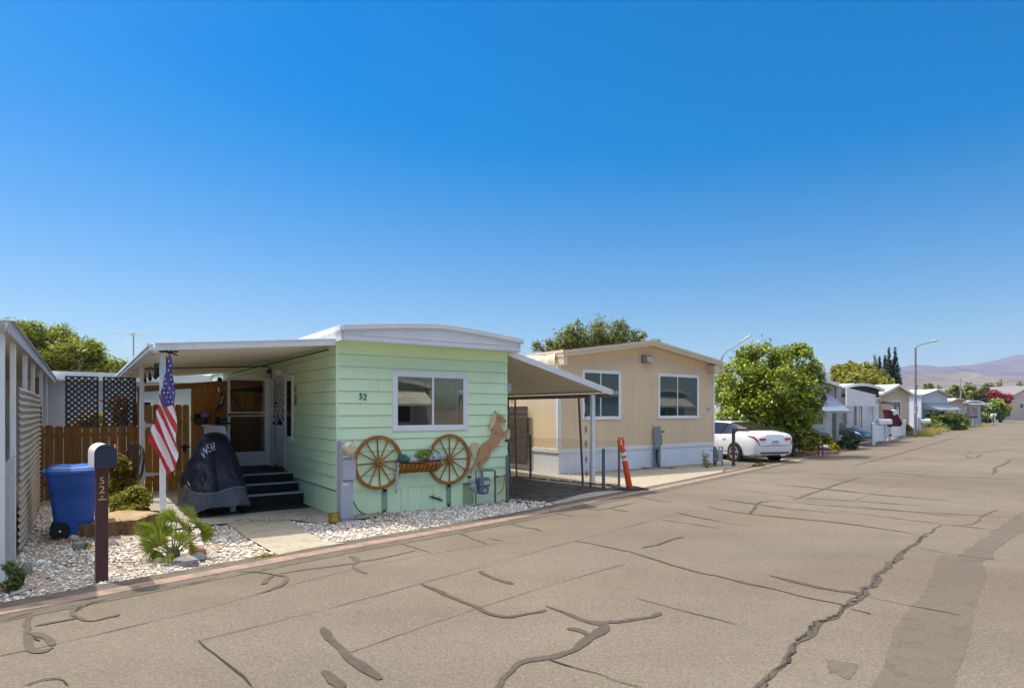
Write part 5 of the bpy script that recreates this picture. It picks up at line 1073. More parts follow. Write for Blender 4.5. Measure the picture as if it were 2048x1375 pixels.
m = MB(); m.grid(lid, 40, 36); m.grid(lambda u, v: tuple(Vector(lid(u, v)) - Vector((0, 0, .03))), 40, 36); m.build('lid', BL, RB, smooth=True, fix=False, sharp=50)
m = MB(); m.cyl((-.37, -.2, .97), (-.37, .2, .97), .02); m.cyl((-.37, -.2, .97), (-.30, -.2, .96), .018); m.cyl((-.37, .2, .97), (-.30, .2, .96), .018); m.build('handle', BL, RB, smooth=True)
for y_ in (-.235, .235):
    m = MB(); m.lathe([(.06, -.03), (.115, -.028), (.125, -.01), (.125, .02), (.115, .03)], (-.17, y_, .125), 22, axis='Y'); wl = m.build('wheel', RUBBER, RB, smooth=True); m = MB(); m.lathe([(.012, -.045), (.016, -.03), (.016, .0)], (-.17, y_, .125), 10, axis='Y'); m.build('axle_cap', TRIM, wl)

# ================================================================== tree stump and rocks
sg_ = gp(222, 1063); STW = None
m_, nt_, P_, N_, L_ = nodes_of('cut_stump_wood'); co = tco(N_, L_); wv = N_.new('ShaderNodeTexWave'); wv.wave_type = 'RINGS'; wv.rings_direction = 'Z'; wv.inputs['Scale'].default_value = 6; wv.inputs['Distortion'].default_value = 5; wv.inputs['Detail'].default_value = 4; L_.new(co, wv.inputs[0])
c = mixc(N_, L_, ramp(N_, L_, wv.outputs['Fac'], .2, .8), (.34, .235, .13), (.42, .30, .175)); c = mixc(N_, L_, ramp(N_, L_, noise(N_, L_, co, 4, 7, .7), .42, .62), c, (.27, .175, .09)); L_.new(c, P_.inputs['Base Color']); P_.inputs['Roughness'].default_value = .9; bump(N_, L_, noise(N_, L_, co, 30, 5), .5, .012, P_); STW = m_
BARK = M('rough_bark', (.20, .115, .048), .95, var=.6, vs=11, bmp=1.0, bs=40, bd=.03, streak=.3)
SP = thing('tree_stump', 'wide low cut tree stump among the white stones', 'stump', sg_ + Vector((0, .12, 0)))
lob = [RNG.normal(0, .045) for _ in range(9)]
def srad(t): return .56 * (1 + sum(l * math.cos(k * t + k * k) for k, l in enumerate(lob, 1)) * .6)
m = MB(); m.grid(lambda u, v: (srad(u * 2 * math.pi) * v * 1.04 * math.cos(u * 6.28319), srad(u * 2 * math.pi) * v * .92 * math.sin(u * 6.28319), .22 + .03 * math.sin(u * 6.28 + 1) * v + .012 * math.sin(v * 9 + u * 20) * v - .03 * (v > .97)), 60, 12, 0, True); m.build('cut_top', STW, SP, smooth=True, fix=False)
m = MB(); m.grid(lambda u, v: (srad(u * 6.2832) * (1.02 + .09 * (1 - v) + .05 * math.sin(u * 90) * math.sin(v * 3 + 1)) * 1.04 * math.cos(u * 6.28319), math.sin(u * 6.28319) * srad(u * 6.2832) * (1.02 + .09 * (1 - v) + .05 * math.sin(u * 71)) * .92, -.02 + .235 * v + .03 * math.sin(u * 6.28 + 1) * v), 120, 7, 0, True); m.build('bark', BARK, SP, smooth=True, fix=False)
m = MB()
for _ in range(700):
    t = RNG.uniform(0, 6.28); r_ = srad(t) * RNG.uniform(1.0, 1.12); z0 = RNG.uniform(.02, .2); p = Vector((r_ * math.cos(t) * 1.04, r_ * math.sin(t) * .92, z0)); d = Vector((RNG.normal(0, .03), RNG.normal(0, .03), RNG.normal(0, .05))); m.add([p, p + d, p + d + Vector((0, 0, .008)), p + Vector((0, 0, .008))], [(0, 1, 2, 3)])
m.build('splinters', leaf_mat('bark_splinter', [(.12, .06, .02), (.26, .15, .06), (.36, .24, .11)], .9, 0), SP, fix=False)
def rock(name, loc, r, mat, label, rot=0):
    r = Vector(r); vs_ = ICV.copy(); bm = bmesh.new(); bmesh.ops.create_icosphere(bm, subdivisions=2, radius=1)
    sd = RNG.uniform(0, 50, 3)
    for v in bm.verts:
        f = 1 + .16 * math.sin(v.co.x * 3 + sd[0]) * math.cos(v.co.y * 2.5 + sd[1]) + .10 * math.sin(v.co.z * 5 + sd[2]) + RNG.normal(0, .035); v.co *= f; v.co.z = max(v.co.z, -.55); v.co = Vector((v.co.x * r.x, v.co.y * r.y, v.co.z * r.z))
    me = bpy.data.meshes.new(name); bm.to_mesh(me); bm.free(); me.materials.append(mat); o = bpy.data.objects.new(name, me); COL.objects.link(o); o.location = loc + Vector((0, 0, r.z * .45)); o.rotation_euler = (0, 0, rot); tag(o, label, 'rock'); return o
RK1 = M('grey_rock', (.22, .21, .20), .9, var=.3, vs=7, bmp=.6, bs=25, bd=.01); RK2 = M('tan_rock', (.46, .36, .24), .9, var=.25, vs=6, bmp=.6, bs=25, bd=.01); RK3 = M('red_brown_rock', (.28, .15, .09), .9, var=.3, vs=7, bmp=.5, bs=25, bd=.01)
for nm, px, r, mt, lb in (('rock', (372, 1131), (.17, .09, .085), RK1, 'long grey rock at the foot of the fan palm'), ('rock', (397, 1121), (.10, .08, .08), RK1, 'grey rock right of the long one beside the fan palm'), ('rock', (395, 1109), (.13, .08, .08), RK3, 'brown rock behind the grey rocks right of the fan palm'),
                          ('rock', (318, 1123), (.05, .04, .04), RK2, 'small pale yellow rock left of the fan palm base'), ('rock', (158, 1098), (.09, .07, .09), RK1, 'dark grey rock at the left foot of the tree stump'), ('rock', (223, 1093), (.085, .06, .07), RK1, 'dark rock under the stump just right of the mailbox post'), ('rock', (148, 1083), (.07, .06, .08), RK2, 'pale rock leaning on the stump below the blue bin'),
                          ('rock', (47, 1185), (.055, .16, .035), RK1, 'flat grey stone slab near the left corner of the yard'), ('rock', (52, 1150), (.06, .09, .10), RK1, 'upright grey stone behind the weedy plant at the left corner'), ('rock', (262, 1034), (.14, .09, .07), RK2, 'pale rock under the yellow bush behind the stump'), ('rock', (232, 1029), (.16, .1, .08), RK2, 'broad tan rock behind the stump left of the yellow bush'), ('rock', (289, 1036), (.08, .06, .05), RK3, 'reddish rock at the right end of the yellow bush')):
    rock(nm, gp(*px), r, mt, lb, RNG.uniform(-.5, .5))
for k, (u, v, lab) in enumerate(((512, 1101, 'tan pebble lying on the white stones left of the concrete path'), (440, 1102, 'pink brown pebble on the white stones right of the fan palm'))): rock('pebble', gp(u, v), (.045, .035, .03), RK2 if k == 0 else RK3, lab)

# ================================================================== flag on the porch post
FLR = M('flag_red_cloth', (.52, .03, .035), .7, var=.08, vs=8, bmp=.3, bs=200); FLWc = M('flag_white_cloth', (.74, .70, .70), .7, var=.05, vs=8, bmp=.3, bs=200); FLBc = M('flag_blue_cloth', (.065, .055, .22), .7, var=.15, vs=8, bmp=.3, bs=200)
fpos = G.w(-2.52, -.10); FY = up(340, 710, fpos.y); FS = FY.y / F
FG = thing('flag', 'American flag hanging folded from a short pole on the front porch post', 'flag', FY)
def fl(u, v): return ((u - 340) * FS, 0, -(v - 710) * FS)
LFT = [(709, 338), (720, 335.5), (760, 328), (800, 318.5), (815, 315), (850, 306), (880, 297), (900, 309), (920, 321), (948, 333)]; RGT = [(709, 341), (720, 343.5), (760, 346.5), (807, 349.5), (850, 352), (905, 356.5), (925, 354.5), (937, 354), (940, 345), (948, 334)]
YS = [a for a, _ in LFT]; 
nx, ny = 60, 200; vs_ = []; fs_ = []; ms_ = []
def fcol(u, v):
    if False: lim = 0
    lim = 815 + (u - 328) * (11 if u < 328 else -.5) * .6 if u < 328 else 817 - (u - 328) * .52
    if v < lim: return 2
    d = (u - 315) * .90 - (v - 815) * .43
    return 0 if d > 29 or 11.9 < d < 19 or -1.9 < d < 5 or -21 < d < -11 or d < -31 else 1
for j in range(ny + 1):
    v = 709 + 239 * j / ny; l = np.interp(v, YS, [b for _, b in LFT]); r = np.interp(v, [a for a, _ in RGT], [b for _, b in RGT])
    for i in range(nx + 1):
        s = i / nx; u = l + (r - l) * s; amp = min(1, (v - 705) / 90); p = fl(u, v); q_ = (u - 340) * .94 - (v - 710) * .34
        vs_.append((p[0], .028 * amp * math.sin(q_ * .33 + .4) + .018 * amp * math.sin(q_ * .15 + v * .02 + 1.2), p[2]))
for j in range(ny):
    for i in range(nx):
        k = j * (nx + 1) + i; fs_.append((k, k + 1, k + nx + 2, k + nx + 1)); v = 709 + 239 * (j + .5) / ny; l = np.interp(v, YS, [b for _, b in LFT]); r = np.interp(v, [a for a, _ in RGT], [b for _, b in RGT]); ms_.append(fcol(l + (r - l) * (i + .5) / nx, v))
m = MB(); m.v = vs_; m.f = fs_; m.m = ms_; clo = m.build('cloth', [FLR, FLWc, FLBc], FG, smooth=True, fix=False, sharp=0)
m = MB(); row = 0
for v in range(722, 815, 9):
    l = np.interp(v, YS, [b for _, b in LFT]); r = np.interp(v, [a for a, _ in RGT], [b for _, b in RGT]); n = max(1, int((r - l) / 8))
    for i in range(n):
        u = l + (r - l) * (i + .5 + (.22 if row % 2 else -.18)) / n
        if fcol(u, v + 3) != 2: continue
        p = fl(u, v); amp = min(1, (v - 705) / 90); q_ = (u - 340) * .94 - (v - 710) * .34; yy = .028 * amp * math.sin(q_ * .33 + .4) + .018 * amp * math.sin(q_ * .15 + v * .02 + 1.2) - .006; st_ = []
        for k in range(10): rr = (2.7 if k % 2 == 0 else 1.1) * FS; t = math.pi / 2 + k * math.pi / 5 + .5; st_.append((p[0] + rr * math.cos(t) * .85, yy, p[2] + rr * math.sin(t)))
        m.add(st_, [tuple(range(10))])
    row += 1
m.build('stars', FLWc, clo, fix=False)
m = MB(); m.cyl((.10, .02, .0), (-.02, -.02, .055), .012, n=8); m.cyl((-.18, .06, .06), (.12, -.02, .055), .016, n=8); m.ball((-.0, -.01, .05), .035, 6); m.build('pole', BLACK, FG, smooth=True)

# ================================================================== covered motorcycle
NAVY = M('navy_cover_nylon', (.006, .011, .035), .5, var=.25, vs=3, bmp=.35, bs=220, bd=.002, spec=.35); GRC = M('grey_cover_nylon', (.12, .135, .17), .55, var=.2, vs=3, bmp=.3, bs=220, bd=.002); BKC = M('black_brown_cover_nylon', (.030, .022, .015), .55, var=.3, vs=3, bmp=.3, bs=220, bd=.002)
b_r, b_f = gp(402, 1010), gp(458, 1040); bmid = gp(432, 1026); yaw = math.atan2(b_f.y - b_r.y - .35, b_f.x - b_r.x + .18)
MC = thing('covered_motorcycle', 'motorcycle under a navy and grey cover parked on the concrete before the porch steps', 'motorcycle', Vector((-5.60, 11.42, 0)), R(-49))
SX = [-1.08, -1.02, -.85, -.6, -.3, 0, .2, .36, .48, .6, .74, .86, .93, .955]; ZT = [.55, .78, .90, .98, 1.06, 1.22, 1.38, 1.47, 1.42, 1.26, 1.0, .78, .62, .45]; WD = [.10, .24, .30, .33, .36, .42, .46, .47, .46, .45, .42, .38, .30, .16]
def cov(u, v):
    x = -1.08 + 2.035 * u; zt = float(np.interp(x, SX, ZT)); w = float(np.interp(x, SX, WD)); t = (v - .5) * 2; s = abs(t); sg = 1 if t >= 0 else -1
    hem = .13 + .05 * math.sin(x * 5 + 1) + (.10 if x > .55 else 0) * (x - .55) / .4
    if s < .30: zz = zt - .05 * (s / .30) ** 2 * (zt > .7) ; yy = (.10 + .20 * w) * (s / .30)
    else: q = (s - .30) / .70; zz = (zt - .05) + (hem - zt + .05) * q; yy = (.10 + .20 * w) + (w - .10 - .20 * w) * (q ** .75) + .04 * math.sin(q * 3.1)
    lo = max(0, 1 - (zz - .1) / 1.3); fold = (.055 * (abs(math.sin(x * 8 + zz * 2.5 + sg)) - .5) + .04 * (abs(math.sin(x * 14 - zz * 4 + sg * 2)) - .5) + .02 * math.sin(x * 7 + 2 * sg)) * (.12 + lo)
    crease = .022 * (abs(math.sin(zz * 6 + x * 5 * sg)) - .5) * (.4 + .6 * math.sin(zz * 11 - x * 5))
    yy = sg * (yy + (fold + crease) * min(1, s / .35)); xx = x + (.10 if x > .5 else .03) * math.sin(s * 2.2) * (1 if x > 0 else -1) * lo + .012 * math.sin(zz * 21 + yy * 9)
    qa = math.atan2(yy, xx - .30); dd = math.hypot(yy, xx - .30); rf = (.085 * (abs(math.sin(qa * 3.5 + .6)) ** .7 - .6) + .04 * (abs(math.sin(qa * 8 + zz * 1.5)) - .5)) * lo * min(1, dd / .25)
    xx += math.cos(qa) * rf; yy += math.sin(qa) * rf
    return (xx, yy, zz)
nu, nv = 130, 141; m = MB(); m.grid(cov, nu, nv)
cvm, nt, P, N, L = nodes_of('two_tone_cover_nylon'); co = tco(N, L); sp_ = N.new('ShaderNodeSeparateXYZ'); L.new(co, sp_.inputs[0])
def mth(op, a, b):
    x = N.new('ShaderNodeMath'); x.operation = op
    for i, q in enumerate((a, b)):
        if isinstance(q, (int, float)): x.inputs[i].default_value = q
        elif q is not None: L.new(q, x.inputs[i])
    return x.outputs[0]
wv_ = mth('ADD', mth('MULTIPLY', mth('SINE', mth('MULTIPLY', sp_.outputs[0], 6.0), None), .035), mth('MULTIPLY', mth('SINE', mth('MULTIPLY', sp_.outputs[1], 7.0), None), .04))
low = mth('LESS_THAN', mth('SUBTRACT', sp_.outputs[2], wv_), .50); seam = mth('LESS_THAN', mth('ABSOLUTE', mth('SUBTRACT', mth('SUBTRACT', sp_.outputs[2], wv_), .50), None), .008); bck = mth('LESS_THAN', mth('ADD', sp_.outputs[0], mth('MULTIPLY', sp_.outputs[2], .25)), .10)
c = mixc(N, L, low, (.0045, .008, .026), (.085, .095, .12)); c = mixc(N, L, seam, c, (.22, .22, .22)); c = mixc(N, L, bck, c, mixc(N, L, low, (.014, .011, .008), (.10, .08, .055)))
c = mixc(N, L, ramp(N, L, noise(N, L, co, 5, 5), .35, .65), mixc(N, L, 1, c, (.7, .7, .72), 'MULTIPLY'), c); L.new(c, P.inputs['Base Color']); P.inputs['Roughness'].default_value = .48; P.inputs['Specular IOR Level'].default_value = .45
bump(N, L, noise(N, L, tco(N, L, 'Object', (3, 3, 1)), 4, 6, .6, 1.5), .5, .03, P)
def cap(u_):                                                # close the two ends of the cover
    ring = [cov(u_, k / (nv - 1)) for k in range(nv)]; m.add(ring, [tuple(range(nv))], 2 if u_ < .5 else 1)
cap(0); cap(1); m.m = [0] * len(m.f); cvr = m.build('cover', cvm, MC, smooth=True, fix=False, sharp=0)
def covn(x, v, off=.012):
    u = (x + 1.08) / 2.035; p = Vector(cov(u, v)); a = Vector(cov(u + .01, v)) - p; b = Vector(cov(u, v + .01)) - p; n = a.cross(b).normalized(); n = n if n.dot(Vector((p.x * .3, p.y, .5))) > 0 else -n; return p + n * off
REF = M('reflective_grey_tape', (.60, .58, .54), .4)
m = MB()
for pts, w in (((.70, .30, .79, .235), .030), ((.46, .14, .62, .105), .03)):
    x0, v0, x1, v1 = pts; n = 14; A_ = [covn(x0 + (x1 - x0) * k / n, v0 + (v1 - v0) * k / n, .014) for k in range(n + 1)]; m.add([p + Vector((0, 0, w / 2)) for p in A_] + [p - Vector((0, 0, w / 2)) for p in A_], [(k, k + 1, n + 2 + k, n + 1 + k) for k in range(n)])
m.build('reflective_tape', REF, cvr, fix=False)
m = MB(); tx = MB(); text_mb(tx, 'WEAR', .13, Matrix.Identity(4), .001)
xs_ = [p[0] for p in tx.v]; x_lo, x_hi = min(xs_), max(xs_)
TXT = (.47, .60, .42, .235)                                  # cover patch that carries the lettering
vs_ = []
for p in tx.v:
    s = (p[0] - x_lo) / (x_hi - x_lo); t = p[1] / .13
    vs_.append(covn(.62 - .12 * t, .305 + .155 * s, .014 + p[2]))
m.add(vs_, tx.f); m.build('lettering', M('pale_print', (.62, .64, .68), .6), cvr, fix=False)
m = MB(); m.lathe([(.20, -.055), (.30, -.05), (.33, 0), (.30, .05), (.20, .055)], (.62, 0, .33), 26, axis='Y'); m.build('front_wheel', RUBBER, MC, smooth=True); m = MB(); m.lathe([(.20, -.07), (.29, -.06), (.32, 0), (.29, .06), (.20, .07)], (-.72, 0, .32), 26, axis='Y'); m.build('rear_wheel', RUBBER, MC, smooth=True)
m = MB(); m.box(-.6, .5, -.12, .12, .18, .6); m.build('frame', BLACK, MC)
m = MB(); m.tube([(.30, -.44, 1.28), (.28, -.52, 1.36), (.27, -.68, 1.40)], .009, 6); m.build('mirror_stalk', STEEL, MC)

# ================================================================== cars
def car(name, label, cat, loc, rot, paint, style='sedan', rear=True):
    root = thing(name, label, cat, loc, rot)
    ST = np.array([-2.43, -2.415, -2.37, -2.28, -2.1, -1.85, -1.62, -1.40, -1.1, -.78, -.4, 0, .35, .65, .95, 1.22, 1.45, 1.8, 2.1, 2.28, 2.38, 2.43])
    I = lambda T_, x: float(np.interp(x, [a for a, _ in T_], [b for _, b in T_]))
    TOPz = [(-2.43, .72), (-2.415, .90), (-2.37, 1.02), (-2.28, 1.075), (-2.1, 1.095), (-1.95, 1.115), (-1.85, 1.14), (-1.62, 1.215), (-1.40, 1.29), (-1.1, 1.38), (-.78, 1.44), (-.4, 1.462), (0, 1.468), (.35, 1.445), (.65, 1.355), (.95, 1.20), (1.22, 1.06), (1.45, 1.01), (1.8, .945), (2.1, .85), (2.28, .76), (2.38, .66), (2.43, .55)]
    BELT = [(-2.43, .66), (-2.415, .82), (-2.37, .93), (-2.28, .985), (-1.85, 1.02), (-1.4, 1.015), (0, .96), (1.0, .93), (1.45, .915), (2.1, .79), (2.28, .71), (2.43, .50)]
    HWD = [(-2.43, .70), (-2.415, .77), (-2.37, .82), (-2.28, .86), (-2.1, .89), (-1.6, .915), (0, .925), (1.5, .91), (2.1, .85), (2.28, .78), (2.38, .68), (2.43, .56)]
    RW = [(-2.43, .50), (-2.28, .66), (-1.95, .70), (-1.62, .66), (-1.4, .63), (-1.1, .595), (-.4, .565), (.35, .575), (.65, .60), (1.22, .68), (1.45, .70), (2.1, .64), (2.43, .42)]
    BOT = [(-2.43, .44), (-2.37, .30), (-2.1, .23), (-1.6, .20), (1.6, .20), (2.2, .22), (2.43, .36)]
    def sec(x):
        zt, zb, w, rw, z0 = I(TOPz, x), I(BELT, x), I(HWD, x), I(RW, x), I(BOT, x); cab = min(1, max(0, (zt - zb - .10) / .1)); zm = z0 + (zb - z0) * .52
        return [(0, z0), (w * .80, z0), (w * .955, z0 + .06), (w * .985, zm - .12), (w, zm), (w * .99, zm + .12), (w * .975, zb - .05), (w * .945, zb), (rw + (.10 if cab else 0) * 0, zt - .055 if cab else max(zb + .01, zt - .03)), (rw * .86, zt - .012), (rw * .45, zt - .002), (0, zt)]
    K = 12; NS = len(ST)
    def P(si, k, off=0.0, side=1):
        si = min(max(si, 0), NS - 1.001); k = min(max(k, 0), K - 1.001); i = int(si); j = int(k); x = np.interp(si, range(NS), ST)
        A, B = sec(x)[j], sec(x)[j + 1]; f = k - j; y = A[0] + (B[0] - A[0]) * f; z = A[1] + (B[1] - A[1]) * f
        return Vector((x, side * y, z))
    def Pn(si, k, off, side):
        p = P(si, k, 0, side); a = P(si + .05, k, 0, side) - P(si - .05, k, 0, side); b = P(si, k + .05, 0, side) - P(si, k - .05, 0, side); n = a.cross(b)
        if n.length < 1e-9: n = Vector((1 if si > NS / 2 else -1, 0, 0))
        n.normalize(); c = p - Vector((p.x * .9, 0, .6)); n = n if n.dot(c) > 0 else -n; return p + n * off
    body = MB(); glass_side = MB(); wind = MB(); rearw = MB()
    for side in (1, -1):
        for i in range(NS - 1):
            xm = (ST[i] + ST[i + 1]) / 2
            for k in range(K - 1):
                q = [P(i, k, 0, side), P(i + 1, k, 0, side), P(i + 1, k + 1 - 1e-3, 0, side), P(i, k + 1 - 1e-3, 0, side)]
                q = [Vector((ST[a], side * sec(ST[a])[b][0], sec(ST[a])[b][1])) for a, b in ((i, k), (i + 1, k), (i + 1, k + 1), (i, k + 1))]
                tgt = body
                if k == 7 and -1.40 < xm < .95: tgt = glass_side
                if k >= 8 and .5 < xm < 1.22: tgt = wind
                if k >= 8 and -1.87 < xm < -.92: tgt = rearw
                tgt.add(q, [(0, 1, 2, 3)])
        for a in (0, NS - 1):
            r_ = [(ST[a], side * y, z) for y, z in sec(ST[a])]; body.add(r_, [tuple(range(K))])
    def fin(mb, nm, mt, par, d=.0001):
        o = mb.build(nm, mt, par, smooth=True, fix=False, sharp=0); bm = bmesh.new(); bm.from_mesh(o.data); bmesh.ops.remove_doubles(bm, verts=bm.verts, dist=.001); bmesh.ops.recalc_face_normals(bm, faces=bm.faces); bm.to_mesh(o.data); bm.free(); o.data.polygons.foreach_set('use_smooth', [True] * len(o.data.polygons)); o.data.set_sharp_from_angle(angle=R(33)); return o
    bo = fin(body, 'body', paint, root)
    fin(glass_side, 'side_window', CARGL, root); fin(wind, 'windshield', CARGL, root); fin(rearw, 'rear_window', CARGL, root)
    def patch(nm, mt, s0, s1, k0, k1, side, off=.006, par=None, n=8, shape=None):
        m = MB()
        def fn(u, v):
            s = s0 + (s1 - s0) * u; kk0, kk1 = (k0, k1) if shape is None else shape(u); return Pn(s, kk0 + (kk1 - kk0) * v, off, side)
        m.grid(fn, n, n); return m.build(nm, mt, par or root, smooth=True, fix=False, sharp=0)
    LR = M('tail_light_red', (.42, .012, .012), .15, var=.2, vs=10, coat=.6); LC = M('headlight_clear', (.55, .56, .56), .12, var=.15, vs=8, coat=.6)
    for side in (1, -1):
        patch('tail_light', LR, .0, 4.3, 5.3, 6.6, side, .010, n=14, shape=lambda u: (5.2 + .9 * u, 6.7 - .35 * u))
        patch('headlight', LC, 18.0, 20.3, 5.4, 6.9, side, .008, shape=lambda u: (5.7 - .3 * u, 6.9))
        for xw in (-1.42, 1.42):
            m = MB(); m.cyl((xw, side * .905, .335), (xw, side * .928, .335), .385, n=30); m.build('wheel_arch', BLACK, root)
            m = MB(); m.lathe([(.20, -.09), (.315, -.085), (.335, -.06), (.335, .09), (.2, .10)], (xw, side * .86, .335), 30, axis='Y'); wl = m.build('wheel', RUBBER, root, smooth=True)
            m = MB(); yo = side * .955
            m.lathe([(.215, -.012), (.238, -.008), (.238, .012), (.215, .012), (.215, -.012)], (xw, yo, .335), 28, axis='Y', caps=False); m.cyl((xw, yo - .02, .335), (xw, yo + .012, .335), .06)
            for q in range(5):
                t = q * 2 * math.pi / 5 + .3
                for dt in (-.13, .13): m.beam((xw + .05 * math.cos(t), yo, .335 + .05 * math.sin(t)), (xw + .22 * math.cos(t + dt), yo, .335 + .22 * math.sin(t + dt)), .045, .02, up=(0, 1, 0))
            m.build('rim', M('alloy_rim', (.55, .55, .56), .3, .7), wl, fix=False)
        m = MB(); m.box(-.92, -.72, side * .935 - .012, side * .935 + .012, .86, .885); m.build('door_handle', paint, root, bevel=.006)
        for xs in (-1.05 + .62, .5):
            m = MB(); m.tube([Pn(np.interp(xs, ST, range(NS)), k, .001, side) for k in (2.2, 3, 4, 5, 6, 7)], .004, 4); m.build('door_gap', BLACK, root)
        m = MB(); zq = [Pn(np.interp(x, ST, range(NS)), 7.5, .004, side) for x in ()]; 
        pl_ = [Vector((x, side * (sec(x)[7][0] * (1 - f) + sec(x)[8][0] * f) + side * .006, sec(x)[7][1] * (1 - f) + sec(x)[8][1] * f)) for x, f in ((-.56, 0), (-.60, .5), (-.66, 1))]; m.tube(pl_, .022, 6); m.build('pillar', paint if not rear else BLACK, root)
        m = MB(); m.box(.70, .86, side * .95, side * 1.05, .93, 1.04) if side > 0 else m.box(.70, .86, -1.05, -.95, .93, 1.04); m.build('mirror', paint, root, bevel=.03)
    m = MB(); m.box(-2.452, -2.434, -.16, .16, .70, .83); lp_ = m.build('licence_plate', M('plate_white', (.62, .64, .68), .4), root, bevel=.004); m = MB(); m.box(-2.456, -2.4525, -.12, .12, .735, .78); m.box(-2.456, -2.4525, -.06, .06, .80, .815); m.build('plate_marks', M('plate_blue_grey', (.25, .28, .36), .5, var=.7, vs=60), lp_)
    m = MB(); m.box(-2.441, -2.40, -.60, .60, .62, .632); m.build('trunk_gap', BLACK, root); m = MB()
    for s_ in (1, -1): m.box(-2.446, -2.42, s_ * .42 if s_ > 0 else -.68, .68 if s_ > 0 else s_ * .42, .82, .89)
    m.build('lid_light', LR, root, bevel=.008); m = MB(); m.box(-2.442, -2.40, -.62, .62, .345, .385); m.build('bumper_slot', BLACK, root)
    m = MB(); m.box(2.40, 2.445, -.50, .50, .40, .52); m.build('grille', BLACK, root)
    return root
WP = M('white_car_paint', (.72, .73, .75), .25, var=.02, bmp=0, coat=.8); DKP = M('dark_blue_car_paint', (.012, .020, .026), .2, var=.1, bmp=0, coat=1.0); SVP = M('silver_car_paint', (.50, .52, .55), .25, .3, var=.03, bmp=0, coat=.8); SGP = M('sage_car_paint', (.28, .33, .27), .3, var=.03, bmp=0, coat=.8)
rw = gp(1469, 923); ca = GA + R(90) + R(WCAR_ROT)
def car_at(wheel_pt, ang, lx, ly): c, s = math.cos(ang), math.sin(ang); return Vector((wheel_pt.x - (lx * c - ly * s), wheel_pt.y - (lx * s + ly * c), 0))
car('parked_car', 'white sedan parked nose-in beside the tan home, its rear toward the street', 'car', car_at(rw, ca, -1.42, .92), ca, WP)
fn_ = Vector((18.55, 32.3, 0)); ca2 = GA - R(90) + R(8)
car('parked_car', 'dark blue sedan parked nose-out behind the white vinyl fence', 'car', car_at(fn_, ca2, 2.43, 0), ca2, DKP, rear=False)
fr_ = gp(2021, 836); car('parked_car', 'white car parked far down the street beside the bougainvillea', 'car', fr_ + Vector((0, .5, 0)), R(200), SVP, rear=False)
car('parked_car', 'pale green car under the left carport, glimpsed between the posts', 'car', G.w(-6.1, 1.6), GA + R(90), SGP)
# ================================================================== plants
def leaf_cloud(name, blobs, n, size, mat, parent, aspect=.5, clumps=26, spread=.26, upb=.5, shell=.55):
    w = np.array([b[3] * b[4] * b[5] for b in blobs]) ** .72; w /= w.sum(); V = []
    for b, wi in zip(blobs, w):
        k = int(n * wi); 
        if k < 4: continue
        c0 = np.array(b[:3]); r = np.array(b[3:6])
        d = RNG.normal(0, 1, (clumps, 3)); d /= np.linalg.norm(d, axis=1, keepdims=True); rad = shell + (1 - shell) * RNG.uniform(0, 1, (clumps, 1)) ** .6
        cl_ = d * rad; idx = RNG.integers(0, clumps, k); p = cl_[idx] + RNG.normal(0, spread, (k, 3)) * RNG.uniform(.5, 1.2, (clumps, 1))[idx]
        fill = RNG.uniform(0, 1, k) < .22; q = RNG.normal(0, 1, (k, 3)); q /= np.linalg.norm(q, axis=1, keepdims=True); p[fill] = (q * RNG.uniform(.2, 1.0, (k, 1)) ** .5)[fill]
        nr = p * .7 + RNG.normal(0, .75, (k, 3)); nr[:, 2] += upb; nr /= np.linalg.norm(nr, axis=1, keepdims=True)
        t = np.cross(nr, RNG.normal(0, 1, (k, 3))); t /= np.linalg.norm(t, axis=1, keepdims=True) + 1e-9; bt = np.cross(nr, t)
        s = size * RNG.lognormal(0, .25, (k, 1)); C = c0 + p * r
        V.append(np.stack([C - t * s, C + bt * s * aspect + nr * s * .12, C + t * s, C - bt * s * aspect + nr * s * .12], 1))
    V = np.concatenate(V).reshape(-1, 3); V[:, 2] = np.maximum(V[:, 2], .01); Fq = np.arange(len(V)).reshape(-1, 4)
    return np_mesh(name, V, Fq, mat, parent)
LV_BRIGHT = leaf_mat('bright_leaf', [(.03, .055, .006), (.12, .165, .008), (.26, .31, .012), (.40, .44, .018), (.08, .12, .008), (.50, .52, .03)], .42, .25, .35)
LV_OLIVE = leaf_mat('olive_leaf', [(.05, .06, .012), (.12, .125, .02), (.20, .19, .025), (.27, .24, .03), (.08, .09, .018)], .5, .3)
LV_DARK = leaf_mat('dark_green_leaf', [(.015, .03, .010), (.03, .055, .014), (.05, .085, .02), (.075, .11, .025)], .5, .25)
LV_YEL = leaf_mat('yellow_green_leaf', [(.14, .13, .010), (.31, .26, .014), (.42, .34, .025), (.22, .22, .015), (.09, .11, .014), (.32, .20, .02)], .5, .35)
LV_AUT = leaf_mat('amber_leaf', [(.22, .13, .012), (.32, .19, .015), (.40, .24, .02), (.16, .13, .02), (.26, .11, .02)], .5, .35)
LV_LOC = leaf_mat('locust_leaf', [(.06, .085, .010), (.15, .17, .014), (.27, .26, .018), (.40, .34, .024), (.05, .075, .012)], .45, .4)
LV_CYP = leaf_mat('cypress_leaf', [(.012, .026, .012), (.022, .042, .016), (.035, .058, .02)], .6, .1)
TRUNK = M('tree_bark', (.09, .07, .05), .95, var=.4, vs=8, bmp=.8, bs=30, bd=.02, streak=.3)
DRYST = M('dry_stem', (.22, .15, .09), .9, var=.3)
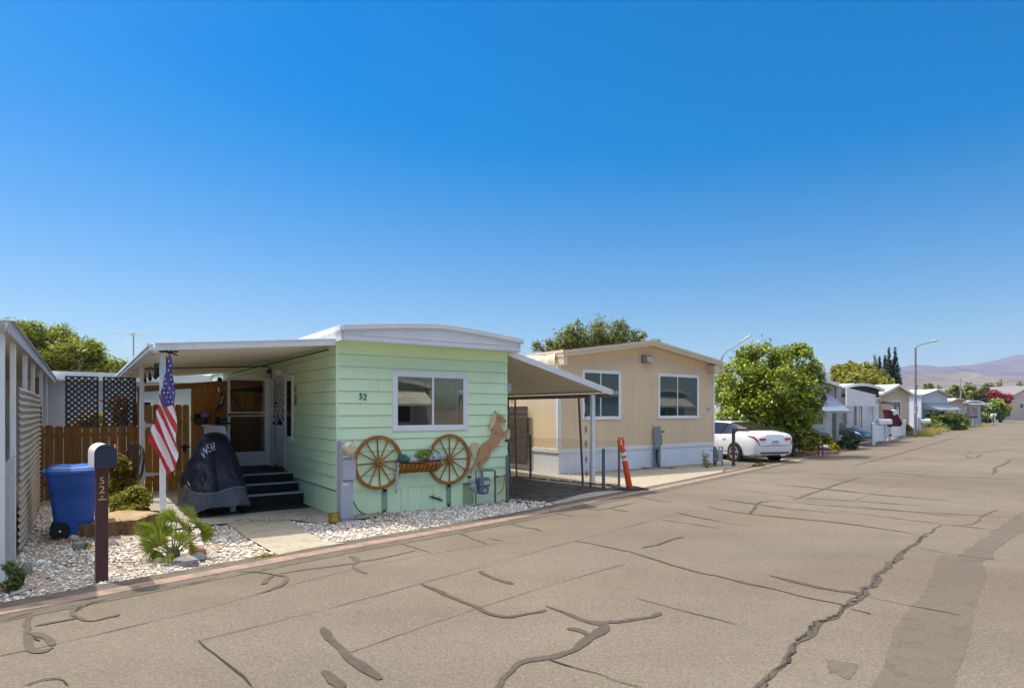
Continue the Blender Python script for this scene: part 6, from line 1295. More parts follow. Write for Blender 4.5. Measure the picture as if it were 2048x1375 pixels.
def tree(name, label, base, blobs, n, size, mat, tr=.12, group=None, cat='tree', aspect=.5, clumps=26, spread=.26, limbs=True, upb=.5, part='crown', trunk_h=None, shell=.55):
    t = thing(name, label, cat, base, 0, group)
    leaf_cloud(part, blobs, n, size, mat, t, aspect, clumps, spread, upb, shell)
    m = MB(); zc_ = float(np.mean([b[2] for b in blobs])); hb = trunk_h or zc_ * .55; cx = float(np.mean([b[0] for b in blobs])) * .3; cyy = float(np.mean([b[1] for b in blobs])) * .3
    m.tube([(0, 0, -.05), (cx * .4, cyy * .4, hb * .5), (cx, cyy, hb)], [tr * 1.25, tr, tr * .85], 9)
    for b in blobs if limbs else []:
        for q in range(3):
            d = Vector(RNG.normal(0, 1, 3)).normalized(); e = Vector(b[:3]) + Vector((d.x * b[3], d.y * b[4], d.z * b[5])) * .75; s0 = Vector((cx, cyy, hb * .96)); md = s0.lerp(Vector(b[:3]), .55) + Vector((RNG.normal(0, .1), RNG.normal(0, .1), .1)); m.tube([s0, md, Vector(b[:3]).lerp(e, .5), e], [tr * .55, tr * .38, tr * .22, tr * .06], 6)
    m.build('trunk', TRUNK, t, smooth=True, fix=False); return t
def blob(u, v, ru, rv, Y, base, ry=None):                   # clump seen at (u, v) at distance Y, relative to base
    p = up(u, v, Y) - base; k = Y / F; return (p.x, p.y, p.z, ru * k, (ry or (ru + rv) / 2) * k, rv * k)
# big shrub tree by the white car
b0 = gp(1588, 913); Yb = b0.y + .6
bl = [blob(u, v, r, s, Yb + dy, b0) for u, v, r, s, dy in ((1480, 765, 50, 55, .3), (1530, 730, 55, 42, .4), (1585, 735, 50, 45, 0), (1618, 775, 34, 48, -.2), (1550, 785, 68, 55, -.6), (1500, 820, 58, 46, -.2), (1590, 820, 52, 45, -.4), (1560, 855, 62, 30, -.3), (1475, 840, 44, 34, .6), (1590, 875, 45, 24, 0), (1450, 780, 25, 40, .8), (1625, 745, 22, 24, .2), (1500, 705, 26, 18, .3), (1600, 700, 22, 14, .2))]
tree('shrub_tree', 'big bright green bushy tree beside the white car', b0, bl, 38000, .074, LV_BRIGHT, .09, aspect=.42, clumps=42, spread=.13, upb=1.0, shell=.70)
# tree at far left behind the fence
b0 = Vector((up(150, 800, 30).x, 30, 0)); bl = [blob(u, v, r, s, 30 + dy, b0) for u, v, r, s, dy in ((40, 662, 34, 22, 0), (85, 672, 42, 30, .5), (130, 680, 30, 26, 0), (60, 705, 40, 26, 1), (110, 715, 40, 30, 0), (150, 705, 36, 26, -.5), (190, 700, 24, 22, 0), (200, 730, 36, 26, .4), (235, 735, 20, 20, 0), (150, 740, 40, 24, 0), (90, 750, 40, 20, 0), (250, 745, 16, 14, 0), (185, 686, 12, 10, 0))]
tree('locust_tree', 'feathery yellow green tree behind the lattice at the left', b0, bl, 13000, .11, LV_LOC, .16, aspect=.28, clumps=22, spread=.22, upb=.6, shell=.3)
b0 = Vector((up(1180, 800, 44).x, 44, 0)); bl = [blob(u, v, r, s, 44 + dy, b0) for u, v, r, s, dy in ((1130, 678, 26, 20, 0), (1150, 668, 22, 26, 0), (1165, 690, 40, 16, 0), (1200, 665, 36, 26, 0), (1180, 685, 30, 18, .5), (1240, 665, 18, 24, 0), (1243, 650, 12, 12, 0), (1262, 676, 26, 16, 0), (1075, 692, 10, 12, 0), (1097, 686, 8, 12, 0), (1225, 690, 40, 14, 0), (1287, 670, 8, 8, 0), (1310, 682, 10, 5, 0), (1142, 660, 9, 8, 0), (1120, 695, 40, 12, 0))]
tree('olive_tree', 'wispy olive green tree rising behind the roof of the tan home', b0, bl, 9000, .11, LV_OLIVE, .2, aspect=.34, clumps=20, spread=.24, shell=.3)
b0 = Vector((up(1715, 800, 80).x, 80, 0)); bl = [blob(u, v, r, s, 80 + dy, b0) for u, v, r, s, dy in ((1690, 755, 26, 18, 0), (1720, 742, 28, 15, 2), (1745, 758, 30, 18, 0), (1715, 762, 40, 16, -2), (1765, 765, 18, 12, 0), (1672, 740, 11, 11, 2), (1700, 735, 20, 10, 3))]
tree('round_tree', 'dense rounded yellow green tree behind the far white roofs', b0, bl, 7000, .26, LV_YEL, .3, aspect=.5, clumps=30, spread=.2)
for (u, vt, w, Y, mt, lb) in ((1790, 703, 8.5, 92, LV_CYP, 'tallest dark cypress, rightmost of the cypress row'), (1778, 706, 7, 92, LV_CYP, 'dark cypress second from the right of the row'), (1770, 716, 6, 94, LV_CYP, 'short dark cypress between two taller ones'), (1759, 719, 7, 95, LV_CYP, 'dark slim cypress left of the gap in the row'), (1750, 718, 11, 100, LV_OLIVE, 'olive toned ragged conifer left of the cypresses')):
    b0 = Vector((up(u, 800, Y).x, Y, 0)); k = Y / F; hz = H + (HY - vt) * k; n = 9; w *= 1.3
    bl = [(0, 0, hz * (.30 + .68 * i / (n - 1)), w * k * (1.05 - .85 * (i / (n - 1)) ** 1.6), w * k * (1.05 - .85 * (i / (n - 1)) ** 1.6), hz * .09) for i in range(n)]
    tree('cypress', lb, b0, bl, 4200, .22, mt, .2, 'cypress row behind the far homes', aspect=.3, clumps=14, limbs=False, upb=1.0, trunk_h=hz * .4)
for i, (u0, u1, vt, vb, Y, mt, lb, nn) in enumerate(((1893, 1925, 770, 812, 118, LV_OLIVE, 'olive tree behind the far street lamp, left end of the distant tree row', 2600), (1920, 1955, 766, 815, 120, LV_OLIVE, 'broad olive tree in the middle of the distant tree row', 3000), (1945, 1985, 772, 825, 112, leaf_mat('rusty_olive_leaf', [(.07, .07, .015), (.12, .10, .02), (.16, .12, .025), (.05, .06, .015)], .5, .3), 'brownish tree at the right end of the distant tree row', 3000), (1965, 1990, 768, 790, 140, LV_OLIVE, 'pale olive tree top peeking over the distant tree row', 1200))):
    b0 = Vector((up((u0 + u1) / 2, 800, Y).x, Y, 0)); ru = (u1 - u0) / 2; vm = (vt + vb) / 2
    bl = [blob(u0 + (u1 - u0) * f, vm + dv, ru * .5, (vb - vt) * .32, Y, b0) for f, dv in ((.25, 2), (.5, -6), (.75, 0), (.4, 10), (.65, 10))]
    tree('distant_tree', lb, b0, bl, nn, .34, mt, .3, 'distant trees down the street', clumps=18)
b0 = Vector((up(2000, 815, 98).x, 98, 0)); tree('leafy_tree', 'bright green rounded tree under the bougainvillea far down the street', b0, [blob(u, v, r, s, 98, b0) for u, v, r, s in ((1990, 812, 14, 12), (2003, 818, 14, 10), (1995, 826, 18, 9))], 2600, .26, LV_BRIGHT, .15)
b0 = Vector((up(2003, 815, 102).x, 102, 0)); BOU = leaf_mat('bougainvillea_bract', [(.30, .012, .05), (.48, .025, .10), (.40, .02, .05), (.22, .02, .04)], .6, .3)
tree('bougainvillea', 'crimson flowering bougainvillea far down the street', b0, [blob(u, v, r, s, 102, b0) for u, v, r, s in ((1989, 789, 10, 8), (1999, 795, 12, 8), (2012, 795, 9, 7), (2008, 803, 9, 6))], 2400, .24, BOU, .12)
def palm(label, u, vt, vb, Y, rr, dense=26, mat=LV_OLIVE):
    b0 = Vector((up(u, 800, Y).x, Y, 0)); k = Y / F; hz = H + (HY - (vt + vb) / 2) * k; t = thing('palm_tree', label, 'palm tree', b0, 0, 'distant palms'); m = MB(); m.tube([(0, 0, 0), (.1, 0, hz * .5), (0, 0, hz)], [.28, .2, .18], 8); m.build('trunk', TRUNK, t)
    m = MB(); rr = rr * k
    for q in range(dense):
        az = RNG.uniform(0, 6.28); el = RNG.uniform(-.7, 1.2); d = Vector((math.cos(az) * math.cos(el), math.sin(az) * math.cos(el), math.sin(el))); s = d.cross(Vector((0, 0, 1))).normalized()
        p0 = Vector((0, 0, hz)); p1 = p0 + d * rr * .6; p2 = p0 + d * rr + Vector((0, 0, -.25 * rr))
        for e in (-1, 1):
            for f in range(4): a = p0.lerp(p1, .4 + .2 * f) if f < 3 else p1; m.add([a, a + s * e * rr * .22 + d * rr * .3 - Vector((0, 0, rr * .1)), a + d * rr * .22 + s * e * rr * .04], [(0, 1, 2)])
        m.add([p0, p1 + s * rr * .06, p2, p1 - s * rr * .06], [(0, 1, 2, 3)])
    m.build('crown', mat, t, fix=False)
palm('small round palm above the grey far roof', 1878, 769, 779, 150, 7, 40); palm('palm left of the telegraph pole in the distance', 1998, 765, 774, 190, 7, 40); palm('palm at the right edge of the photo in the distance', 2040, 764, 773, 180, 8, 40)
palm('bushy low palm behind the far white home', 1857, 768, 782, 130, 13, 70)
# hedge and shrubs along the kerb
def shrub(name, label, u, v, blobs, n, size, mat, group=None, cat='shrub', aspect=.5, clumps=20, stems=6, part='leaves', spread=.24, upb=.5):
    b0 = gp(u, v); Y = b0.y; t = thing(name, label, cat, b0, 0, group); bl = [blob(a, b, r, s, Y + dy, b0) for a, b, r, s, dy in blobs]
    leaf_cloud(part, bl, n, size, mat, t, aspect, clumps, spread, upb, .35); m = MB()
    for q in range(stems):
        b = bl[q % len(bl)]; m.tube([(b[0] * .2 + RNG.normal(0, .03), b[1] * .2, 0), (b[0] * .6, b[1] * .6, b[2] * .5), (b[0] + RNG.normal(0, b[3] * .4), b[1], b[2] + b[5] * .4)], [.02, .014, .006], 5)
    m.build('stems', DRYST, t, fix=False); return t
shrub('hedge', 'long rounded green hedge at the kerb before the grey awning home', 1892, 861, [(1862, 845, 16, 13, 2), (1880, 842, 18, 14, 1.5), (1900, 840, 18, 14, 2.5), (1920, 843, 16, 15, 4), (1910, 850, 18, 9, 2), (1872, 852, 18, 8, .5), (1890, 832, 16, 7, 2)], 6500, .15, leaf_mat('hedge_leaf', [(.03, .05, .008), (.06, .09, .012), (.12, .15, .015), (.19, .20, .02)], .45, .3), cat='hedge')
shrub('shrub', 'yellow green shrub left of the twin-post mailbox', 1618, 905, [(1612, 890, 14, 14, 0), (1625, 878, 14, 12, .3), (1635, 892, 14, 12, .2), (1604, 897, 8, 9, 0)], 2600, .075, LV_YEL, 'yellow shrubs by the twin-post mailbox')
shrub('shrub', 'yellow shrub right of the twin-post mailbox beside the dark car', 1652, 903, [(1648, 876, 11, 13, .5), (1656, 888, 11, 12, .4), (1645, 890, 12, 10, .5)], 2300, .075, LV_YEL, 'yellow shrubs by the twin-post mailbox')
shrub('shrub', 'small yellow shrub low at the kerb right of the flower pot', 1667, 905, [(1667, 897, 10, 8, 0)], 700, .07, LV_YEL, 'yellow shrubs by the twin-post mailbox')
shrub('shrub', 'dark green bush in front of the dark blue car', 1688, 901, [(1690, 889, 14, 9, .6), (1678, 893, 12, 8, .6), (1702, 893, 10, 7, .6), (1694, 877, 7, 6, .6)], 2300, .09, LV_DARK)
shrub('shrub', 'bush with yellow tips beside the far dark mailbox', 1965, 846, [(1960, 836, 10, 9, 2), (1972, 838, 10, 8, 2), (1955, 828, 8, 7, 3)], 1800, .2, LV_OLIVE)
shrub('shrub', 'low green hedge before the far white car', 2000, 840, [(1998, 831, 12, 7, 2), (2010, 832, 10, 6, 4), (1986, 834, 8, 6, 0)], 1700, .2, LV_YEL)
shrub('shrub', 'dry tan bush at the foot of the sign post near the hedge', 1818, 871, [(1816, 860, 9, 10, .6), (1824, 864, 7, 6, .6)], 900, .08, LV_AUT)
shrub('shrub', 'dark bushes at the far right end of the street', 2040, 828, [(2036, 822, 14, 7, 0), (2048, 818, 10, 8, 0)], 900, .35, LV_DARK)
def tuft(name, label, u, v, n, h, r, mat, kind=None, cat='grass tuft', wide=.006, bend=.5):
    p = gp(u, v); m = MB()
    for _ in range(n):
        a = RNG.uniform(0, 6.28); q = r * math.sqrt(RNG.uniform(0, 1)); b = Vector((q * math.cos(a), q * math.sin(a), 0)); hh = h * RNG.uniform(.4, 1.1); d = Vector((math.cos(a) * bend * hh * RNG.uniform(.1, 1), math.sin(a) * bend * hh * RNG.uniform(.1, 1), hh)); s = Vector((-math.sin(a), math.cos(a), 0)) * wide; m.add([b - s, b + s, b + d * .6 + s * .7, b + d * Vector((1, 1, 1)).length / 1.732 , b + d * .6 - s * .7], [(0, 1, 2, 3, 4)])
    o = m.build(name, mat, fix=False); o.location = p; tag(o, label, cat if not kind else None, kind=kind); return o
STRAW = leaf_mat('straw_blade', [(.34, .24, .09), (.44, .32, .13), (.28, .20, .07), (.24, .22, .06)], .8, .3)
for u, v, lb in ((1858, 868, 'dry straw coloured grass at the kerb right of the white mailbox'), (1875, 863, 'dry straw coloured grass under the left end of the hedge'), (1840, 872, 'dry straw coloured grass around the base of the street lamp')): tuft('dry_grass', lb, u, v, 500, .55, .9, STRAW, wide=.012, bend=.9)
tuft('dry_grass', 'dry straw coloured grass at the foot of the far dark mailbox', 1940, 853, 400, .4, 2.2, STRAW, wide=.025, bend=.9)
def rose_bush():
    b0 = Vector((up(190, 840, 15.5).x, 15.5, 0)); bl = [blob(u, v, r, s, 15.5, b0) for u, v, r, s in ((165, 842, 16, 10), (190, 838, 18, 12), (235, 815, 12, 22), (255, 820, 14, 22))]
    t = thing('rose_bush', 'rose bush with amber leaves and red blooms glimpsed behind the lattice', 'bush', b0); leaf_cloud('leaves', bl, 1600, .05, LV_AUT, t, clumps=14); m = MB()
    for u, v in ((234, 800), (246, 796), (240, 808), (205, 800)): p = up(u, v, 15.3) - b0; petals(m, p, (.06, .05, .05), 30, .04)
    m.build('blooms', leaf_mat('rose_petal', [(.5, .03, .06), (.62, .10, .12)], .6, .2), t, fix=False)
    m = MB(); m.tube([(0, 0, 0), (.1, 0, .8), (.2, 0, 1.6)], [.03, .02, .01], 6); m.build('stem', DRYST, t)
rose_bush()
# near plants
def fan_leaf(mb, tip, ax, side, r, nb=24, spread=2.5, droop=.25):
    ax = ax.normalized(); side = (side - ax * side.dot(ax)).normalized(); nn = ax.cross(side)
    for i in range(nb):
        t = (i / (nb - 1) - .5) * spread; d = ax * math.cos(t) + side * math.sin(t) + nn * (.10 * (i % 2) - .05 + .18 * abs(math.sin(t))); L_ = r * (1 - .28 * abs(t / spread * 2) ** 2) * RNG.uniform(.85, 1.05); s = d.cross(nn).normalized(); e = tip + d * L_ - Vector((0, 0, droop * L_ * L_ * RNG.uniform(.3, 1.6)))
        m1 = tip + d * L_ * .55; w = L_ * spread / nb * .46; mb.add([tip, m1 + s * w + nn * w * .5, e, m1 - s * w + nn * w * .5], [(0, 1, 2, 3)])
PALM = leaf_mat('fan_palm_leaf', [(.05, .09, .010), (.12, .18, .014), (.20, .25, .02), (.33, .33, .045), (.07, .12, .012)], .42, .3)
FPp = gp(347, 1116); FPL = thing('fan_palm', 'small fan palm with bright green pleated leaves among the white stones', 'palm', FPp)
kp = FPp.y / F; m = MB(); ms = MB()
for u, v, r, az, dy in ((312, 1058, .25, 2.6, -.02), (330, 1040, .22, 2.1, .12), (350, 1045, .30, 1.7, .05), (372, 1038, .30, 1.15, .1), (392, 1050, .26, .6, .0), (398, 1068, .24, .15, -.08), (375, 1075, .28, .55, -.16), (345, 1066, .30, 1.4, -.2), (322, 1085, .22, 3.1, -.15), (385, 1090, .20, -.1, -.12), (357, 1098, .24, -1.2, -.22), (332, 1100, .20, -2.3, -.18), (350, 1080, .26, 1.9, -.25), (378, 1060, .26, .9, -.02), (300, 1072, .2, 2.9, 0)):
    tip = Vector(((u - 347) * kp, dy, (1116 - v) * kp)); tip.y += RNG.normal(0, .04); ax = Vector((math.cos(az), RNG.uniform(-.7, .2), math.sin(az) * .9)); sd = Vector((-math.sin(az), RNG.uniform(-.6, .6), math.cos(az)))
    fan_leaf(m, tip, ax, sd, r, 30, RNG.uniform(2.0, 2.9), .35); ms.tube([(RNG.normal(0, .02), RNG.normal(0, .02), .02), tip * .5 + Vector((0, 0, .03)), tip], [.012, .008, .006], 5)
m.build('fronds', PALM, FPL, fix=False); ms.build('stalks', M('palm_stalk', (.20, .22, .06), .6), FPL, fix=False)
m = MB(); m.lathe([(.07, 0), (.075, .06), (.05, .14)], (0, 0, 0), 12); m.build('stem_base', M('palm_stem', (.10, .10, .06), .9), FPL)
sb0 = gp(250, 1022); YS_ = sb0.y
shrub('shrub', 'amber and yellow leaved shrub rising behind the mailbox', 232, 1012, [(228, 928, 14, 18, .1), (236, 940, 18, 18, .1), (245, 925, 14, 14, .1), (234, 960, 18, 14, .1), (250, 945, 12, 16, .2)], 1500, .05, LV_AUT, cat='shrub', aspect=.34, stems=9)
shrub('shrub', 'green feathery shrub with long leaves between the amber and the yellow shrubs', 240, 1012, [(222, 972, 16, 12, 0), (245, 965, 20, 14, .1), (230, 985, 20, 14, 0), (260, 970, 14, 12, .1)], 1000, .065, LV_LOC, aspect=.16, stems=8)
shrub('shrub', 'low dense yellow green shrub behind the tree stump', 255, 1030, [(235, 1005, 18, 16, 0), (255, 1000, 20, 22, 0), (278, 995, 20, 20, .1), (262, 1018, 26, 12, -.1), (285, 1012, 12, 14, 0), (270, 980, 16, 10, .1)], 4200, .032, LV_YEL, aspect=.4, stems=10)
shrub('weedy_plant', 'green weedy plant in the shade at the left corner of the yard', 25, 1182, [(18, 1135, 10, 16, 0), (36, 1145, 10, 18, 0), (22, 1165, 18, 12, -.05), (35, 1160, 14, 14, 0)], 900, .022, leaf_mat('weed_leaf', [(.05, .09, .02), (.10, .16, .035), (.16, .21, .06), (.03, .06, .015)], .6, .3), cat='plant', aspect=.3)
m = MB(); fp_ = gp(9, 1185); petals(m, (0, 0, .03), (.04, .03, .02), 26, .02); o = m.build('pink_flower', leaf_mat('pink_petal', [(.55, .20, .24), (.6, .3, .32)], .7, .2), fix=False); o.location = fp_; tag(o, 'pink flower head at the left edge of the yard', 'flower')
shrub('weed', 'yellow green weed at the kerb corner of the concrete path', 522, 1119, [(515, 1115, 10, 3.2, 0), (530, 1112, 12, 3.5, .05), (540, 1110, 7, 2.6, .1)], 900, .014, LV_YEL, cat='weed', stems=3)
shrub('weed', 'small green weed growing at the foot of the stump', 168, 1098, [(168, 1090, 6, 6, 0), (172, 1094, 5, 4, 0)], 90, .03, LV_BRIGHT, cat='weed', aspect=.2, stems=3)
shrub('weed', 'dry twiggy weed against the white skirting of the tan home', 1412, 936, [(1410, 915, 8, 14, 0), (1414, 928, 12, 7, 0)], 160, .03, LV_AUT, cat='weed', stems=12)
for u, v, lb in ((1294, 938, 'brown dead leaves piled at the white skirting left of the pedestal'), (1339, 938, 'orange brown leaf litter at the foot of the tan home pedestal')):
    m = MB(); petals(m, (0, 0, .03), (.22, .08, .03), 40, .04); o = m.build('dead_leaves', LV_AUT, fix=False); o.location = gp(u, v); tag(o, lb, 'leaves')
shrub('weed', 'pale green weed at the kerb in front of the white car', 1515, 934, [(1512, 931, 9, 3, 0), (1520, 928, 8, 3, .2)], 300, .04, LV_YEL, cat='weed', stems=3)
# creeping weeds at the edge of the carport floor
m = MB()
for k in range(260):
    f = RNG.uniform(0, 1); p = G.w(6.25, 3.6).lerp(gp(1230, 974), f) + Vector((RNG.normal(0, .05), RNG.normal(0, .05), .02)); m.M = Matrix.Translation(p); petals(m, (0, 0, .01), (.03, .03, .015), 3, .03)
tag(m.build('dry_litter', LV_AUT, fix=False), kind='stuff')
m = MB(); lit = leaf_mat('litter_brown', [(.14, .09, .05), (.24, .16, .08), (.30, .22, .13), (.08, .06, .04)], .9, .1)
for k in range(420):
    f = RNG.uniform(0, 1); c_ = (G.w(.5, -.15), G.w(-1.2, .3), stump_c + Vector((.1, -.65, 0)), gp(265, 1130), G.w(-4.0, 1.2))[k % 5]; p = c_ + Vector((RNG.normal(0, .35), RNG.normal(0, .18), .03)); m.M = Matrix.Translation(p); petals(m, (0, 0, .008), (.02, .02, .008), 1, .02)
tag(m.build('leaf_litter', lit, fix=False), kind='stuff')

# ================================================================== far homes
def far_home(label, fr, W_, D_, eave, ridge, wallm, roofm, trimm, wins=(), skirt=.6, sk_m=None, arc=False, name='mobile_home', fdep=.16, band=None):
    h = thing(name, label, 'mobile home' if name == 'mobile_home' else 'building', fr.o, fr.ang)
    pk = W_ / 2; zr = lambda a: eave + (ridge - eave) * (1 - abs(a - pk) / pk) if not arc else eave + (ridge - eave) * (1 - (abs(a - pk) / pk) ** 2)
    xs = [W_ * i / 10 for i in range(11)]; m = MB()
    for x0, x1 in zip(xs[:-1], xs[1:]): m.add([(x0, 0, skirt), (x1, 0, skirt), (x1, 0, zr(x1) - .05), (x0, 0, zr(x0) - .05)], [(0, 1, 2, 3)])
    for x in (0, W_): m.add([(x, 0, skirt), (x, D_, skirt), (x, D_, eave - .05), (x, 0, eave - .05)], [(0, 1, 2, 3)])
    m.box(0, W_, D_ - .1, D_, skirt, eave); m.build('wall', wallm, h, fix=False)
    if band:
        z0, bm_ = band; m = MB()
        for x0, x1 in zip(xs[:-1], xs[1:]): m.add([(x0, -.02, z0), (x1, -.02, z0), (x1, -.02, zr(x1) - .06), (x0, -.02, zr(x0) - .06)], [(0, 1, 2, 3)])
        for k in range(6): m.box(0, W_, -.03, -.02, z0 + .02 + k * .12, z0 + .035 + k * .12)
        m.build('gable_panel', bm_, h, fix=False)
    m = MB(); m.box(-.01, W_ + .01, -.012, D_, -.02, skirt); m.build('skirt', sk_m or wallm, h)
    ov = .3; xs = [-.1 + (W_ + .2) * i / 10 for i in range(11)]; zz = [zr(min(max(x, 0), W_)) for x in xs]; m = MB()
    for i in range(10): m.add([(xs[i], -ov, zz[i]), (xs[i + 1], -ov, zz[i + 1]), (xs[i + 1], D_ + .2, zz[i + 1]), (xs[i], D_ + .2, zz[i])], [(0, 1, 2, 3)])
    m.build('roof', roofm, h, fix=False)
    m = MB(); m.ext(list(zip(xs, [z + .01 for z in zz])) + [(x, z - fdep) for x, z in zip(xs[::-1], zz[::-1])], lambda p, q, d: (p, d, q), -ov - .03, -ov - .001)
    m.box(-.13, -.1, -ov, D_, eave - fdep, eave + .01); m.box(W_ + .1, W_ + .13, -ov, D_, eave - fdep, eave + .01); m.build('fascia', trimm, h)
    for r in wins: slider_window(h, None, 0, 0, 0, 0, rect=r, gl=GL, fw=.07)
    return h, zr
BLUEW = M('pale_blue_white_paint', (.56, .60, .66), .6, var=.05, dirt=.12); GREYW = M('grey_wall_paint', (.34, .33, .33), .65, var=.06); WH2 = M('white_wall_paint', (.70, .70, .72), .6, var=.05, dirt=.15); DKB = M('dark_brown_siding', (.050, .040, .034), .7, var=.15); AWG = M('grey_awning_metal', (.20, .23, .25), .5, var=.1); BEIGE = M('beige_stucco', (.55, .46, .38), .8, var=.05); SLATE = M('grey_shingle', (.17, .155, .155), .9, var=.2, vs=10)
def awning(h, a0, a1, z0, z1, out, mat, slats=10, name='awning'):
    m = MB()
    for k in range(slats):
        f0, f1 = k / slats, (k + 1.15) / slats; m.add([(a0, -.03 - out * f0, z0 + (z1 - z0) * f0), (a1, -.03 - out * f0, z0 + (z1 - z0) * f0), (a1, -.03 - out * f1, z0 + (z1 - z0) * f1 - .02), (a0, -.03 - out * f1, z0 + (z1 - z0) * f1 - .02)], [(0, 1, 2, 3)])
    m.box(a0, a1, -.06 - out, -.03 - out, z1 - .10, z1)
    for a in (a0, a1): m.beam((a, -.03, z0 - .5), (a, -.03 - out, z1), .03, .03); m.add([(a, -.03, z0), (a, -.03 - out, z1), (a, -.03, z1)], [(0, 1, 2)])
    return m.build(name, mat, h, fix=False)
def frame_right(ur, Y, W_):
    p = Vector(((ur - CX) / F * Y, Y, 0)); o = p - Vector((math.cos(GA), math.sin(GA), 0)) * W_; return Frame(o)
fa = frame_right(1664, 31, 4.4); hA, _ = far_home('grey and white mobile home with a louvred window awning behind the yellow shrubs', fa, 4.4, 10, 3.2, 3.45, WH2, RO, WHITEM, [(1.9, 3.6, 1.1, 1.9)], arc=True)
awning(hA, .9, 4.0, 2.75, 1.85, 1.1, M('louvre_awning_blue_grey', (.26, .29, .36), .5, var=.06), 14)
m = MB(); m.ext([(4.42, .3), (4.6, .3), (5.0, 3.1), (4.42, 3.1)], lambda p, q, d: (p, d, q), -.2, .0); m.build('wing_wall', GREYW, hA)
m = MB(); m.box(3.9, 4.42, -.14, -.001, 2.1, 3.1); m.build('grey_panel', GREYW, hA)
fb = frame_right(1757, 37, 4.9); hB, _ = far_home('white mobile home with a dark brown gable behind the dark car', fb, 4.9, 10, 3.15, 3.42, WH2, RO, WHITEM, [], arc=True, band=(2.62, DKB))
for r in ((.7, 1.2, .95, 2.25), (1.9, 2.3, .95, 2.35), (2.45, 2.95, .8, 2.35)): m = MB(); m.box(r[0], r[1], -.03, -.005, r[2], r[3]); wq = m.build('window', TRIM, hB); m = MB(); m.box(r[0] + .06, r[1] - .06, -.036, -.031, r[2] + .06, r[3] - .06); m.build('pane', GL, wq)
m = MB(); m.box(3.5, 4.4, -.35, -.03, 2.2, 2.62); ac = m.build('air_conditioner', WHITEM, hB, bevel=.02); m = MB(); m.box(3.56, 3.9, -.356, -.351, 2.26, 2.56); m.box(4.0, 4.34, -.356, -.351, 2.26, 2.56); m.build('grille', AWG, ac)
CB2 = thing('carport', 'white fascia carport with thin posts left of the dark gabled home', 'carport', fb.w(-.6, -1.5), GA); m = MB(); m.ext([(-1.2, 2.1), (1.9, 2.1), (1.9, 2.72), (-1.2, 3.05)], lambda p, q, d: (p, d, q), 0, .06); m.build('fascia', WH2, CB2); m = MB(); m.add([(-1.2, .06, 3.05), (1.9, .06, 2.72), (1.9, 6, 2.72), (-1.2, 6, 3.05)], [(0, 1, 2, 3)]); m.build('deck', RO, CB2, fix=False)
for a in (.4, 1.8):
    m = MB(); m.box(a - .03, a + .03, .07, .13, 0, 2.7); m.build('post', WHITEM, CB2)
fc = Frame((26.3, 44.3)); hC, _ = far_home('small tan mobile home with one dark window behind the white vinyl fence', fc, 4.7, 10, 3.15, 3.8, M('far_tan_paint', (.58, .45, .32), .7, var=.05), RO, WHITEM, [(2.0, 3.3, 1.35, 2.6)])
m = MB(); m.beam((.15, -1.2, 2.3), (.2, .0, 2.5), .05, .06); m.beam((.3, -1.2, 2.2), (-1.6, -1.2, 2.4), .05, .10); m.add([(-1.6, -1.2, 2.48), (.3, -1.2, 2.24), (.3, 2, 2.6), (-1.6, 2, 2.75)], [(0, 1, 2, 3)]); m.build('porch_awning', BROWNM, hC, fix=False)
for p_, q_ in (((.2, -1.1, 0), (-.5, -1.1, 2.3)), ((.8, -1.1, 0), (.2, -1.1, 2.2))): m = MB(); m.beam(p_, q_, .05, .05); m.build('porch_post', WHITEM, hC)
FC = thing('folded_canopy', 'maroon striped canopy cover standing behind the white vinyl fence', 'canopy', up(1786, 850, 37.5) * Vector((1, 1, 0)) if False else Vector((up(1786, 850, 37.5).x, 37.5, 0)), R(10)); m = MB(); k = 37.5 / F
m.ext([((u - 1786) * k, H - (v - HY) * k) for u, v in ((1768, 819), (1778, 820), (1781, 830), (1791, 827), (1797, 838), (1802, 846), (1798, 852), (1775, 852))], lambda p, q, d: (p, d, q), -.2, .2); m.build('cloth', M('maroon_stripe', (.085, .008, .014), .8, var=.5, vs=4), FC); m = MB(); m.ext([((u - 1786) * k, H - (v - HY) * k) for u, v in ((1779, 820), (1789, 819), (1791, 827), (1782, 830))], lambda p, q, d: (p, d, q), -.22, .15); m.build('pale_panel', WHITE, FC)
fd = Frame((39.4, 59.6)); hD, _ = far_home('blue white mobile home with a big grey window awning above the hedge', fd, 6.1, 10, 3.45, 3.98, BLUEW, RO, M('grey_gable_trim', (.36, .37, .40), .6), [(.9, 1.9, 1.0, 2.0), (2.2, 3.1, 1.0, 2.0)]); awning(hD, .3, 5.6, 2.65, 1.95, 1.4, AWG, 8)
fe = Frame((48.2, 68.2)); hE, _ = far_home('tan mobile home with a white door between the awning home and the porch home', fe, 3.6, 9, 3.0, 3.25, M('far_sand_paint', (.50, .40, .33), .7), RO, CREAM, [(1.4, 2.5, .9, 2.3)], arc=True)
ff = Frame((57.5, 79)); hF, _ = far_home('white mobile home with a dark porch at the end of the row', ff, 6.2, 9, 3.0, 3.2, WH2, RO, WHITEM, [(1.2, 2.4, .9, 2.4), (3, 4.8, .8, 2.3)], arc=True); m = MB(); m.add([(-.5, -1.4, 2.6), (6.5, -1.4, 2.65), (6.5, 0, 2.95), (-.5, 0, 2.95)], [(0, 1, 2, 3)]); m.box(-.5, 6.5, -1.45, -1.4, 2.5, 2.67); m.build('porch_roof', AWG, hF, fix=False)
for a in (-.3, 2, 4.2, 6.3):
    m = MB(); m.box(a - .04, a + .04, -1.35, -1.29, 0, 2.6); m.build('porch_post', DGREY, hF)
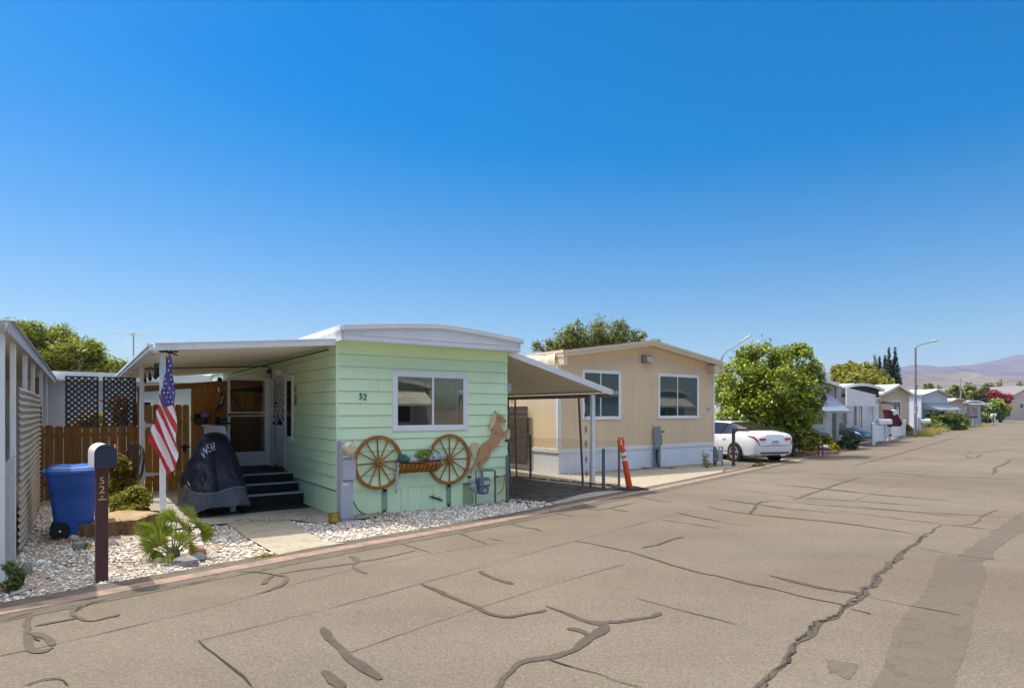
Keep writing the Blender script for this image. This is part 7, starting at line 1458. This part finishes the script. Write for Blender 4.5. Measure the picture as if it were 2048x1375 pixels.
fgp = Frame((97, 122), GA - R(12)); hG, _ = far_home('beige stucco gabled building at the far right end of the street', fgp, 16, 20, 4.2, 6.9, BEIGE, SLATE, CREAM, [(5, 6.4, 2.2, 3.4)], name='building'); fh = Frame((108, 150)); far_home('low grey roofed building just behind the bougainvillea', fh, 10, 14, 3.4, 6.4, BEIGE, SLATE, CREAM, name='building')
# homes on the other side of the lane, behind the viewer; the front windows mirror them
for i, (o, wm, lb) in enumerate((((11.6, 4.7), M('opp_white', (.60, .58, .52), .6), 'pale mobile home across the lane, mirrored in the green home window'), ((18.2, 11.6), M('opp_cream', (.62, .54, .42), .6), 'cream mobile home across the lane, mirrored in the tan home window'), ((24.8, 19.4), M('opp_blue', (.45, .52, .56), .6), 'blue grey mobile home farther along across the lane'))):
    hO, _ = far_home(lb, Frame(o, GA + math.pi), 3.8, 9, 2.9, 3.2, wm, RO, WHITEM, [(.8, 2.6, 1.3, 2.3)], arc=True); awning(hO, .3, 3.4, 2.75, 2.15, 1.0, M('opp_awning', (.72, .66, .52), .6, var=.15, vs=3), 10)

# ================================================================== street lamps, signs, mailboxes, fences
LPM = M('lamp_pole_grey', (.22, .23, .26), .5, .3, var=.08, dirt=.15)
def lamp(label, u, Y, ztop, arm, ru, headl, ang=0, sign=False, thick=.075):
    b0 = Vector(((u - CX) / F * Y, Y, 0)); t = thing('street_lamp', label, 'street lamp', b0, ang, 'street lamps along the lane'); m = MB(); m.tube([(0, 0, 0), (0, 0, ztop * .5), (0, 0, ztop)], [thick, thick * .85, thick * .65], 12); m.build('pole', LPM, t, smooth=True)
    m = MB(); m.tube([(0, 0, ztop - .06), (.05 * arm, 0, ztop + ru * .18), (.25 * arm, 0, ztop + ru * .45), (arm, 0, ztop + ru)], [thick * .6, thick * .5, thick * .42, thick * .36], 8); m.build('arm', LPM, t, smooth=True)
    sl_ = ru * .75 / arm; m = MB(); d = Vector((1, 0, sl_)).normalized(); p = Vector((arm - .05, 0, ztop + ru)); m.ball((0, 0, 0), (headl / 2, .13, .07), 8); m.v = [tuple(p + d * (headl / 2 + q[0]) + Vector((0, q[1], q[2]))) for q in m.v]; hd = m.build('lamp_head', M('lamp_head_grey', (.30, .30, .29), .5, var=.1), t, smooth=True)
    m = MB(); m.ball((0, 0, 0), (headl / 2 * .7, .10, .05), 7); m.v = [tuple(p + d * (headl / 2 + q[0]) + Vector((0, q[1], q[2] - .045))) for q in m.v]; m.build('lens', M('lamp_lens', (.62, .60, .55), .25), hd, smooth=True)
    return t, b0
lamp('street lamp with a curved arm rising behind the right corner of the tan home', 1443, 30, 4.35, .85, .75, .72, R(-12), thick=.06)
L2, b2 = lamp('tall street lamp beside the white mailbox, standing clear against the sky', 1831, gp(1831, 874).y, 6.25, 1.05, .40, .45, R(-10), thick=.095)
L3, b3 = lamp('street lamp beyond the hedge, third along the lane', 1921, 82, 6.1, 1.4, .45, 1.0, R(-10), thick=.085); L4, b4 = lamp('smallest street lamp, farthest along the lane by the bougainvillea', 1980, 104, 6.2, 1.7, .5, 1.1, R(-10), thick=.085)
SGN = M('sign_white', (.74, .72, .74), .5); SRD = M('sign_red_print', (.55, .10, .13), .5)
def sign(label, pos, w, h, z, rot, r):
    t = thing('street_sign', label, 'sign', pos, rot); m = MB(); m.box(-w / 2, w / 2, -.02 - r, -r, z, z + h); bd = m.build('board', SGN, t, bevel=.005); m = MB(); m.box(-w * .40, w * .40, -.0235 - r, -.0205 - r, z + h * .40, z + h * .52)
    for k in range(6): m.box(-w * .36 + k * w * .12, -w * .28 + k * w * .12, -.0235 - r, -.0205 - r, z + h * .66, z + h * .80)
    m.build('print', SRD, bd)
k2 = b2.y / F; sign('white notice board with a red line strapped to the tall street lamp', b2 + Vector((-.1, 0, 0)), .55, .62, H - 6 * k2, R(28), .10); k3 = b3.y / F; sign('small white notice board on the street lamp beyond the hedge', b3, .65, .65, H - 2 * k3, R(28), .09); sign('white notice board on the farthest street lamp', b4, .7, .6, 1.7, R(28), .09)
PB = M('sign_post_white', (.62, .62, .66), .5); p = gp(1839, 871); m = MB(); m.box(-.09, .09, -.09, .09, 0, 1.35); o = m.build('white_post', PB, bevel=.01); o.location = p; tag(o, 'square white post carrying the white mailbox beside the tall street lamp', 'post')
WHM = M('white_mailbox', (.74, .74, .78), .4)
post_box('mailbox', 'wide grey mailbox on twin brown posts before the yellow shrubs', gp(1641, 911), R(0), .83, .045, MBD, (.80, .30, .20), -.17, posts=((-.09, 0), (.09, 0)), boxmat=M('mailbox_slate', (.16, .17, .17), .5, var=.3, vs=6, dirt=.3), group='mailboxes along the kerb')
post_box('mailbox', 'long white mailbox above the white vinyl fence', gp(1771, 884), R(10), 1.06, .06, PB, (.86, .30, .31), -.10, boxmat=WHM, group='mailboxes along the kerb')
post_box('mailbox', 'white mailbox on the white post beside the tall street lamp', gp(1839, 871) + Vector((.25, .0, 0)), R(12), .95, .04, PB, (.85, .30, .29), .15, boxmat=WHM, group='mailboxes along the kerb')
post_box('mailbox', 'dark mailbox on a white post past the hedge', gp(1946, 852), R(15), 1.0, .14, PB, (1.0, .35, .3), 0, boxmat=M('mailbox_dark', (.06, .06, .06), .5), group='mailboxes along the kerb')
post_box('mailbox', 'farthest white mailbox near the low hedge', gp(1987, 845), R(15), 1.05, .3, PB, (.9, .35, .36), 0, boxmat=WHM, group='mailboxes along the kerb')
VF = thing('vinyl_fence', 'low white vinyl fence with scalloped panels at the kerb', 'fence', (0, 0, 0)); v0, v1, v2 = gp(1746, 890), gp(1778, 881), gp(1808, 873); VW = M('white_vinyl', (.74, .74, .78), .4, var=.03)
v3 = v0 + Vector((-1.0, 2.6, 0))
for a, b in ((v0, v1), (v1, v2)):
    m = MB(); n = 14; d = (b - a)
    for i in range(n):
        p = a + d * (.02 + .96 * i / n); q = a + d * (.02 + .96 * (i + .93) / n); hh = .98 - .10 * math.sin(math.pi * (i + .5) / n); m.beam(p + Vector((0, 0, .12 + hh / 2)), q + Vector((0, 0, .12 + hh / 2)), .02, hh - .02)
    m.beam(a + Vector((0, 0, .2)), b + Vector((0, 0, .2)), .05, .12); m.beam(a + Vector((0, 0, .92)), b + Vector((0, 0, .92)), .05, .07); m.build('panel', VW, VF, fix=False)
for p in (v0, v1, v2):
    m = MB(); m.box(p.x - .075, p.x + .075, p.y - .075, p.y + .075, 0, 1.15); m.add([(p.x - .09, p.y - .09, 1.15), (p.x + .09, p.y - .09, 1.15), (p.x + .09, p.y + .09, 1.15), (p.x - .09, p.y + .09, 1.15), (p.x, p.y, 1.24)], [(0, 1, 4), (1, 2, 4), (2, 3, 4), (3, 0, 4), (3, 2, 1, 0)]); m.build('post', VW, VF)
for z in (.35, .9):
    m = MB(); m.box(v1.x - .13, v1.x + .13, v1.y - .10, v1.y - .08, z - .04, z + .04); m.build('hinge', BLACK, VF)
m = MB(); m.lathe([(.10, 0), (.14, .02), (.17, .24), (.18, .26), (.16, .27), (.14, .25)], (0, 0, 0), 18); fpot = m.build('flower_pot', M('purple_glaze', (.16, .07, .26), .35, var=.25, vs=9), smooth=True); fpot.location = gp(1649, 906); tag(fpot, 'purple flower pot at the kerb under the yellow shrub', 'flower pot'); m = MB(); petals(m, (0, 0, .30), (.17, .12, .07), 60, .05); m.build('flowers', FLW, fpot, fix=False)
rock('rock', gp(1576, 907), (.18, .14, .24), M('pinkish_rock', (.40, .28, .24), .9, var=.3, vs=6), 'pinkish pointed rock behind the bumper of the white car', .4); rock('rock', gp(1563, 905), (.14, .1, .11), RK2, 'rounded tan rock next to the pinkish pointed rock'); rock('rock', gp(1555, 904), (.12, .1, .10), RK3, 'brown rock nearest the bumper of the white car')
m = MB(); m.box(-1.5, 1.5, -.06, .06, 0, .14); o = m.build('garden_edging', M('terracotta_edging', (.42, .22, .14), .9, var=.3, vs=5)); o.location = gp(1610, 909) ; o.rotation_euler = (0, 0, R(8)); tag(o, 'low terracotta garden edging under the yellow shrub', 'edging')
# TV aerial and telegraph pole
ae = up(267, 800, 24); TA = thing('tv_aerial', 'television aerial on a thin mast above the porch roof', 'aerial', (ae.x, 24, 0)); k = 24 / F; m = MB(); zt = H + (HY - 668) * k; m.cyl((0, 0, 2.4), (0, 0, zt), .025, n=8); m.build('mast', STEEL, TA); m = MB(); m.beam((-.1, 0, zt - .02), (.25, -.35, zt + .0), .03, .03)
for f, L_ in ((0, 1.6), (.3, 1.3), (.6, 1.0), (.9, .8)): c_ = Vector((-.1, 0, zt - .02)).lerp(Vector((.25, -.35, zt)), f); m.tube([c_ + Vector((-L_ / 2, -L_ * .15, .03)), c_ + Vector((L_ / 2, L_ * .15, -.05))], .007, 5)
m.tube([(-.3, 0, zt - .25), (.3, 0, zt - .3)], .006, 4); m.tube([(-.25, 0, zt - .38), (.25, 0, zt - .4)], .006, 4); m.build('elements', STEEL, TA)
for u, vt, Y, lb in ((2002.5, 758, 230, 'thin telegraph pole in the distance among the far palms'), (1834, 768, 210, 'short telegraph pole far behind the tall street lamp')):
    p = up(u, vt, Y); m = MB(); m.tube([(0, 0, 0), (0, 0, p.z)], [.22, .14], 8); m.beam((-1.1, 0, p.z - .6), (1.1, 0, p.z - .6), .15, .15); o = m.build('telegraph_pole', TRUNK); o.location = (p.x, Y, 0); tag(o, lb, 'pole')

# ================================================================== hills and air
def hill_mat(name, c0, c1, c2):
    m, nt, P, N, L = nodes_of(name); co = tco(N, L, 'World'); a = ramp(N, L, noise(N, L, co, .0042, 8, .62, .8), .38, .62, c0, c1); a = mixc(N, L, ramp(N, L, noise(N, L, co, .016, 7, .7), .52, .66), a, c2); L.new(a, P.inputs['Base Color']); P.inputs['Roughness'].default_value = 1; P.inputs['Specular IOR Level'].default_value = 0; return m
from mathutils import noise as mn
def ridge(name, pts, D, depth, mat, amp, fr):
    us = [p[0] for p in pts]; vsx = [p[1] for p in pts]
    def fn(u, v):
        uu = us[0] + (us[-1] - us[0]) * u; top = (HY - np.interp(uu, us, vsx)) / F * D + H; s = (v - .0); Y = D - depth * (1 - v) if v <= 1 else D; prof = v ** 1.25
        X = (uu - CX) / F * D; n = mn.fractal(Vector((X * fr, Y * fr, 3.1)), 1.0, 2.1, 7); gul = abs(mn.noise(Vector((X * fr * 2.6, Y * fr * .7, 9))))
        return (X * (Y / D) ** .15, Y, max(-5, top * prof * (1 + amp * n * (1 - v * .8)) - top * .16 * gul * math.sin(math.pi * v)))
    m = MB(); m.grid(fn, 240, 40); o = m.build(name, mat, smooth=True, fix=False, sharp=0); tag(o, kind='structure'); return o
ridge('mountains', [(1560, 775), (1630, 752), (1660, 742), (1700, 738), (1760, 737), (1795, 735), (1830, 729), (1855, 730), (1880, 733), (1930, 730), (1960, 725), (1990, 720), (2020, 712), (2048, 708), (2120, 706), (2250, 709), (2500, 720)], 2600, 1100, hill_mat('far_mountain_scrub', (.12, .10, .085), (.16, .13, .11), (.07, .062, .06)), .10, .002)
ridge('hills', [(1600, 800), (1700, 780), (1760, 760), (1795, 750), (1830, 747.5), (1860, 749), (1885, 750), (1905, 746.5), (1925, 743.5), (1940, 745), (1965, 750), (2000, 752), (2048, 756), (2150, 752), (2400, 770)], 1400, 650, hill_mat('dry_hill_grass', (.125, .102, .075), (.185, .150, .11), (.05, .046, .044)), .22, .0042)
if HAZE:
    hz = MB(); hz.box(-1400, 4200, -200, 3000, -1, 252); hm = bpy.data.materials.new('air_haze'); hm.use_nodes = True; nt = hm.node_tree; nt.nodes.remove(nt.nodes['Principled BSDF']); pv = nt.nodes.new('ShaderNodeVolumePrincipled'); pv.inputs['Color'].default_value = (.30, .46, .90, 1); pv.inputs['Density'].default_value = HAZE; nt.links.new(pv.outputs[0], nt.nodes['Material Output'].inputs['Volume']); o = hz.build('haze', hm); tag(o, kind='stuff')
